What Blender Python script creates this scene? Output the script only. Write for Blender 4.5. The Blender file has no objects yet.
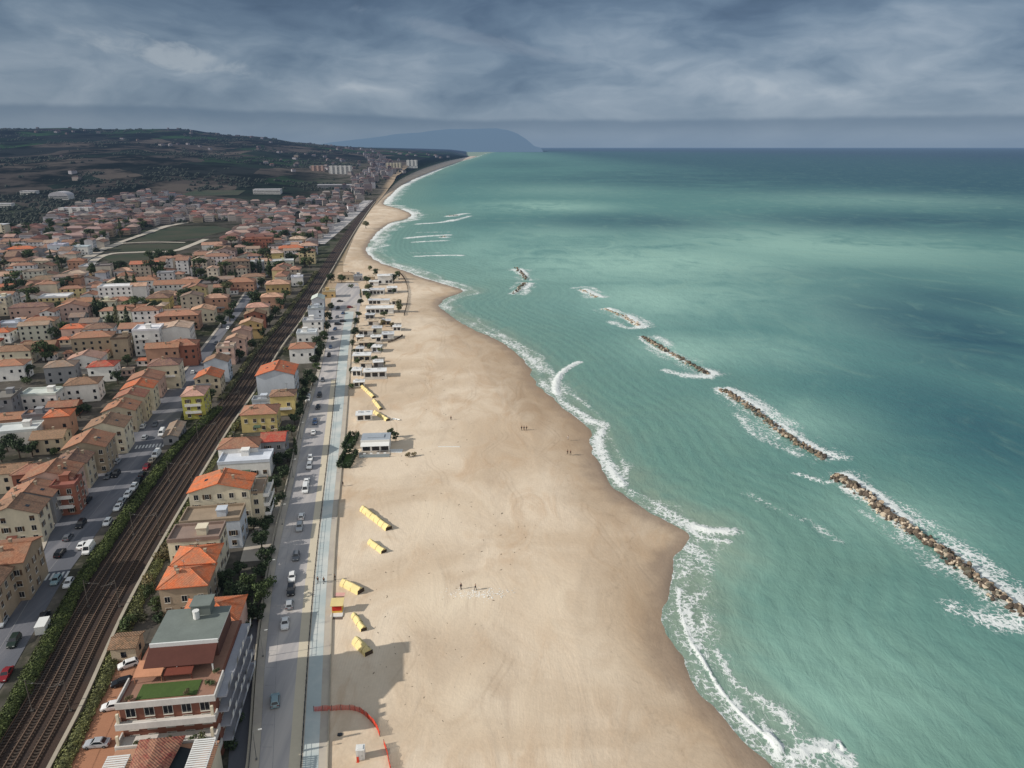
import bpy, math, random
import numpy as np
from mathutils import Vector
R = math.radians
rng = random.Random(11)
scene = bpy.context.scene
C = scene.collection
# ------------------------------------------------------------------ camera model
H, F, PITCH = 105.0, 730.0, R(18.0)
cP, sP = math.cos(PITCH), math.sin(PITCH)
def at(px, py, z=0.0):
    u, v = (px-512)/F, (384-py)/F
    t = (H-z)/(sP-v*cP)
    return (u*t, (cP+v*sP)*t, z)
def proj(x, y, z=0.0):
    Z = y*cP-(z-H)*sP
    return 512+F*x/Z, 384-F*(y*sP+(z-H)*cP)/Z
cam = bpy.data.cameras.new('camera'); co = bpy.data.objects.new('camera', cam); C.objects.link(co)
co.location = (0, 0, H); co.rotation_euler = (R(90)-PITCH, 0, 0)
cam.sensor_width = 36; cam.lens = F/1024*36; cam.clip_start = 1; cam.clip_end = 200000
scene.camera = co
scene.view_settings.view_transform = 'Standard'; scene.view_settings.look = 'None'; scene.view_settings.exposure = 0
scene.render.engine = 'CYCLES'
scene.cycles.use_denoising = True
scene.cycles.max_bounces = 5; scene.cycles.diffuse_bounces = 2; scene.cycles.glossy_bounces = 2
scene.cycles.caustics_reflective = False; scene.cycles.caustics_refractive = False

def lin(r, g, b, k=1.0):
    def f(c):
        c /= 255.0
        return c/12.92 if c <= .04045 else ((c+.055)/1.055)**2.4
    return (f(r)*k, f(g)*k, f(b)*k, 1.0)

# ------------------------------------------------------------------ node helper
class G:
    def __init__(s, nt): s.nt = nt; nt.nodes.clear()
    def n(s, typ, ins=None, **kw):
        nd = s.nt.nodes.new(typ)
        for k, v in kw.items(): setattr(nd, k, v)
        for k, v in (ins or {}).items():
            sk = nd.inputs[k]
            if isinstance(v, bpy.types.NodeSocket): s.nt.links.new(v, sk)
            elif isinstance(v, bpy.types.Node): s.nt.links.new(v.outputs[0], sk)
            else: sk.default_value = v
        return nd
    def m(s, op, a, b=None, c=None, clamp=False):
        nd = s.nt.nodes.new('ShaderNodeMath'); nd.operation = op; nd.use_clamp = clamp
        for i, v in enumerate((a, b, c)):
            if v is None: continue
            if isinstance(v, bpy.types.NodeSocket): s.nt.links.new(v, nd.inputs[i])
            elif isinstance(v, bpy.types.Node): s.nt.links.new(v.outputs[0], nd.inputs[i])
            else: nd.inputs[i].default_value = v
        return nd.outputs[0]
    def mix(s, f, a, b, blend='MIX'):
        nd = s.nt.nodes.new('ShaderNodeMix'); nd.data_type = 'RGBA'; nd.blend_type = blend
        for k, v in ((0, f), (6, a), (7, b)):
            if isinstance(v, bpy.types.NodeSocket): s.nt.links.new(v, nd.inputs[k])
            elif isinstance(v, bpy.types.Node): s.nt.links.new(v.outputs[0], nd.inputs[k])
            else: nd.inputs[k].default_value = v
        return nd.outputs[2]
    def ss(s, v, a, b, lo=0.0, hi=1.0):
        nd = s.n('ShaderNodeMapRange', {0: v, 1: a, 2: b, 3: lo, 4: hi}, interpolation_type='SMOOTHSTEP')
        return nd.outputs[0]
    def noise(s, vec, scale, detail=4, rough=.55, dist=0.0):
        ins = {'Scale': scale, 'Detail': detail, 'Roughness': rough, 'Distortion': dist}
        if vec is not None: ins['Vector'] = vec
        return s.n('ShaderNodeTexNoise', ins).outputs[0]
    def mapv(s, vec, scale=(1, 1, 1), rot=(0, 0, 0), loc=(0, 0, 0)):
        return s.n('ShaderNodeMapping', {0: vec, 1: loc, 2: rot, 3: scale}).outputs[0]
    def attr(s, name): return s.n('ShaderNodeAttribute', attribute_name=name)

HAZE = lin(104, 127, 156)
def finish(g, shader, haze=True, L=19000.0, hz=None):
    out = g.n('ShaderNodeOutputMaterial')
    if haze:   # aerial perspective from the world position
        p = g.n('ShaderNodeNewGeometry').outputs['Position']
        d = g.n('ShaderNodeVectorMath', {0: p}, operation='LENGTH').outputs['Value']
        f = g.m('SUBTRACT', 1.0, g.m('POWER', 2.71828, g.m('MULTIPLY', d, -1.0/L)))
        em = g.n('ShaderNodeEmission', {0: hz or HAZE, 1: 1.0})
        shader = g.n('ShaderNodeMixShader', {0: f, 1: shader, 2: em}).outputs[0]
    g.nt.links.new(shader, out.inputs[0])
MATS = {}
def newmat(name):
    m = bpy.data.materials.new(name); m.use_nodes = True
    m.cycles.emission_sampling = 'NONE'
    MATS[name] = m
    return m, G(m.node_tree)
def surf(name, col, rough=.85, var=.18, scale=.6, col2=None, bump=0.0, bscale=3.0, objcol=False, spec=.3, metal=0.0, coords='Object', fine=.12, haze=True, scale2=None, stretch=None):
    """procedural weathered surface: base colour broken by two noises"""
    m, g = newmat(name)
    tc = g.n('ShaderNodeTexCoord'); 
    vec = tc.outputs['Object'] if coords == 'Object' else g.n('ShaderNodeNewGeometry').outputs['Position']
    oi = g.n('ShaderNodeObjectInfo')
    base = oi.outputs['Color'] if objcol else col
    off = g.n('ShaderNodeVectorMath', {0: vec, 1: oi.outputs['Random']}, operation='ADD').outputs[0] if coords == 'Object' else vec
    off2 = g.mapv(off, stretch) if stretch else off
    n1 = g.noise(off2, scale, 5, .6); n2 = g.noise(off2, scale2 or scale*9, 3, .6)
    if col2 is not None: base = g.mix(g.ss(n1, .42, .62), base, col2)
    k = g.m('ADD', g.m('MULTIPLY_ADD', n1, 2*var, 1-var), g.m('MULTIPLY_ADD', n2, 2*fine, -fine))
    colr = g.mix(1.0, base, g.n('ShaderNodeCombineColor', {0: k, 1: k, 2: k}).outputs[0], 'MULTIPLY')
    ins = {'Base Color': colr, 'Roughness': rough, 'Specular IOR Level': spec, 'Metallic': metal}
    if bump:
        ins['Normal'] = g.n('ShaderNodeBump', {'Strength': bump, 'Distance': .1, 'Height': g.noise(off, bscale, 4)}).outputs[0]
    finish(g, g.n('ShaderNodeBsdfPrincipled', ins).outputs[0], haze)
    return m

# ------------------------------------------------------------------ mesh helpers
class MB:
    def __init__(s): s.v = []; s.f = []; s.mi = []
    def face(s, pts, mi=0):
        b = len(s.v); s.v += [tuple(p) for p in pts]; s.f.append(tuple(range(b, b+len(pts)))); s.mi.append(mi)
    def add(s, vs, fs, mi=0):
        b = len(s.v); s.v += [tuple(p) for p in vs]
        for f in fs: s.f.append(tuple(b+i for i in f)); s.mi.append(mi)
    def box(s, x0, x1, y0, y1, z0, z1, mi=0, top=None):
        v = [(x0,y0,z0),(x1,y0,z0),(x1,y1,z0),(x0,y1,z0),(x0,y0,z1),(x1,y0,z1),(x1,y1,z1),(x0,y1,z1)]
        f = [(0,3,2,1),(4,5,6,7),(0,1,5,4),(1,2,6,5),(2,3,7,6),(3,0,4,7)]
        b = len(s.v); s.v += v
        for k, q in enumerate(f): s.f.append(tuple(b+i for i in q)); s.mi.append(top if (top is not None and k == 1) else mi)
    def tube(s, pts, r, n=6, mi=0, r2=None):
        pts = [Vector(p) for p in pts]; b = len(s.v); N = len(pts)
        for i, p in enumerate(pts):
            d = (pts[min(i+1, N-1)]-pts[max(i-1, 0)]).normalized()
            a = d.cross(Vector((0,0,1)) if abs(d.z) < .9 else Vector((1,0,0))).normalized(); c = d.cross(a)
            rr = r if r2 is None else r+(r2-r)*i/(N-1)
            for k in range(n):
                t = 2*math.pi*k/n; s.v.append(tuple(p+a*(rr*math.cos(t))+c*(rr*math.sin(t))))
        for i in range(N-1):
            for k in range(n):
                s.f.append((b+i*n+k, b+i*n+(k+1)%n, b+(i+1)*n+(k+1)%n, b+(i+1)*n+k)); s.mi.append(mi)
        s.f.append(tuple(b+k for k in range(n))); s.mi.append(mi)
        s.f.append(tuple(b+(N-1)*n+k for k in reversed(range(n)))); s.mi.append(mi)
    def mesh(s, name, mats):
        me = bpy.data.meshes.new(name); me.from_pydata(s.v, [], s.f)
        for m in (mats if isinstance(mats, (list, tuple)) else [mats]): me.materials.append(MATS[m] if isinstance(m, str) else m)
        if any(s.mi): me.polygons.foreach_set('material_index', s.mi)
        me.update(); return me
def link(name, me, parent=None, loc=None, rz=0.0, col=None):
    o = bpy.data.objects.new(name, me); C.objects.link(o)
    if parent is not None: o.parent = parent
    if loc is not None: o.location = loc
    if rz: o.rotation_euler = (0, 0, rz)
    if col is not None: o.color = col
    return o
def obj(name, mb, mats, parent=None, **kw): return link(name, mb.mesh(name, mats), parent, **kw)
def tag(o, label, cat, group=None):
    o['label'] = label; o['category'] = cat
    if group: o['group'] = group
    return o
def struct(o): o['kind'] = 'structure'; return o
def empty(name, loc, rz=0.0): return link(name, None, None, loc, rz)
def dup(root, loc, rz=None):
    r = root.copy(); C.objects.link(r); r.location = loc
    if rz is not None: r.rotation_euler = (0, 0, rz)
    for ch in root.children:
        c = ch.copy(); C.objects.link(c); c.parent = r
        for gch in ch.children:
            d = gch.copy(); C.objects.link(d); d.parent = c
    return r
def npmesh(name, verts, faces, mat, attrs=None, smooth=True):
    me = bpy.data.meshes.new(name)
    nv, nf = len(verts), len(faces)
    me.vertices.add(nv); me.vertices.foreach_set('co', np.asarray(verts, np.float32).ravel())
    me.loops.add(nf*4); me.loops.foreach_set('vertex_index', np.asarray(faces, np.int32).ravel())
    me.polygons.add(nf); me.polygons.foreach_set('loop_start', np.arange(0, nf*4, 4, dtype=np.int32))
    me.polygons.foreach_set('loop_total', np.full(nf, 4, np.int32))
    me.polygons.foreach_set('use_smooth', np.full(nf, smooth, bool))
    me.update(calc_edges=True)
    for k, a in (attrs or {}).items():
        at_ = me.attributes.new(k, 'FLOAT', 'POINT'); at_.data.foreach_set('value', np.asarray(a, np.float32).ravel())
    me.materials.append(MATS[mat]); return me
def gridfaces(nr, nc):
    i = np.arange(nr-1)[:, None]*nc+np.arange(nc-1)[None, :]
    return np.stack([i, i+1, i+nc+1, i+nc], -1).reshape(-1, 4)
# value noise in numpy
_pt = np.random.RandomState(5).rand(256, 256)
def vnoise(x, y):
    xi = np.floor(x).astype(int); yi = np.floor(y).astype(int); fx = x-xi; fy = y-yi
    fx = fx*fx*(3-2*fx); fy = fy*fy*(3-2*fy)
    a = _pt[xi & 255, yi & 255]; b = _pt[(xi+1) & 255, yi & 255]; c = _pt[xi & 255, (yi+1) & 255]; d = _pt[(xi+1) & 255, (yi+1) & 255]
    return (a*(1-fx)+b*fx)*(1-fy)+(c*(1-fx)+d*fx)*fy
def fbm(x, y, o=4):
    s, a, t = 0, 1.0, 0
    for k in range(o): s = s+a*vnoise(x*2**k+17*k, y*2**k+31*k); t += a; a *= .5
    return s/t
def sstep(v, a, b):
    t = np.clip((v-a)/(b-a), 0, 1); return t*t*(3-2*t)
def spline(pts, z=0.0, n=8):
    """pixel polyline -> dense ground polyline (Catmull-Rom), sorted by distance"""
    P = np.array([at(x, y, z)[:2] for x, y in pts])
    return cr(P, n)
def cr(P, n=8):
    Q = np.vstack([2*P[0]-P[1], P, 2*P[-1]-P[-2]]); out = []
    for i in range(1, len(Q)-2):
        # centripetal spacing keeps long far segments from overshooting
        t = np.linspace(0, 1, n, endpoint=False)[:, None]
        d1 = np.linalg.norm(Q[i+1]-Q[i]); d0 = np.linalg.norm(Q[i]-Q[i-1]); d2 = np.linalg.norm(Q[i+2]-Q[i+1])
        m1 = (Q[i+1]-Q[i-1])/(d0+d1)*d1; m2 = (Q[i+2]-Q[i])/(d1+d2)*d1
        out.append((2*t**3-3*t**2+1)*Q[i]+(t**3-2*t**2+t)*m1+(-2*t**3+3*t**2)*Q[i+1]+(t**3-t**2)*m2)
    out.append(Q[-2][None]); return np.vstack(out)
def fx(line):
    o = np.argsort(line[:, 1]); xs, ys = line[o, 0], line[o, 1]
    return lambda y: np.interp(y, ys, xs)
def pldist(X, Y, line):
    """distance to a polyline and the signed side (positive = to the +x side)"""
    best = np.full(X.shape, 1e9)
    A = line[:-1]; B = line[1:]
    for a, b in zip(A, B):
        d = b-a; L2 = max(d@d, 1e-9)
        t = np.clip(((X-a[0])*d[0]+(Y-a[1])*d[1])/L2, 0, 1)
        best = np.minimum(best, np.hypot(X-a[0]-t*d[0], Y-a[1]-t*d[1]))
    return best
def sheet(name, fl, fr, y0, y1, z, mat, n=80, geo=True):
    ys = np.geomspace(y0, y1, n) if geo else np.linspace(y0, y1, n)
    l = np.array([fl(y) for y in ys]); r = np.array([fr(y) for y in ys])
    V = np.stack([np.stack([l, ys, np.full(n, z)], -1), np.stack([r, ys, np.full(n, z)], -1)], 1).reshape(-1, 3)
    return struct(link(name, npmesh(name, V, gridfaces(n, 2), mat, smooth=False)))
def px_sheet(name, pts, z, mat, kind='structure'):
    mb = MB(); mb.face([at(x, y, z) for x, y in pts]); o = obj(name, mb, mat)
    o['kind'] = kind; return o
def ribbon(name, line, w, z, mat):
    """flat strip along a ground polyline"""
    n = len(line); T = np.gradient(line, axis=0); T /= np.linalg.norm(T, axis=1)[:, None]
    N = np.stack([-T[:, 1], T[:, 0]], -1)*w/2
    V = np.stack([np.c_[line+N, np.full(n, z)], np.c_[line-N, np.full(n, z)]], 1).reshape(-1, 3)
    return struct(link(name, npmesh(name, V, gridfaces(n, 2), mat, smooth=False)))

# ------------------------------------------------------------------ light and sky
SUN_EL, SUN_AZ = R(26.5), R(15.5)     # azimuth of the travelling light, from +x towards +y
ld = Vector((math.cos(SUN_EL)*math.cos(SUN_AZ), math.cos(SUN_EL)*math.sin(SUN_AZ), -math.sin(SUN_EL)))
sl = bpy.data.lights.new('sun', 'SUN'); sl.energy = 5.0; sl.angle = R(.55); sl.color = (1.0, .94, .86)
so = bpy.data.objects.new('sun', sl); C.objects.link(so); so.rotation_euler = ld.to_track_quat('-Z', 'Y').to_euler()
w = bpy.data.worlds.new('World'); scene.world = w; w.use_nodes = True
g = G(w.node_tree)
sky = g.n('ShaderNodeTexSky', sky_type='NISHITA', sun_disc=False)
sky.sun_elevation = SUN_EL; sky.sun_rotation = math.atan2(-ld.x, -ld.y)
bg1 = g.n('ShaderNodeBackground', {0: sky.outputs[0], 1: .07})
dirv = g.n('ShaderNodeTexCoord').outputs['Generated']
sx = g.n('ShaderNodeSeparateXYZ', {0: dirv}); dx_, dz_ = sx.outputs[0], sx.outputs[2]
# broken cloud deck: billowing masses flattened towards the horizon
def stops(r, L):
    while len(r.elements) > 1: r.elements.remove(r.elements[-1])
    r.elements[0].position = L[0][0]; r.elements[0].color = L[0][1]
    for p_, c_ in L[1:]:
        e = r.elements.new(p_); e.color = c_
wd = g.n('ShaderNodeTexNoise', {'Vector': g.mapv(dirv, (3, 3, 9)), 'Scale': 1.6, 'Detail': 3}).outputs[1]
wdir = g.n('ShaderNodeVectorMath', {0: g.mapv(dirv, (4.4, 4.4, 12.5)), 1: g.n('ShaderNodeVectorMath', {0: wd, 3: .9}, operation='SCALE').outputs[0]}, operation='ADD').outputs[0]
nA = g.noise(wdir, 1.5, 10, .53); nB = g.noise(wdir, .45, 4, .5); nC = g.noise(g.mapv(wdir, (2.2, 2.2, 1.8), loc=(1, 7, 2)), 1.5, 8, .62)
cl = g.m('ADD', g.m('MULTIPLY', nA, .62), g.m('MULTIPLY', nB, .38))
bias = g.n('ShaderNodeValToRGB', {0: g.m('MULTIPLY', dz_, 2.5)})
stops(bias.color_ramp, [(0, (.62,)*3+(1,)), (.12, (.63,)*3+(1,)), (.2, (.61,)*3+(1,)), (.29, (.55,)*3+(1,)), (.36, (.47,)*3+(1,)), (.43, (.36,)*3+(1,)), (.55, (.44,)*3+(1,)), (.75, (.52,)*3+(1,)), (1, (.62,)*3+(1,))])
cv = g.m('ADD', g.m('MULTIPLY', g.m('SUBTRACT', cl, .5), g.ss(dz_, .02, .075, .35, 1.3)), bias.outputs[0])
ramp = g.n('ShaderNodeValToRGB', {0: cv})
stops(ramp.color_ramp, [(.22, lin(70, 90, 114)), (.36, lin(88, 109, 134)), (.48, lin(106, 127, 150)), (.58, lin(126, 145, 165)), (.7, lin(152, 167, 183)), (.85, lin(190, 199, 208)), (1, lin(228, 233, 238))])
col = ramp.outputs[0]
# the torn bright gap in the cloud over the hills
def spot(cx, cz, rx, rz, nz):
    a = g.m('POWER', g.m('DIVIDE', g.m('SUBTRACT', dx_, cx), rx), 2.0); b = g.m('POWER', g.m('DIVIDE', g.m('ADD', g.m('SUBTRACT', dz_, cz), g.m('MULTIPLY', g.m('SUBTRACT', dx_, cx), .2)), rz), 2.0)
    return g.m('MULTIPLY', g.ss(g.m('ADD', g.m('ADD', a, b), g.m('MULTIPLY_ADD', nz, 5.0, -2.5)), 1.3, -.1), g.ss(dx_, 3, 2))
fwd = g.ss(sx.outputs[1], .2, .5)
col = g.mix(g.m('MULTIPLY', g.m('MULTIPLY', spot(-.385, .1, .085, .015, nC), .8), fwd), col, lin(172, 183, 194))
col = g.mix(g.m('MULTIPLY', g.m('MULTIPLY', spot(-.03, .125, .13, .010, nC), .3), fwd), col, lin(150, 162, 178))
# long low cloud bank above the horizon with a crisp upper edge, fading down into sea mist
edge = g.m('ADD', .0335, g.m('MULTIPLY_ADD', g.noise(g.mapv(dirv, (10, 10, 0)), 1.0, 4), .012, -.006))
edge = g.m('ADD', edge, g.ss(dx_, -.05, -.4, 0.0, .012))
rel = g.m('SUBTRACT', edge, dz_)
bank = g.m('MULTIPLY', g.m('MULTIPLY', g.ss(rel, -.003, .004), .6), g.ss(rel, .024, .003, .25, 1.0))
col = g.mix(bank, col, lin(93, 117, 143))
mist = g.ss(dz_, .03, .0); col = g.mix(g.m('MULTIPLY', mist, .5), col, lin(118, 141, 167))
dim = g.ss(dx_, .25, -.55, 1.0, .86); col = g.mix(1.0, col, g.n('ShaderNodeCombineColor', {0: dim, 1: dim, 2: dim}).outputs[0], 'MULTIPLY')
south = g.m('MULTIPLY', g.ss(sx.outputs[1], .15, -.55), g.ss(dz_, .0, .12))   # brighter sky added behind the viewer to light the facades facing it
col = g.mix(g.m('MULTIPLY', south, .6), col, lin(250, 246, 240, 1.2))
bg2 = g.n('ShaderNodeBackground', {0: col, 1: 1.0})
mx = g.n('ShaderNodeMixShader', {0: .93, 1: bg1.outputs[0], 2: bg2.outputs[0]})
g.nt.links.new(mx.outputs[0], g.n('ShaderNodeOutputWorld').inputs[0])

# ------------------------------------------------------------------ layout lines
SEA = -1.2
coast_px = [(790,800),(772,768),(748,742),(722,714),(702,692),(685,668),(673,640),(667,610),(668,582),(676,560),(689,545),(691,533),(670,521),(640,506),(614,488),(599,465),(592,442),(584,425),(560,405),(538,385),(524,362),(505,345),(480,332),(456,319),(441,308),(443,300),(463,291.5),(461,289),(430,280),(405,271),(380,262),(367,252),(371,240),(379,231),(391,223),(407,218.5),(411,214),(400,209),(384,204),(391,195),(401,186),(420,176.5),(440,168.5),(460,161.5),(474,157.5),(484,154),(490,152.5)]
coast = spline(coast_px, SEA, 7)
fcoast = fx(coast)
back_px = [(327,800),(327,766),(334,560),(341,473),(345,432),(349,380),(352,342),(356,312),(352,296),(345,278),(344,262),(352,240),(362,222),(377,203),(388,191),(402,178.5),(425,168),(450,160.5),(468,156.8),(480,153.5),(486,152.3)]
fback = fx(spline(back_px, 0, 5))
wall_px = [(35,800),(52,766),(82,708),(120,623),(142,580),(175,521),(210,462),(232,426),(254,394),(281,349),(302,320),(330,274),(345,248),(359,225),(376,201),(395,180),(420,166.5),(445,159.5)]
wall_l = spline(wall_px, 0, 6); fwall = fx(wall_l)
L_px = [(253,800),(259,766),(266,650),(277,560),(295,476),(306,421),(315,391),(325,351),(332,307),(337,282)]
B_px = [(299,800),(301,766),(309,642),(316,560),(322,506),(329,446),(333,410),(338,358),(342,332),(347,296)]
P_px = [(327,800),(327,766),(334,560),(341,473),(345,432),(349,380),(352,342),(357,306),(359,292)]
fL, fB, fP = (fx(spline(q, 0, 5)) for q in (L_px, B_px, P_px))
hedge_px = [(-75,830),(-40,775),(10,698),(42,642),(72,587),(95,553),(120,517),(145,483),(163,459),(179,441)]
hedge_l = spline(hedge_px, 0, 6); fhedge = fx(hedge_l)

# ------------------------------------------------------------------ setting materials
# sand
m, g = newmat('sand')
p = g.n('ShaderNodeNewGeometry').outputs['Position']; sd = g.attr('sd').outputs['Fac']
n1 = g.noise(p, .022, 6, .6, .8); n2 = g.noise(g.mapv(p, (1, .45, 1)), .09, 5, .6, 1.2); n3 = g.noise(p, 1.1, 4, .65)
c = g.mix(g.ss(n1, .36, .66), lin(202, 181, 155, .88), lin(218, 201, 178, .94))
c = g.mix(g.m('MULTIPLY', g.ss(n2, .46, .68), .5), c, lin(198, 168, 136, .84))
c = g.mix(g.m('MULTIPLY', g.ss(g.noise(g.mapv(p, (1, .4, 1), loc=(40, 9, 0)), .05, 5, .6, 1), .48, .74), .34), c, lin(170, 150, 130, .82))
# damp sand towards the water, its edge scalloped
sdn = g.m('ADD', sd, g.m('MULTIPLY_ADD', g.noise(p, .06, 4, .6), 22.0, -11.0))
c = g.mix(g.m('MULTIPLY', g.ss(sdn, 22, 7), .5), c, lin(182, 158, 130, .8))
sdw = g.m('ADD', sd, g.m('MULTIPLY_ADD', g.noise(p, .11, 4, .6), 12.0, -6.0))
wet = g.ss(sdw, 9.0, 1.5)
c = g.mix(g.m('MULTIPLY', wet, .72), c, lin(150, 130, 112, .76))
c = g.mix(g.m('MULTIPLY', g.ss(sd, 2.5, -1.0), .6), c, lin(124, 110, 98, .7))
k = g.m('ADD', g.m('MULTIPLY_ADD', n3, .22, .83), g.m('MULTIPLY', g.noise(p, .32, 5, .7), .14)); c = g.mix(1.0, c, g.n('ShaderNodeCombineColor', {0: k, 1: k, 2: k}).outputs[0], 'MULTIPLY')
dp = g.attr('damp').outputs['Fac']; off_ = g.attr('inland').outputs['Fac']
c = g.mix(g.m('MULTIPLY', dp, g.ss(g.m('ADD', g.m('MULTIPLY', n1, .5), g.m('MULTIPLY', n2, .5)), .3, .6, .25, .8)), c, lin(168, 142, 114, .82))
pl = g.attr('blown').outputs['Fac']; c = g.mix(g.m('MULTIPLY', pl, g.ss(n2, .35, .6)), c, lin(222, 206, 182, .95))
# tyre tracks driven along the beach and a broken wrack line
dd = g.m('ADD', off_, g.m('MULTIPLY_ADD', g.noise(g.mapv(p, (.2, 1, 1)), .016, 2), 46.0, -23.0))
md = g.m('ABSOLUTE', g.m('SUBTRACT', g.m('MODULO', g.m('ADD', dd, 100.0), 21.0), 9.0)); tk = g.ss(g.m('ABSOLUTE', g.m('SUBTRACT', md, .95)), .5, .15)
c = g.mix(g.m('MULTIPLY', g.m('MULTIPLY', tk, g.ss(g.noise(p, .03, 3), .46, .58)), .13), c, lin(140, 118, 96, .8))
wl = g.m('ABSOLUTE', g.m('SUBTRACT', g.m('ADD', sd, g.m('MULTIPLY_ADD', g.noise(p, .07, 4), 14.0, -7.0)), 13.0))
c = g.mix(g.m('MULTIPLY', g.m('MULTIPLY', g.ss(wl, .7, .1), g.ss(g.noise(p, .5, 4, .7), .45, .65)), .16), c, lin(92, 76, 60, .7))
# raked vehicle tracks along the beach
wv = g.n('ShaderNodeTexWave', {'Vector': g.mapv(p, (1, .12, 1), rot=(0, 0, -.12)), 'Scale': .55, 'Distortion': 5.0, 'Detail': 4, 'Detail Scale': .35}).outputs[1]
tr = g.m('MULTIPLY', g.ss(wv, .8, 1.0), g.m('MULTIPLY', g.ss(n1, .45, .6), .1))
c = g.mix(tr, c, lin(150, 130, 105, .8))
hgt = g.m('ADD', g.m('MULTIPLY', n3, .35), g.m('MULTIPLY', n2, 1.2))
bp = g.n('ShaderNodeBump', {'Strength': .5, 'Distance': .35, 'Height': hgt})
bs = g.n('ShaderNodeBsdfPrincipled', {'Base Color': c, 'Roughness': g.m('MULTIPLY_ADD', wet, -.35, .95), 'Specular IOR Level': .25, 'Normal': bp})
finish(g, bs.outputs[0])

# sea
m, g = newmat('sea_water')
p = g.n('ShaderNodeNewGeometry').outputs['Position']; sd = g.attr('sd').outputs['Fac']
fo = g.attr('foam').outputs['Fac']; lt = g.attr('pale').outputs['Fac']; dk = g.attr('deep').outputs['Fac']
big = g.noise(g.mapv(p, (1, 1.0, 1)), .0042, 6, .6, 1.4); mid = g.noise(g.mapv(p, (1.2, .7, 1), rot=(0, 0, .5)), .022, 6, .62, 1.8)
c = g.mix(g.ss(g.m('ADD', sd, g.m('MULTIPLY_ADD', mid, 120.0, -60.0)), 0, 150), lin(116, 154, 141, .77), lin(91, 142, 138, .73))
c = g.mix(g.ss(g.m('ADD', sd, g.m('MULTIPLY_ADD', big, 700.0, -350.0)), 420, 1700), c, lin(46, 100, 116, .6))
c = g.mix(g.ss(sd, 1500, 7000), c, lin(40, 80, 108, .66))
c = g.mix(g.m('MULTIPLY', lt, g.ss(g.m('ADD', g.m('MULTIPLY', big, .6), g.m('MULTIPLY', mid, .4)), .26, .56)), c, lin(158, 196, 180, .9))
c = g.mix(g.m('MULTIPLY', dk, g.ss(g.m('ADD', g.m('MULTIPLY', big, .7), g.m('MULTIPLY', mid, .3)), .25, .55)), c, lin(36, 92, 110, .62))
c = g.mix(g.m('MULTIPLY', g.ss(mid, .5, .72), .25), c, lin(140, 176, 158, .8))
# stirred sand just off the beach
c = g.mix(g.m('MULTIPLY', g.ss(g.m('ADD', sd, g.m('MULTIPLY_ADD', mid, 26.0, -13.0)), 24, 2), .45), c, lin(158, 160, 138, .82))
# swell ridges bending round the bay
sw = g.n('ShaderNodeTexWave', {'Vector': g.n('ShaderNodeCombineXYZ', {0: sd, 1: g.m('MULTIPLY', g.noise(p, .03, 3), 14.0), 2: 0.0}), 'Scale': .05, 'Distortion': 9.0, 'Detail': 4, 'Detail Scale': .6}).outputs[1]
c = g.mix(g.m('MULTIPLY', g.m('MULTIPLY', sw, .16), g.m('MULTIPLY', g.ss(sd, 150, 30), g.ss(mid, .4, .6))), c, lin(82, 132, 128, .78))
# foam: lacy net, torn by noise, driven by the painted-in surf lines of the mesh
warp = g.n('ShaderNodeVectorMath', {0: p, 1: g.n('ShaderNodeVectorMath', {0: g.n('ShaderNodeTexNoise', {'Vector': p, 'Scale': .45, 'Detail': 4}).outputs[1], 3: 2.2}, operation='SCALE').outputs[0]}, operation='ADD').outputs[0]
vo = g.n('ShaderNodeTexVoronoi', {'Vector': warp, 'Scale': .62}, feature='DISTANCE_TO_EDGE').outputs[0]
vo2 = g.n('ShaderNodeTexVoronoi', {'Vector': warp, 'Scale': 1.7}, feature='DISTANCE_TO_EDGE').outputs[0]
lace = g.m('ADD', g.ss(vo, .26, .0), g.m('MULTIPLY', g.ss(vo2, .3, .0), .6))
fn = g.noise(p, .55, 6, .68, .5); fn2 = g.noise(g.mapv(p, (1.0, .5, 1), rot=(0, 0, .6)), .11, 5, .6)
nn = g.ss(g.m('ADD', g.m('ADD', g.m('MULTIPLY', fn, .5), g.m('MULTIPLY', fn2, .3)), g.m('MULTIPLY', lace, .11)), .3, .64)
cov = g.m('MINIMUM', fo, 1.15)
foam = g.m('MULTIPLY', g.m('MULTIPLY', g.ss(g.m('ADD', nn, g.m('MULTIPLY_ADD', cov, 1.05, -1.0)), .02, .5), g.ss(fo, .05, .3)), .84)
# whitecaps and wind streaks far out
wc = g.m('MULTIPLY', g.ss(g.noise(g.mapv(p, (.45, 1.5, 1)), .09, 5, .7), .72, .8), g.m('MULTIPLY', g.ss(sd, 900, 80), .3))
foam = g.m('MAXIMUM', foam, wc)
c = g.mix(foam, c, lin(236, 238, 236, .88))
w1 = g.noise(g.mapv(p, (1.0, .45, 1), rot=(0, 0, .9)), .35, 5, .62, .4); w2 = g.noise(g.mapv(p, (.6, 1.5, 1)), 1.3, 3, .6); w3 = g.noise(g.mapv(p, (.5, 1.2, 1), rot=(0, 0, .5)), .06, 3, .6)
hg = g.m('ADD', g.m('ADD', g.m('MULTIPLY', w1, 1.0), g.m('MULTIPLY', w2, .14)), g.m('ADD', g.m('MULTIPLY', w3, 2.4), g.m('MULTIPLY', g.m('MULTIPLY', sw, .22), g.ss(sd, 150, 30))))
hg = g.m('ADD', hg, g.m('MULTIPLY', foam, .35))
bp = g.n('ShaderNodeBump', {'Strength': .45, 'Distance': .8, 'Height': hg})
dif = g.n('ShaderNodeBsdfDiffuse', {0: c, 'Normal': bp})
gl = g.n('ShaderNodeBsdfGlossy', {0: (1, 1, 1, 1), 1: .32, 'Normal': bp})
fr = g.n('ShaderNodeFresnel', {0: 1.33, 'Normal': bp}).outputs[0]
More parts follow.
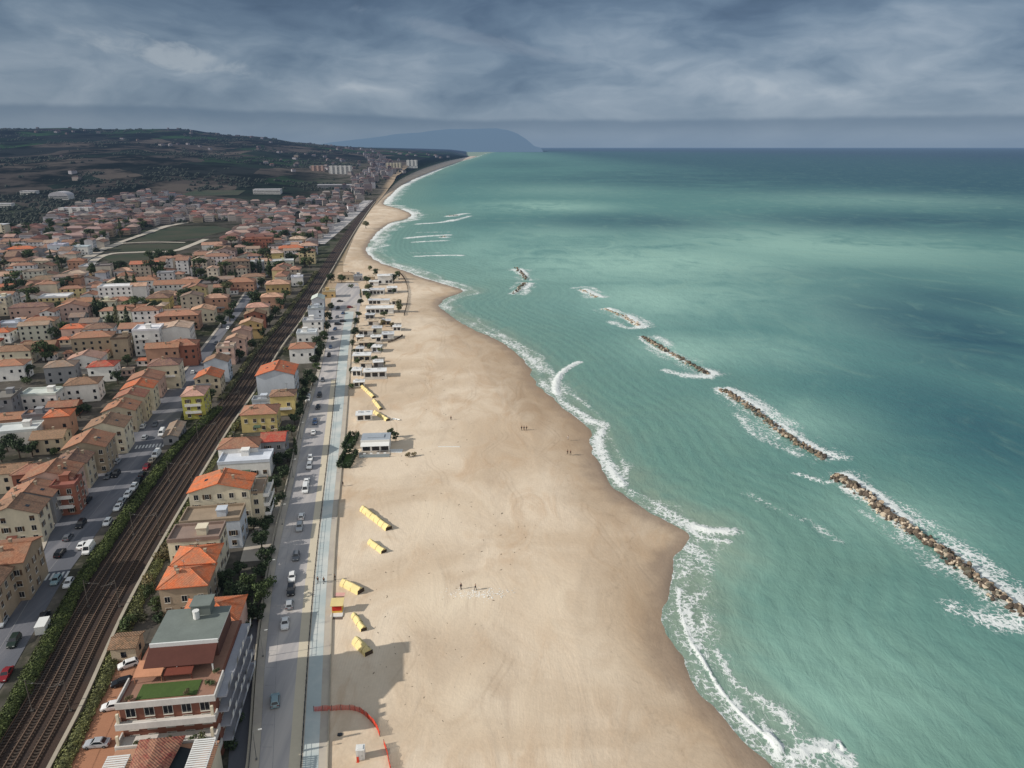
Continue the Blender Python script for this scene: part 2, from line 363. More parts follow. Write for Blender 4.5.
ffac = g.m('MULTIPLY', g.m('MINIMUM', g.m('MULTIPLY', fr, .6), .15), g.m('SUBTRACT', 1.0, foam))
finish(g, g.n('ShaderNodeMixShader', {0: ffac, 1: dif.outputs[0], 2: gl.outputs[0]}).outputs[0], L=60000.0)

# land: town ground, fields and hills
m, g = newmat('land')
p = g.n('ShaderNodeNewGeometry').outputs['Position']; ur = g.attr('urban').outputs['Fac']
n1 = g.noise(p, .03, 5, .6); n2 = g.noise(p, .3, 4, .6)
cu = g.mix(g.ss(n1, .4, .62), lin(122, 116, 108, .58), lin(70, 74, 56, .55)); cu = g.mix(g.m('MULTIPLY', g.ss(n2, .5, .7), .5), cu, lin(156, 146, 132, .64))
wp = g.n('ShaderNodeVectorMath', {0: p, 1: g.n('ShaderNodeVectorMath', {0: g.n('ShaderNodeTexNoise', {'Vector': p, 'Scale': .004, 'Detail': 3}).outputs[1], 3: 160.0}, operation='SCALE').outputs[0]}, operation='ADD').outputs[0]
vor = g.n('ShaderNodeTexVoronoi', {'Vector': g.mapv(wp, (.0042, .0026, .0), rot=(0, 0, .35)), 'Scale': 1.0}).outputs['Color']
vs = g.n('ShaderNodeSeparateColor', {0: vor})
fr_ = g.n('ShaderNodeValToRGB', {0: vs.outputs[0]})
stops(fr_.color_ramp, [(0, lin(54, 58, 54, .66)), (.2, lin(58, 78, 54, .66)), (.4, lin(92, 86, 80, .66)), (.55, lin(50, 62, 52, .66)), (.7, lin(106, 98, 90, .66)), (.85, lin(62, 90, 58, .66)), (1, lin(68, 68, 64, .66))])  # dark vegetation and field tones, with cloud shadow over the hills put into them
for e in fr_.color_ramp.elements: pass
fr_.color_ramp.interpolation = 'CONSTANT'
cf = g.mix(g.ss(g.noise(p, .006, 6, .65), .42, .58), fr_.outputs[0], lin(38, 44, 36, .55))
sb = g.attr('sandy').outputs['Fac']; cu = g.mix(sb, cu, lin(190, 168, 142, .78)); c = g.mix(ur, cf, cu)
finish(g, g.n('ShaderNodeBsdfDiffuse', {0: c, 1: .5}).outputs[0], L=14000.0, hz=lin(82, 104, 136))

def blob_at(X, Y, lst, z=-.1):
    T = np.zeros_like(X)
    for px, py, rx, ry, a in lst:
        cx, cy, _ = at(px, py, z); x2, _, _ = at(px+rx, py, z); _, y1, _ = at(px, py-ry, z); _, y0, _ = at(px, py+ry, z)
        dy = np.where(Y > cy, (Y-cy)/(y1-cy), (Y-cy)/(cy-y0)); T = np.maximum(T, a*np.exp(-(((X-cx)/(x2-cx))**2+dy**2)))
    return T
# ------------------------------------------------------------------ beach sheet
ys = np.unique(np.concatenate([np.geomspace(68, 700, 620), np.geomspace(700, 9000, 320)]))
tt = np.concatenate([np.linspace(0, .6, 50), np.linspace(.6, 1.0, 90)[1:]])
xb = fback(ys)-.3; xc = fcoast(ys)+np.clip(ys*.05, 8, 60)
X = xb[:, None]+(xc-xb)[:, None]*tt[None]; Y = np.repeat(ys[:, None], len(tt), 1)
D = pldist(X, Y, coast); side = np.where(X < fcoast(Y), 1, -1); S = D*side    # positive = dry side
jit = (fbm(X*.12, Y*.12, 3)-.5)*2.2*np.clip(D/6, 0, 1)
sw_ = (fbm(X*.06, Y*.06, 3)-.5)*.22*np.exp(-(S/9)**2)+(fbm(X*.16+3, Y*.16, 3)-.5)*.10*np.exp(-(S/6)**2)
Zb = np.where(S > 0, SEA+np.minimum(S*.045, 1.0)+np.clip((S-20)/25, 0, 1)*.18, SEA+S*.06)
Zb = np.minimum(Zb, -.02)-sw_+(fbm(X*.05, Y*.05, 4)-.5)*.25*sstep(S, 6, 25)*sstep(X-xb[:, None], 1, 8)
Zb = np.where(X-xb[:, None] < .5, -.03, np.minimum(Zb, .02))
struct(link('beach', npmesh('beach', np.stack([X, Y, Zb], -1).reshape(-1, 3), gridfaces(len(ys), len(tt)), 'sand', {'sd': S, 'inland': X-xb[:, None],
    'damp': blob_at(X, Y, [(535,395,34,40,1),(500,360,30,26,.8),(575,430,26,26,.9),(600,560,40,40,.55),(640,600,26,60,.6),(470,330,26,16,.6),(510,440,60,20,.45),(560,700,60,26,.4)]),
    'blown': blob_at(X, Y, [(450,600,60,34,.9),(560,600,40,40,.7),(430,520,50,26,.7),(480,700,70,40,.7),(600,660,30,40,.6),(440,440,40,18,.5)])})))

# ------------------------------------------------------------------ sea sheet
ys = np.unique(np.concatenate([np.geomspace(66, 620, 560), np.geomspace(620, 3000, 330), np.geomspace(3000, 90000, 90)]))
base = np.concatenate([np.arange(-12, 46, .55), 46*np.geomspace(1, 60, 150)[1:]])
X = fcoast(np.minimum(ys, 12000))[:, None]+(ys[:, None]/190.0)*base[None]
far = sstep(ys, 9000, 30000)[:, None]; lo = -ys[:, None]*.35
X = X+far*(lo*(1-np.arange(len(base))/len(base))[None])
Y = np.repeat(ys[:, None], len(base), 1)
S = np.where(X > fcoast(Y), 1, -1)*pldist(X, Y, coast)
FO = np.zeros_like(X)
def blur(d, w): return np.exp(-(d/w)**2)
wob = fbm(X*.06, Y*.06, 3)
# swash along the whole shore: an inner lip and a broken outer line
sc = np.clip(Y/260, 1, 6)
wob2 = fbm(X*.16+3, Y*.16, 3)
S1 = S+(wob-.5)*5.0*sc**.5+(wob2-.5)*2.4
FO += blur(S1-3.0*sc**.6, 3.2*sc**.7)*(.26+.34*sstep(fbm(X*.035+9, Y*.035, 3), .34, .62))
FO += .5*blur(S1+.3, .42*sc**.6)*(.5+.8*wob2)
FO += .34*blur(S1-(5.5+9*(fbm(X*.03, Y*.03+4, 3)-.3))*sc**.6, 1.2*sc**.7)
FO += .3*blur(S1-10*sc**.6, 3.0*sc**.7)*sstep(fbm(X*.03+2, Y*.03+7, 3), .45, .6)
FO *= sstep(S1, -5, -1.2)
def stroke(pts, w, a, z=SEA):
    global FO
    L = spline(pts, z, 4)
    x0, x1, y0, y1 = L[:, 0].min()-4*w, L[:, 0].max()+4*w, L[:, 1].min()-4*w, L[:, 1].max()+4*w
    k = (X > x0) & (X < x1) & (Y > y0) & (Y < y1)
    if k.any():
        FO[k] = np.maximum(FO[k], a*blur(pldist(X[k], Y[k], L), w)+.5*FO[k])
stroke([(692,527),(712,530),(736,531)], 2.2, .95); stroke([(690,530),(708,540),(728,541)], 1.4, .8); stroke([(684,545),(700,556),(706,570)], 3.2, .5)
stroke([(579,362),(569,367),(561,374),(556,383),(556,393)], 1.9, 1.25); stroke([(556,393),(562,402),(575,410),(590,418)], 1.6, .55)
stroke([(545,372),(535,360),(520,352)], 4.0, .5)
stroke([(590,420),(604,425),(598,440),(604,460),(622,484)], 2.6, .8)
stroke([(680,590),(679,606),(684,622),(690,640),(700,656),(712,676),(728,700),(750,722),(772,742),(780,752)], .6, .95)
stroke([(690,600),(688,620),(698,640),(706,660)], 2.0, .55)
stroke([(768,735),(779,748),(776,757)], 1.0, 1.2); stroke([(795,757),(815,748),(835,752),(850,762)], 2.2, .85); stroke([(826,752),(838,742),(842,748)], .6, 1.0)
stroke([(744,492),(765,503),(790,514),(815,525),(838,541)], 2.6, .36)
stroke([(796,473),(812,478),(830,483)], 1.2, 1.0)
stroke([(415,256.5),(440,255.5),(462,255.5)], 3.2, 1.25); stroke([(412,253),(440,253)], 3, .5)
stroke([(408,238),(430,236),(448,235)], 7, .95); stroke([(415,242),(446,240.5)], 6, .9); stroke([(420,232.5),(447,232)], 7, .5)
stroke([(418,224),(440,222.5),(452,220)], 7, .95); stroke([(448,216.5),(466,213.5)], 8, 1.0); stroke([(452,221),(470,216)], 6, .8)
stroke([(404,209),(412,213),(411,219)], 8, .85)
stroke([(384,205.5),(402,206)], 7, 1.1); stroke([(386,204),(392,195),(402,186)], 10, .95); stroke([(402,186),(420,177),(440,169)], 14, .9); stroke([(370,240),(379,231),(391,223)], 7, .9); stroke([(367,254),(380,263),(405,272),(430,281),(462,290.5)], 4.2, 1.0); stroke([(368,248),(366,256),(384,267)], 8, .8)
stroke([(384,228),(400,222),(418,219.5)], 5, .7)
BREAK = [   # rock lines: centre line in the photo, width in metres, rock count, how wet
    ([(834,476),(846,484),(861,493),(884,512),(914,533),(944,555),(974,580),(1004,602),(1032,617)], 5.2, 760, 0),
    ([(720,389),(745,405),(770,424),(796,443),(825,459)], 4.6, 330, .2),
    ([(643,337),(664,350),(686,362),(708,375)], 4.6, 260, .4),
    ([(604,309),(622,316),(641,327)], 5.4, 170, .95),
    ([(581,289.5),(597,297.5)], 4.2, 60, 1.0),
    ([(515,268),(521,273.5),(526.5,280)], 5.0, 70, 0),
    ([(526,283),(521,287.5),(513,294)], 4.6, 60, 0),
    ([(447,216),(458,215.5)], 7.0, 40, .5),
    ([(440,237.5),(446,236.8)], 6.0, 30, .5)]
for pts, bw, nr, wetness in BREAK:
    q = np.array(pts, float)
    z = 1.0 if bw else 0
    # surf thrown up on the open side, thinner veil on the sheltered side
    L = spline(pts, SEA, 5); bwk = bw/6.6; T = np.gradient(L, axis=0); T /= np.linalg.norm(T, axis=1)[:, None]
    N = np.stack([-T[:, 1], T[:, 0]], -1); N = N*np.where(N[:, :1] > 0, 1, -1)
    for off, ww, a in ((4.0, 2.8, .95), (7.5, 4.6, .5), (-3.2, 1.5, .6), (-6.5, 3.6, .34), (0, 3.0, .8)):
        L2 = L+N*off
        k = (X > L2[:, 0].min()-30) & (X < L2[:, 0].max()+30) & (Y > L2[:, 1].min()-30) & (Y < L2[:, 1].max()+30)
        mod = .35+.95*sstep(fbm(X[k]*.05+off, Y[k]*.05, 3), .3, .62)
        FO[k] = np.maximum(FO[k], a*mod*blur(pldist(X[k], Y[k], L2), ww))
stroke([(955,608),(975,618),(1000,622),(1024,620)], 4.5, .62); stroke([(668,371),(690,376),(708,377)], 4.0, .8); stroke([(612,322),(630,328),(645,326)], 4.0, .8); stroke([(738,414),(752,432),(775,445),(800,455)], 3.0, .5)
stroke([(573,288),(590,287),(600,292)], 3, .7); stroke([(508,270),(530,270)], 3, .5); stroke([(520,282),(535,283)], 3, .4)
def tint(lst):
    T = np.zeros_like(X)
    for px, py, rx, ry, a in lst:     # soft patches of suspended sediment / deeper water, centre and extents read off the photo
        cx, cy, _ = at(px, py, SEA); x2, _, _ = at(px+rx, py, SEA); _, y1, _ = at(px, py-ry, SEA); _, y0, _ = at(px, py+ry, SEA)
        sx_ = abs(x2-cx); up = y1-cy; dn = cy-y0
        dy = np.where(Y > cy, (Y-cy)/up, (Y-cy)/dn); dx = (X-cx)/sx_
        T = np.maximum(T, a*np.exp(-(dx**2+dy**2)))
    return np.clip(T, 0, 1)
PALE = tint([(540,207,70,6,.8),(640,264,190,24,.9),(800,245,190,24,.7),(950,250,120,20,.35),(700,295,160,26,.6),(560,190,80,7,.35),(830,320,90,30,.35),(560,235,90,14,.5),(830,690,130,80,.6),(790,420,70,22,.6),(900,520,70,30,.5),(690,350,60,18,.8),(650,300,80,24,.8),(760,350,80,20,.5),(720,560,60,50,.4),(880,200,140,8,.35),(480,250,60,20,.5)])
DEEP = tint([(640,222,120,9,.75),(900,222,170,11,.85),(990,345,110,55,.95),(1010,440,120,70,.75),(700,180,240,10,.7),(870,275,130,8,.35),(960,300,90,24,.7),(520,165,60,6,.5),(500,222,50,6,.35),(900,400,80,40,.4)])
ph = fbm(X*.02, Y*.02, 3)
Zs = SEA+(fbm(X*.07, Y*.045, 3)-.5)*.5*sstep(S, 3, 30)+np.clip(FO-.75, 0, .5)*1.1*sstep(S, 2, 6)
Zs = np.where(Y > 2500, SEA, Zs)
struct(link('sea', npmesh('sea', np.stack([X, Y, Zs], -1).reshape(-1, 3), gridfaces(len(ys), len(base)), 'sea_water', {'sd': S, 'foam': np.clip(FO, 0, 1.5), 'pale': PALE, 'deep': DEEP})))

# ------------------------------------------------------------------ land sheet with the hills
def hill(x, y):
    x = np.asarray(x, float); y = np.asarray(y, float)
    r = x/np.maximum(y, 1)
    prof = np.interp(r, [-1.3, -.72, -.55, -.43, -.38, -.33, -.29, -.24, -.2, -.15, -.08, -.055], [240, 225, 222, 214, 190, 172, 140, 118, 98, 84, 52, 0])
    und = .55*fbm(x*.0011+3, y*.0009, 4)+.45*fbm(x*.004, y*.003+8, 3)
    ramp = sstep(y+(-r-.3)*900, 1650, 5200)
    low = sstep(y+(-r-.3)*900, 1350, 2600)
    crest = .93+.14*(fbm(x*.0028+1, y*.0016, 4)-.5)
    h = prof*(ramp*crest*.86+.14*low*(.5+und))+low*(und-.4)*42*np.clip(prof/150, 0, 1)*(1-.75*ramp)
    return h*sstep(y, 1300, 1900)
ys = np.unique(np.concatenate([np.geomspace(40, 1200, 50), np.geomspace(1200, 7500, 260), np.geomspace(7500, 20000, 40)]))
cc = np.linspace(0, 1, 240)
xr = np.where(ys < fback.__call__(1e9)*0+9000, fback(ys)+.2, -.06*ys); xr = np.minimum(xr, np.where(ys > 9000, fback(9000)-.02*(ys-9000), 1e9)); xl = -1.35*ys-150
X = xl[:, None]+(xr-xl)[:, None]*cc[None]; Y = np.repeat(ys[:, None], len(cc), 1)
Zl = hill(X, Y)-.06
UR = np.interp(Y, [0, 600, 850, 1250, 1700], [1, 1, .6, .5, 0])*np.ones_like(X)
UR = np.maximum(UR, sstep(X/Y, -.3, -.2)*(1-sstep(Y, 2600, 3600)))*(1-sstep(-X/Y, .62, .75)*sstep(Y, 500, 800))
struct(link('ground', npmesh('ground', np.stack([X, Y, Zl], -1).reshape(-1, 3), gridfaces(len(ys), len(cc)), 'land', {'urban': UR, 'sandy': sstep(X, fwall(Y)-1, fwall(Y)+4)*sstep(Y, 400, 470)*(1-sstep(Y, 2500, 3500))})))

def at_land(px, py):
    x, y, z = at(px, py, 0)
    for _ in range(60):
        z = .5*z+.5*float(hill(x, y)); x, y, _z = at(px, py, z)
    return x, y, float(hill(x, y))
# far headland closing the bay, and the low hazy ridge inland
m, g = newmat('far_ridge')
p = g.n('ShaderNodeNewGeometry').outputs['Position']
c = g.mix(g.noise(p, .0008, 5), lin(40, 52, 48, .6), lin(70, 74, 62, .6))
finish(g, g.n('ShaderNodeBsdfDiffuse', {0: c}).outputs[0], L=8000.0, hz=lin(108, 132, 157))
def ridge(name, prof, dist, depth, base_z=-5):
    """prof: (px, py) skyline read from the photo, standing 'dist' metres away"""
    P = np.array(prof, float); xs = np.linspace(P[0, 0], P[-1, 0], 140); yy = np.interp(xs, P[:, 0], P[:, 1])
    rows = []
    for k, t in enumerate(np.linspace(0, 1, 26)):
        prof_t = math.sin(math.pi*t)**.8
        d = dist+(t-.5)*depth
        w_ = (xs-512)/F*dist/ (cP)*.951
        top = np.array([H+(147-b)*dist/F*1.05 for b in yy])
        zz_ = base_z+(top-base_z)*prof_t*(.9+.2*(fbm(w_*.0012+k*.17, np.full_like(w_, k*.33), 4)-.5)*(1 if 0 < t < 1 else 0)+.1*prof_t)
        rows.append(np.stack([w_, np.full_like(w_, d), zz_], -1))
    V = np.stack(rows).reshape(-1, 3)
    return struct(link(name, npmesh(name, V, gridfaces(26, len(xs)), 'far_ridge')))
ridge('headland_hill', [(322,146.5),(345,143),(375,139.5),(400,136.5),(430,134.5),(455,132),(475,132),(496,131.5),(508,133),(518,136.5),(526,141),(533,146.5),(538,147.5)], 19000, 5000)

# ================================================================== materials of things
surf('plaster', None, objcol=True, rough=.9, var=.26, scale=.3, fine=.13, scale2=2.2, stretch=(1, 1, .4))
surf('asphalt', lin(174, 170, 170, .8), coords='W', scale=.05, var=.2, col2=lin(194, 187, 181, .82), fine=.09, stretch=(3.2, .22, 1))
surf('asphalt_dark', lin(116, 118, 126, .62), coords='W', scale=.06, var=.24, col2=lin(138, 137, 142, .64), fine=.1, stretch=(3.0, .25, 1))
surf('pale_paving', lin(196, 186, 170, .82), coords='W', scale=.1, var=.12, col2=lin(182, 172, 160, .8), fine=.06)
surf('cream_edge', lin(214, 202, 178, .82), coords='W', scale=.15, var=.1, fine=.06)
surf('cycle_lane', lin(184, 194, 192, .84), coords='W', scale=.08, var=.15, col2=lin(202, 204, 198, .86), fine=.06)
surf('terracotta_paving', lin(178, 128, 98, .75), coords='W', scale=.2, var=.14, fine=.08)
surf('white_paint', lin(225, 224, 220, .82), coords='W', scale=.5, var=.16, fine=.1)
surf('worn_paint', lin(168, 166, 164, .78), coords='W', scale=.6, var=.3, col2=lin(146, 144, 146, .74), fine=.2)
surf('ballast', lin(88, 68, 56, .5), coords='W', scale=.08, var=.3, col2=lin(62, 53, 49, .5), fine=.28, bump=.6, bscale=4, scale2=2.2)
surf('sleeper', lin(96, 82, 70, .5), coords='W', scale=.7, var=.3, fine=.15)
surf('rail_steel', lin(138, 112, 92, .6), coords='W', scale=.2, var=.25, rough=.6, spec=.5)
surf('concrete', lin(186, 176, 158, .72), coords='W', scale=.2, var=.2, fine=.1)
surf('metal_grey', lin(128, 130, 130, .6), rough=.5, spec=.5)
surf('mast_steel', lin(104, 98, 92, .55), rough=.7)
surf('dark_metal', lin(52, 54, 58, .6), rough=.5, spec=.5)
surf('white_metal', lin(226, 226, 222, .85), rough=.6, var=.08)
surf('glass_dark', lin(44, 50, 58, .5), rough=.12, spec=.6, var=.2, fine=.02)
surf('window_frame', lin(214, 208, 196, .8), var=.1)
surf('shutter', lin(112, 88, 66, .6), var=.25)
surf('paint', None, objcol=True, rough=.32, spec=.5, var=.06, fine=.03)
surf('tyre', lin(34, 34, 36, .6)); surf('lamp_glass', lin(216, 216, 210, .8), rough=.2, spec=.6); surf('red_lamp', lin(140, 30, 28, .7), rough=.25)
surf('cloth', None, objcol=True, rough=.9, var=.16, scale=1.2)
surf('skin', lin(196, 150, 124, .8)); 
surf('bark', lin(92, 76, 62, .5), scale=2, var=.3)
surf('rubble_stone', None, objcol=True, rough=.9, var=.34, scale=.5, fine=.2, scale2=2.4, bump=.5)
surf('lawn', lin(84, 108, 50, .6), coords='W', scale=.3, var=.25, fine=.2, bump=.5)
surf('meadow', lin(64, 80, 46, .42), coords='W', scale=.02, var=.3, col2=lin(84, 84, 58, .42), fine=.16, scale2=.2)
surf('net', lin(196, 66, 42, .9), var=.1)
surf('solar', lin(160, 172, 178, .7), var=.1)
# fired clay tiles: mottled, courses running across the slope
m, g = newmat('tiles')
tc = g.n('ShaderNodeTexCoord').outputs['Object']; oi = g.n('ShaderNodeObjectInfo')
off = g.n('ShaderNodeVectorMath', {0: tc, 1: oi.outputs['Random']}, operation='ADD').outputs[0]
n1 = g.noise(off, .35, 5, .65); n2 = g.n('ShaderNodeTexVoronoi', {'Vector': off, 'Scale': 3.2}).outputs['Color']; n3 = g.noise(off, 2.4, 4, .7)
wv = g.n('ShaderNodeTexWave', {'Vector': tc, 'Scale': 1.15, 'Distortion': .6}, bands_direction='DIAGONAL').outputs[1]
c = g.mix(g.m('MULTIPLY', g.ss(n1, .38, .62), .6), oi.outputs['Color'], lin(150, 126, 106, .74))
c = g.mix(g.m('MULTIPLY', g.n('ShaderNodeSeparateColor', {0: n2}).outputs[0], .26), c, lin(226, 168, 128, .8))
k = g.m('ADD', g.m('MULTIPLY_ADD', n3, 1.1, .38), g.m('MULTIPLY', wv, .16))
c = g.mix(1.0, c, g.n('ShaderNodeCombineColor', {0: k, 1: k, 2: k}).outputs[0], 'MULTIPLY')
finish(g, g.n('ShaderNodeBsdfPrincipled', {'Base Color': c, 'Roughness': .9, 'Specular IOR Level': .2, 'Normal': g.n('ShaderNodeBump', {'Strength': .6, 'Distance': .08, 'Height': wv})}).outputs[0])
# foliage
m, g = newmat('foliage')
oi = g.n('ShaderNodeObjectInfo'); p = g.n('ShaderNodeNewGeometry')
n1 = g.noise(p.outputs['Position'], .9, 4, .65)
c = g.mix(g.ss(n1, .3, .7), oi.outputs['Color'], g.mix(1.0, oi.outputs['Color'], (2.0, 1.9, 1.5, 1), 'MULTIPLY'))
c = g.mix(1.0, c, g.n('ShaderNodeHueSaturation', {'Hue': .5, 'Saturation': 1.0, 'Value': g.m('MULTIPLY_ADD', p.outputs['Random Per Island'], .9, .6), 'Color': c}).outputs[0])
bs = g.n('ShaderNodeBsdfPrincipled', {'Base Color': c, 'Roughness': .75, 'Specular IOR Level': .2})
finish(g, bs.outputs[0])

WALL = dict(cream=lin(228,216,190,.84), white=lin(238,235,229,.86), beige=lin(206,190,164,.8), yellow=lin(224,202,136,.8), lemon=lin(206,200,104,.75), pink=lin(216,182,166,.8), salmon=lin(206,160,134,.76),
            grey=lin(160,160,162,.76), blue=lin(204,210,218,.82), brick=lin(166,110,90,.74), stone=lin(182,164,140,.76), ivory=lin(224,222,200,.82), ochre=lin(206,176,124,.78))
ROOF = dict(orange=lin(206,104,64,.84), terracotta=lin(172,120,98,.82), brown=lin(138,112,94,.74), dark=lin(110,90,84,.7), red=lin(184,58,52,.8), rust=lin(160,104,84,.78), peach=lin(212,170,140,.86),
            grey=lin(142,132,126,.76), slate=lin(126,134,128,.74), white=lin(226,226,224,.84), pink=lin(204,160,142,.82), beige=lin(204,186,162,.8), purple=lin(122,96,98,.7), olive=lin(124,116,98,.7), gravel=lin(172,150,128,.74), pale=lin(206,208,210,.8))
ORD = 'zeroth first second third fourth fifth sixth seventh eighth ninth tenth eleventh twelfth thirteenth fourteenth fifteenth sixteenth seventeenth eighteenth nineteenth twentieth'.split()
def ordn(i): return ORD[i] if i < len(ORD) else '%d%s' % (i, 'th' if 10 < i % 100 < 14 else {1: 'st', 2: 'nd', 3: 'rd'}.get(i % 10, 'th'))

# ------------------------------------------------------------------ windows shared by every facade
def window_mesh(w, h, shut):
    mb = MB(); f = .09
    mb.box(-w/2, w/2, -.02, .05, 0, h, 1)
    mb.box(-w/2-f, -w/2, -.06, .05, -f, h+f, 0); mb.box(w/2, w/2+f, -.06, .05, -f, h+f, 0)
    mb.box(-w/2, w/2, -.06, .05, h, h+f, 0); mb.box(-w/2-.1, w/2+.1, -.16, .05, -f-.06, -f, 0); mb.box(-w/2, w/2, -.05, .05, -f, 0, 0)
    mb.box(-.03, .03, -.045, .05, 0, h, 0)
    if shut == 1:
        for s in (-1, 1):
            a, b = sorted((s*(w/2+f+.02), s*(w/2+f+w*.5))); mb.box(a, b, -.07, .04, 0, h, 2)
    if shut == 2: mb.box(-w/2, w/2, -.05, -.021, h*.45, h, 2)
    return mb.mesh('window', ['window_frame', 'glass_dark', 'shutter'])
WIN = [window_mesh(1.15, 1.5, 0), window_mesh(1.05, 1.45, 1), window_mesh(1.2, 1.5, 2), window_mesh(1.5, 2.1, 0)]
def plain_window(mb, side, a, z, w, d):
    """small pane set 3 cm proud of the facade, for facades a few pixels wide"""
    ww = .55
    if side == 'f': mb.box(a-ww, a+ww, -d/2-.04, -d/2+.02, z, z+1.4, 1)
    else:
        s = 1 if side == 'r' else -1; x0, x1 = sorted((s*(w/2-.02), s*(w/2+.04))); mb.box(x0, x1, a-ww, a+ww, z, z+1.4, 1)

def roof_mesh(kind, w, d, h, rh, o=.45):
    mb = MB(); W, D = w/2+o, d/2+o; t = .18
    if kind == 'hip':
        if w >= d: r = max(W-D, .3); A, B = (-r, 0, h+rh), (r, 0, h+rh)
        else: r = max(D-W, .3); A, B = (0, -r, h+rh), (0, r, h+rh)
        c = [(-W,-D,h), (W,-D,h), (W,D,h), (-W,D,h)]; lo = [(x, y, h-t) for x, y, z in c]
        if w >= d: fs = [[c[0],c[1],B,A],[c[1],c[2],B],[c[2],c[3],A,B],[c[3],c[0],A]]
        else: fs = [[c[0],c[1],A],[c[1],c[2],B,A],[c[2],c[3],B],[c[3],c[0],A,B]]
        for q in fs: mb.face(q, 0)
        for i in range(4): mb.face([lo[i], lo[(i+1) % 4], c[(i+1) % 4], c[i]], 1)
        mb.face(lo[::-1], 1)
        # ridge tiles
        mb.tube([A, B], .14, 5, 0)
        for p_ in c: mb.tube([p_, A if (p_[0]-A[0])**2+(p_[1]-A[1])**2 < (p_[0]-B[0])**2+(p_[1]-B[1])**2 else B], .12, 4, 0)
    elif kind in ('gable_y', 'gable_x'):
        if kind == 'gable_x': W, D = D, W
        def P(x, y, z): return (x, y, z) if kind == 'gable_y' else (-y, x, z)
        e = h-.12*o*2
        for s in (-1, 1):
            q = [P(s*W,-D,e), P(s*W,D,e), P(0,D,h+rh), P(0,-D,h+rh)]
            if s < 0: q = q[::-1]
            mb.face(q, 0); mb.face([(x, y, z-t) for x, y, z in q][::-1], 1)
            for yy, dr in ((-D, 1), (D, -1)):
                qq = [P(s*W,yy,e-t), P(0,yy,h+rh-t), P(0,yy,h+rh), P(s*W,yy,e)]
                mb.face(qq if s*dr < 0 else qq[::-1], 1)
            qq = [P(s*W,-D,e-t), P(s*W,-D,e), P(s*W,D,e), P(s*W,D,e-t)]; mb.face(qq if s < 0 else qq[::-1], 1)
        mb.tube([P(0,-D,h+rh+.02), P(0,D,h+rh+.02)], .14, 5, 0)
    else:
        mb.box(-w/2-.12, w/2+.12, -d/2-.12, d/2+.12, h-.25, h+.02, 1, top=0)
        b = .22
        for x0, x1, y0, y1 in ((-w/2-.1, w/2+.1, -d/2-.1, -d/2+b), (-w/2-.1, w/2+.1, d/2-b, d/2+.1), (-w/2-.1, -w/2+b, -d/2+b, d/2-b), (w/2-b, w/2+.1, -d/2+b, d/2-b)):
            mb.box(x0, x1, y0, y1, h+.02, h+.75, 1)
    return mb
HOUSES = []
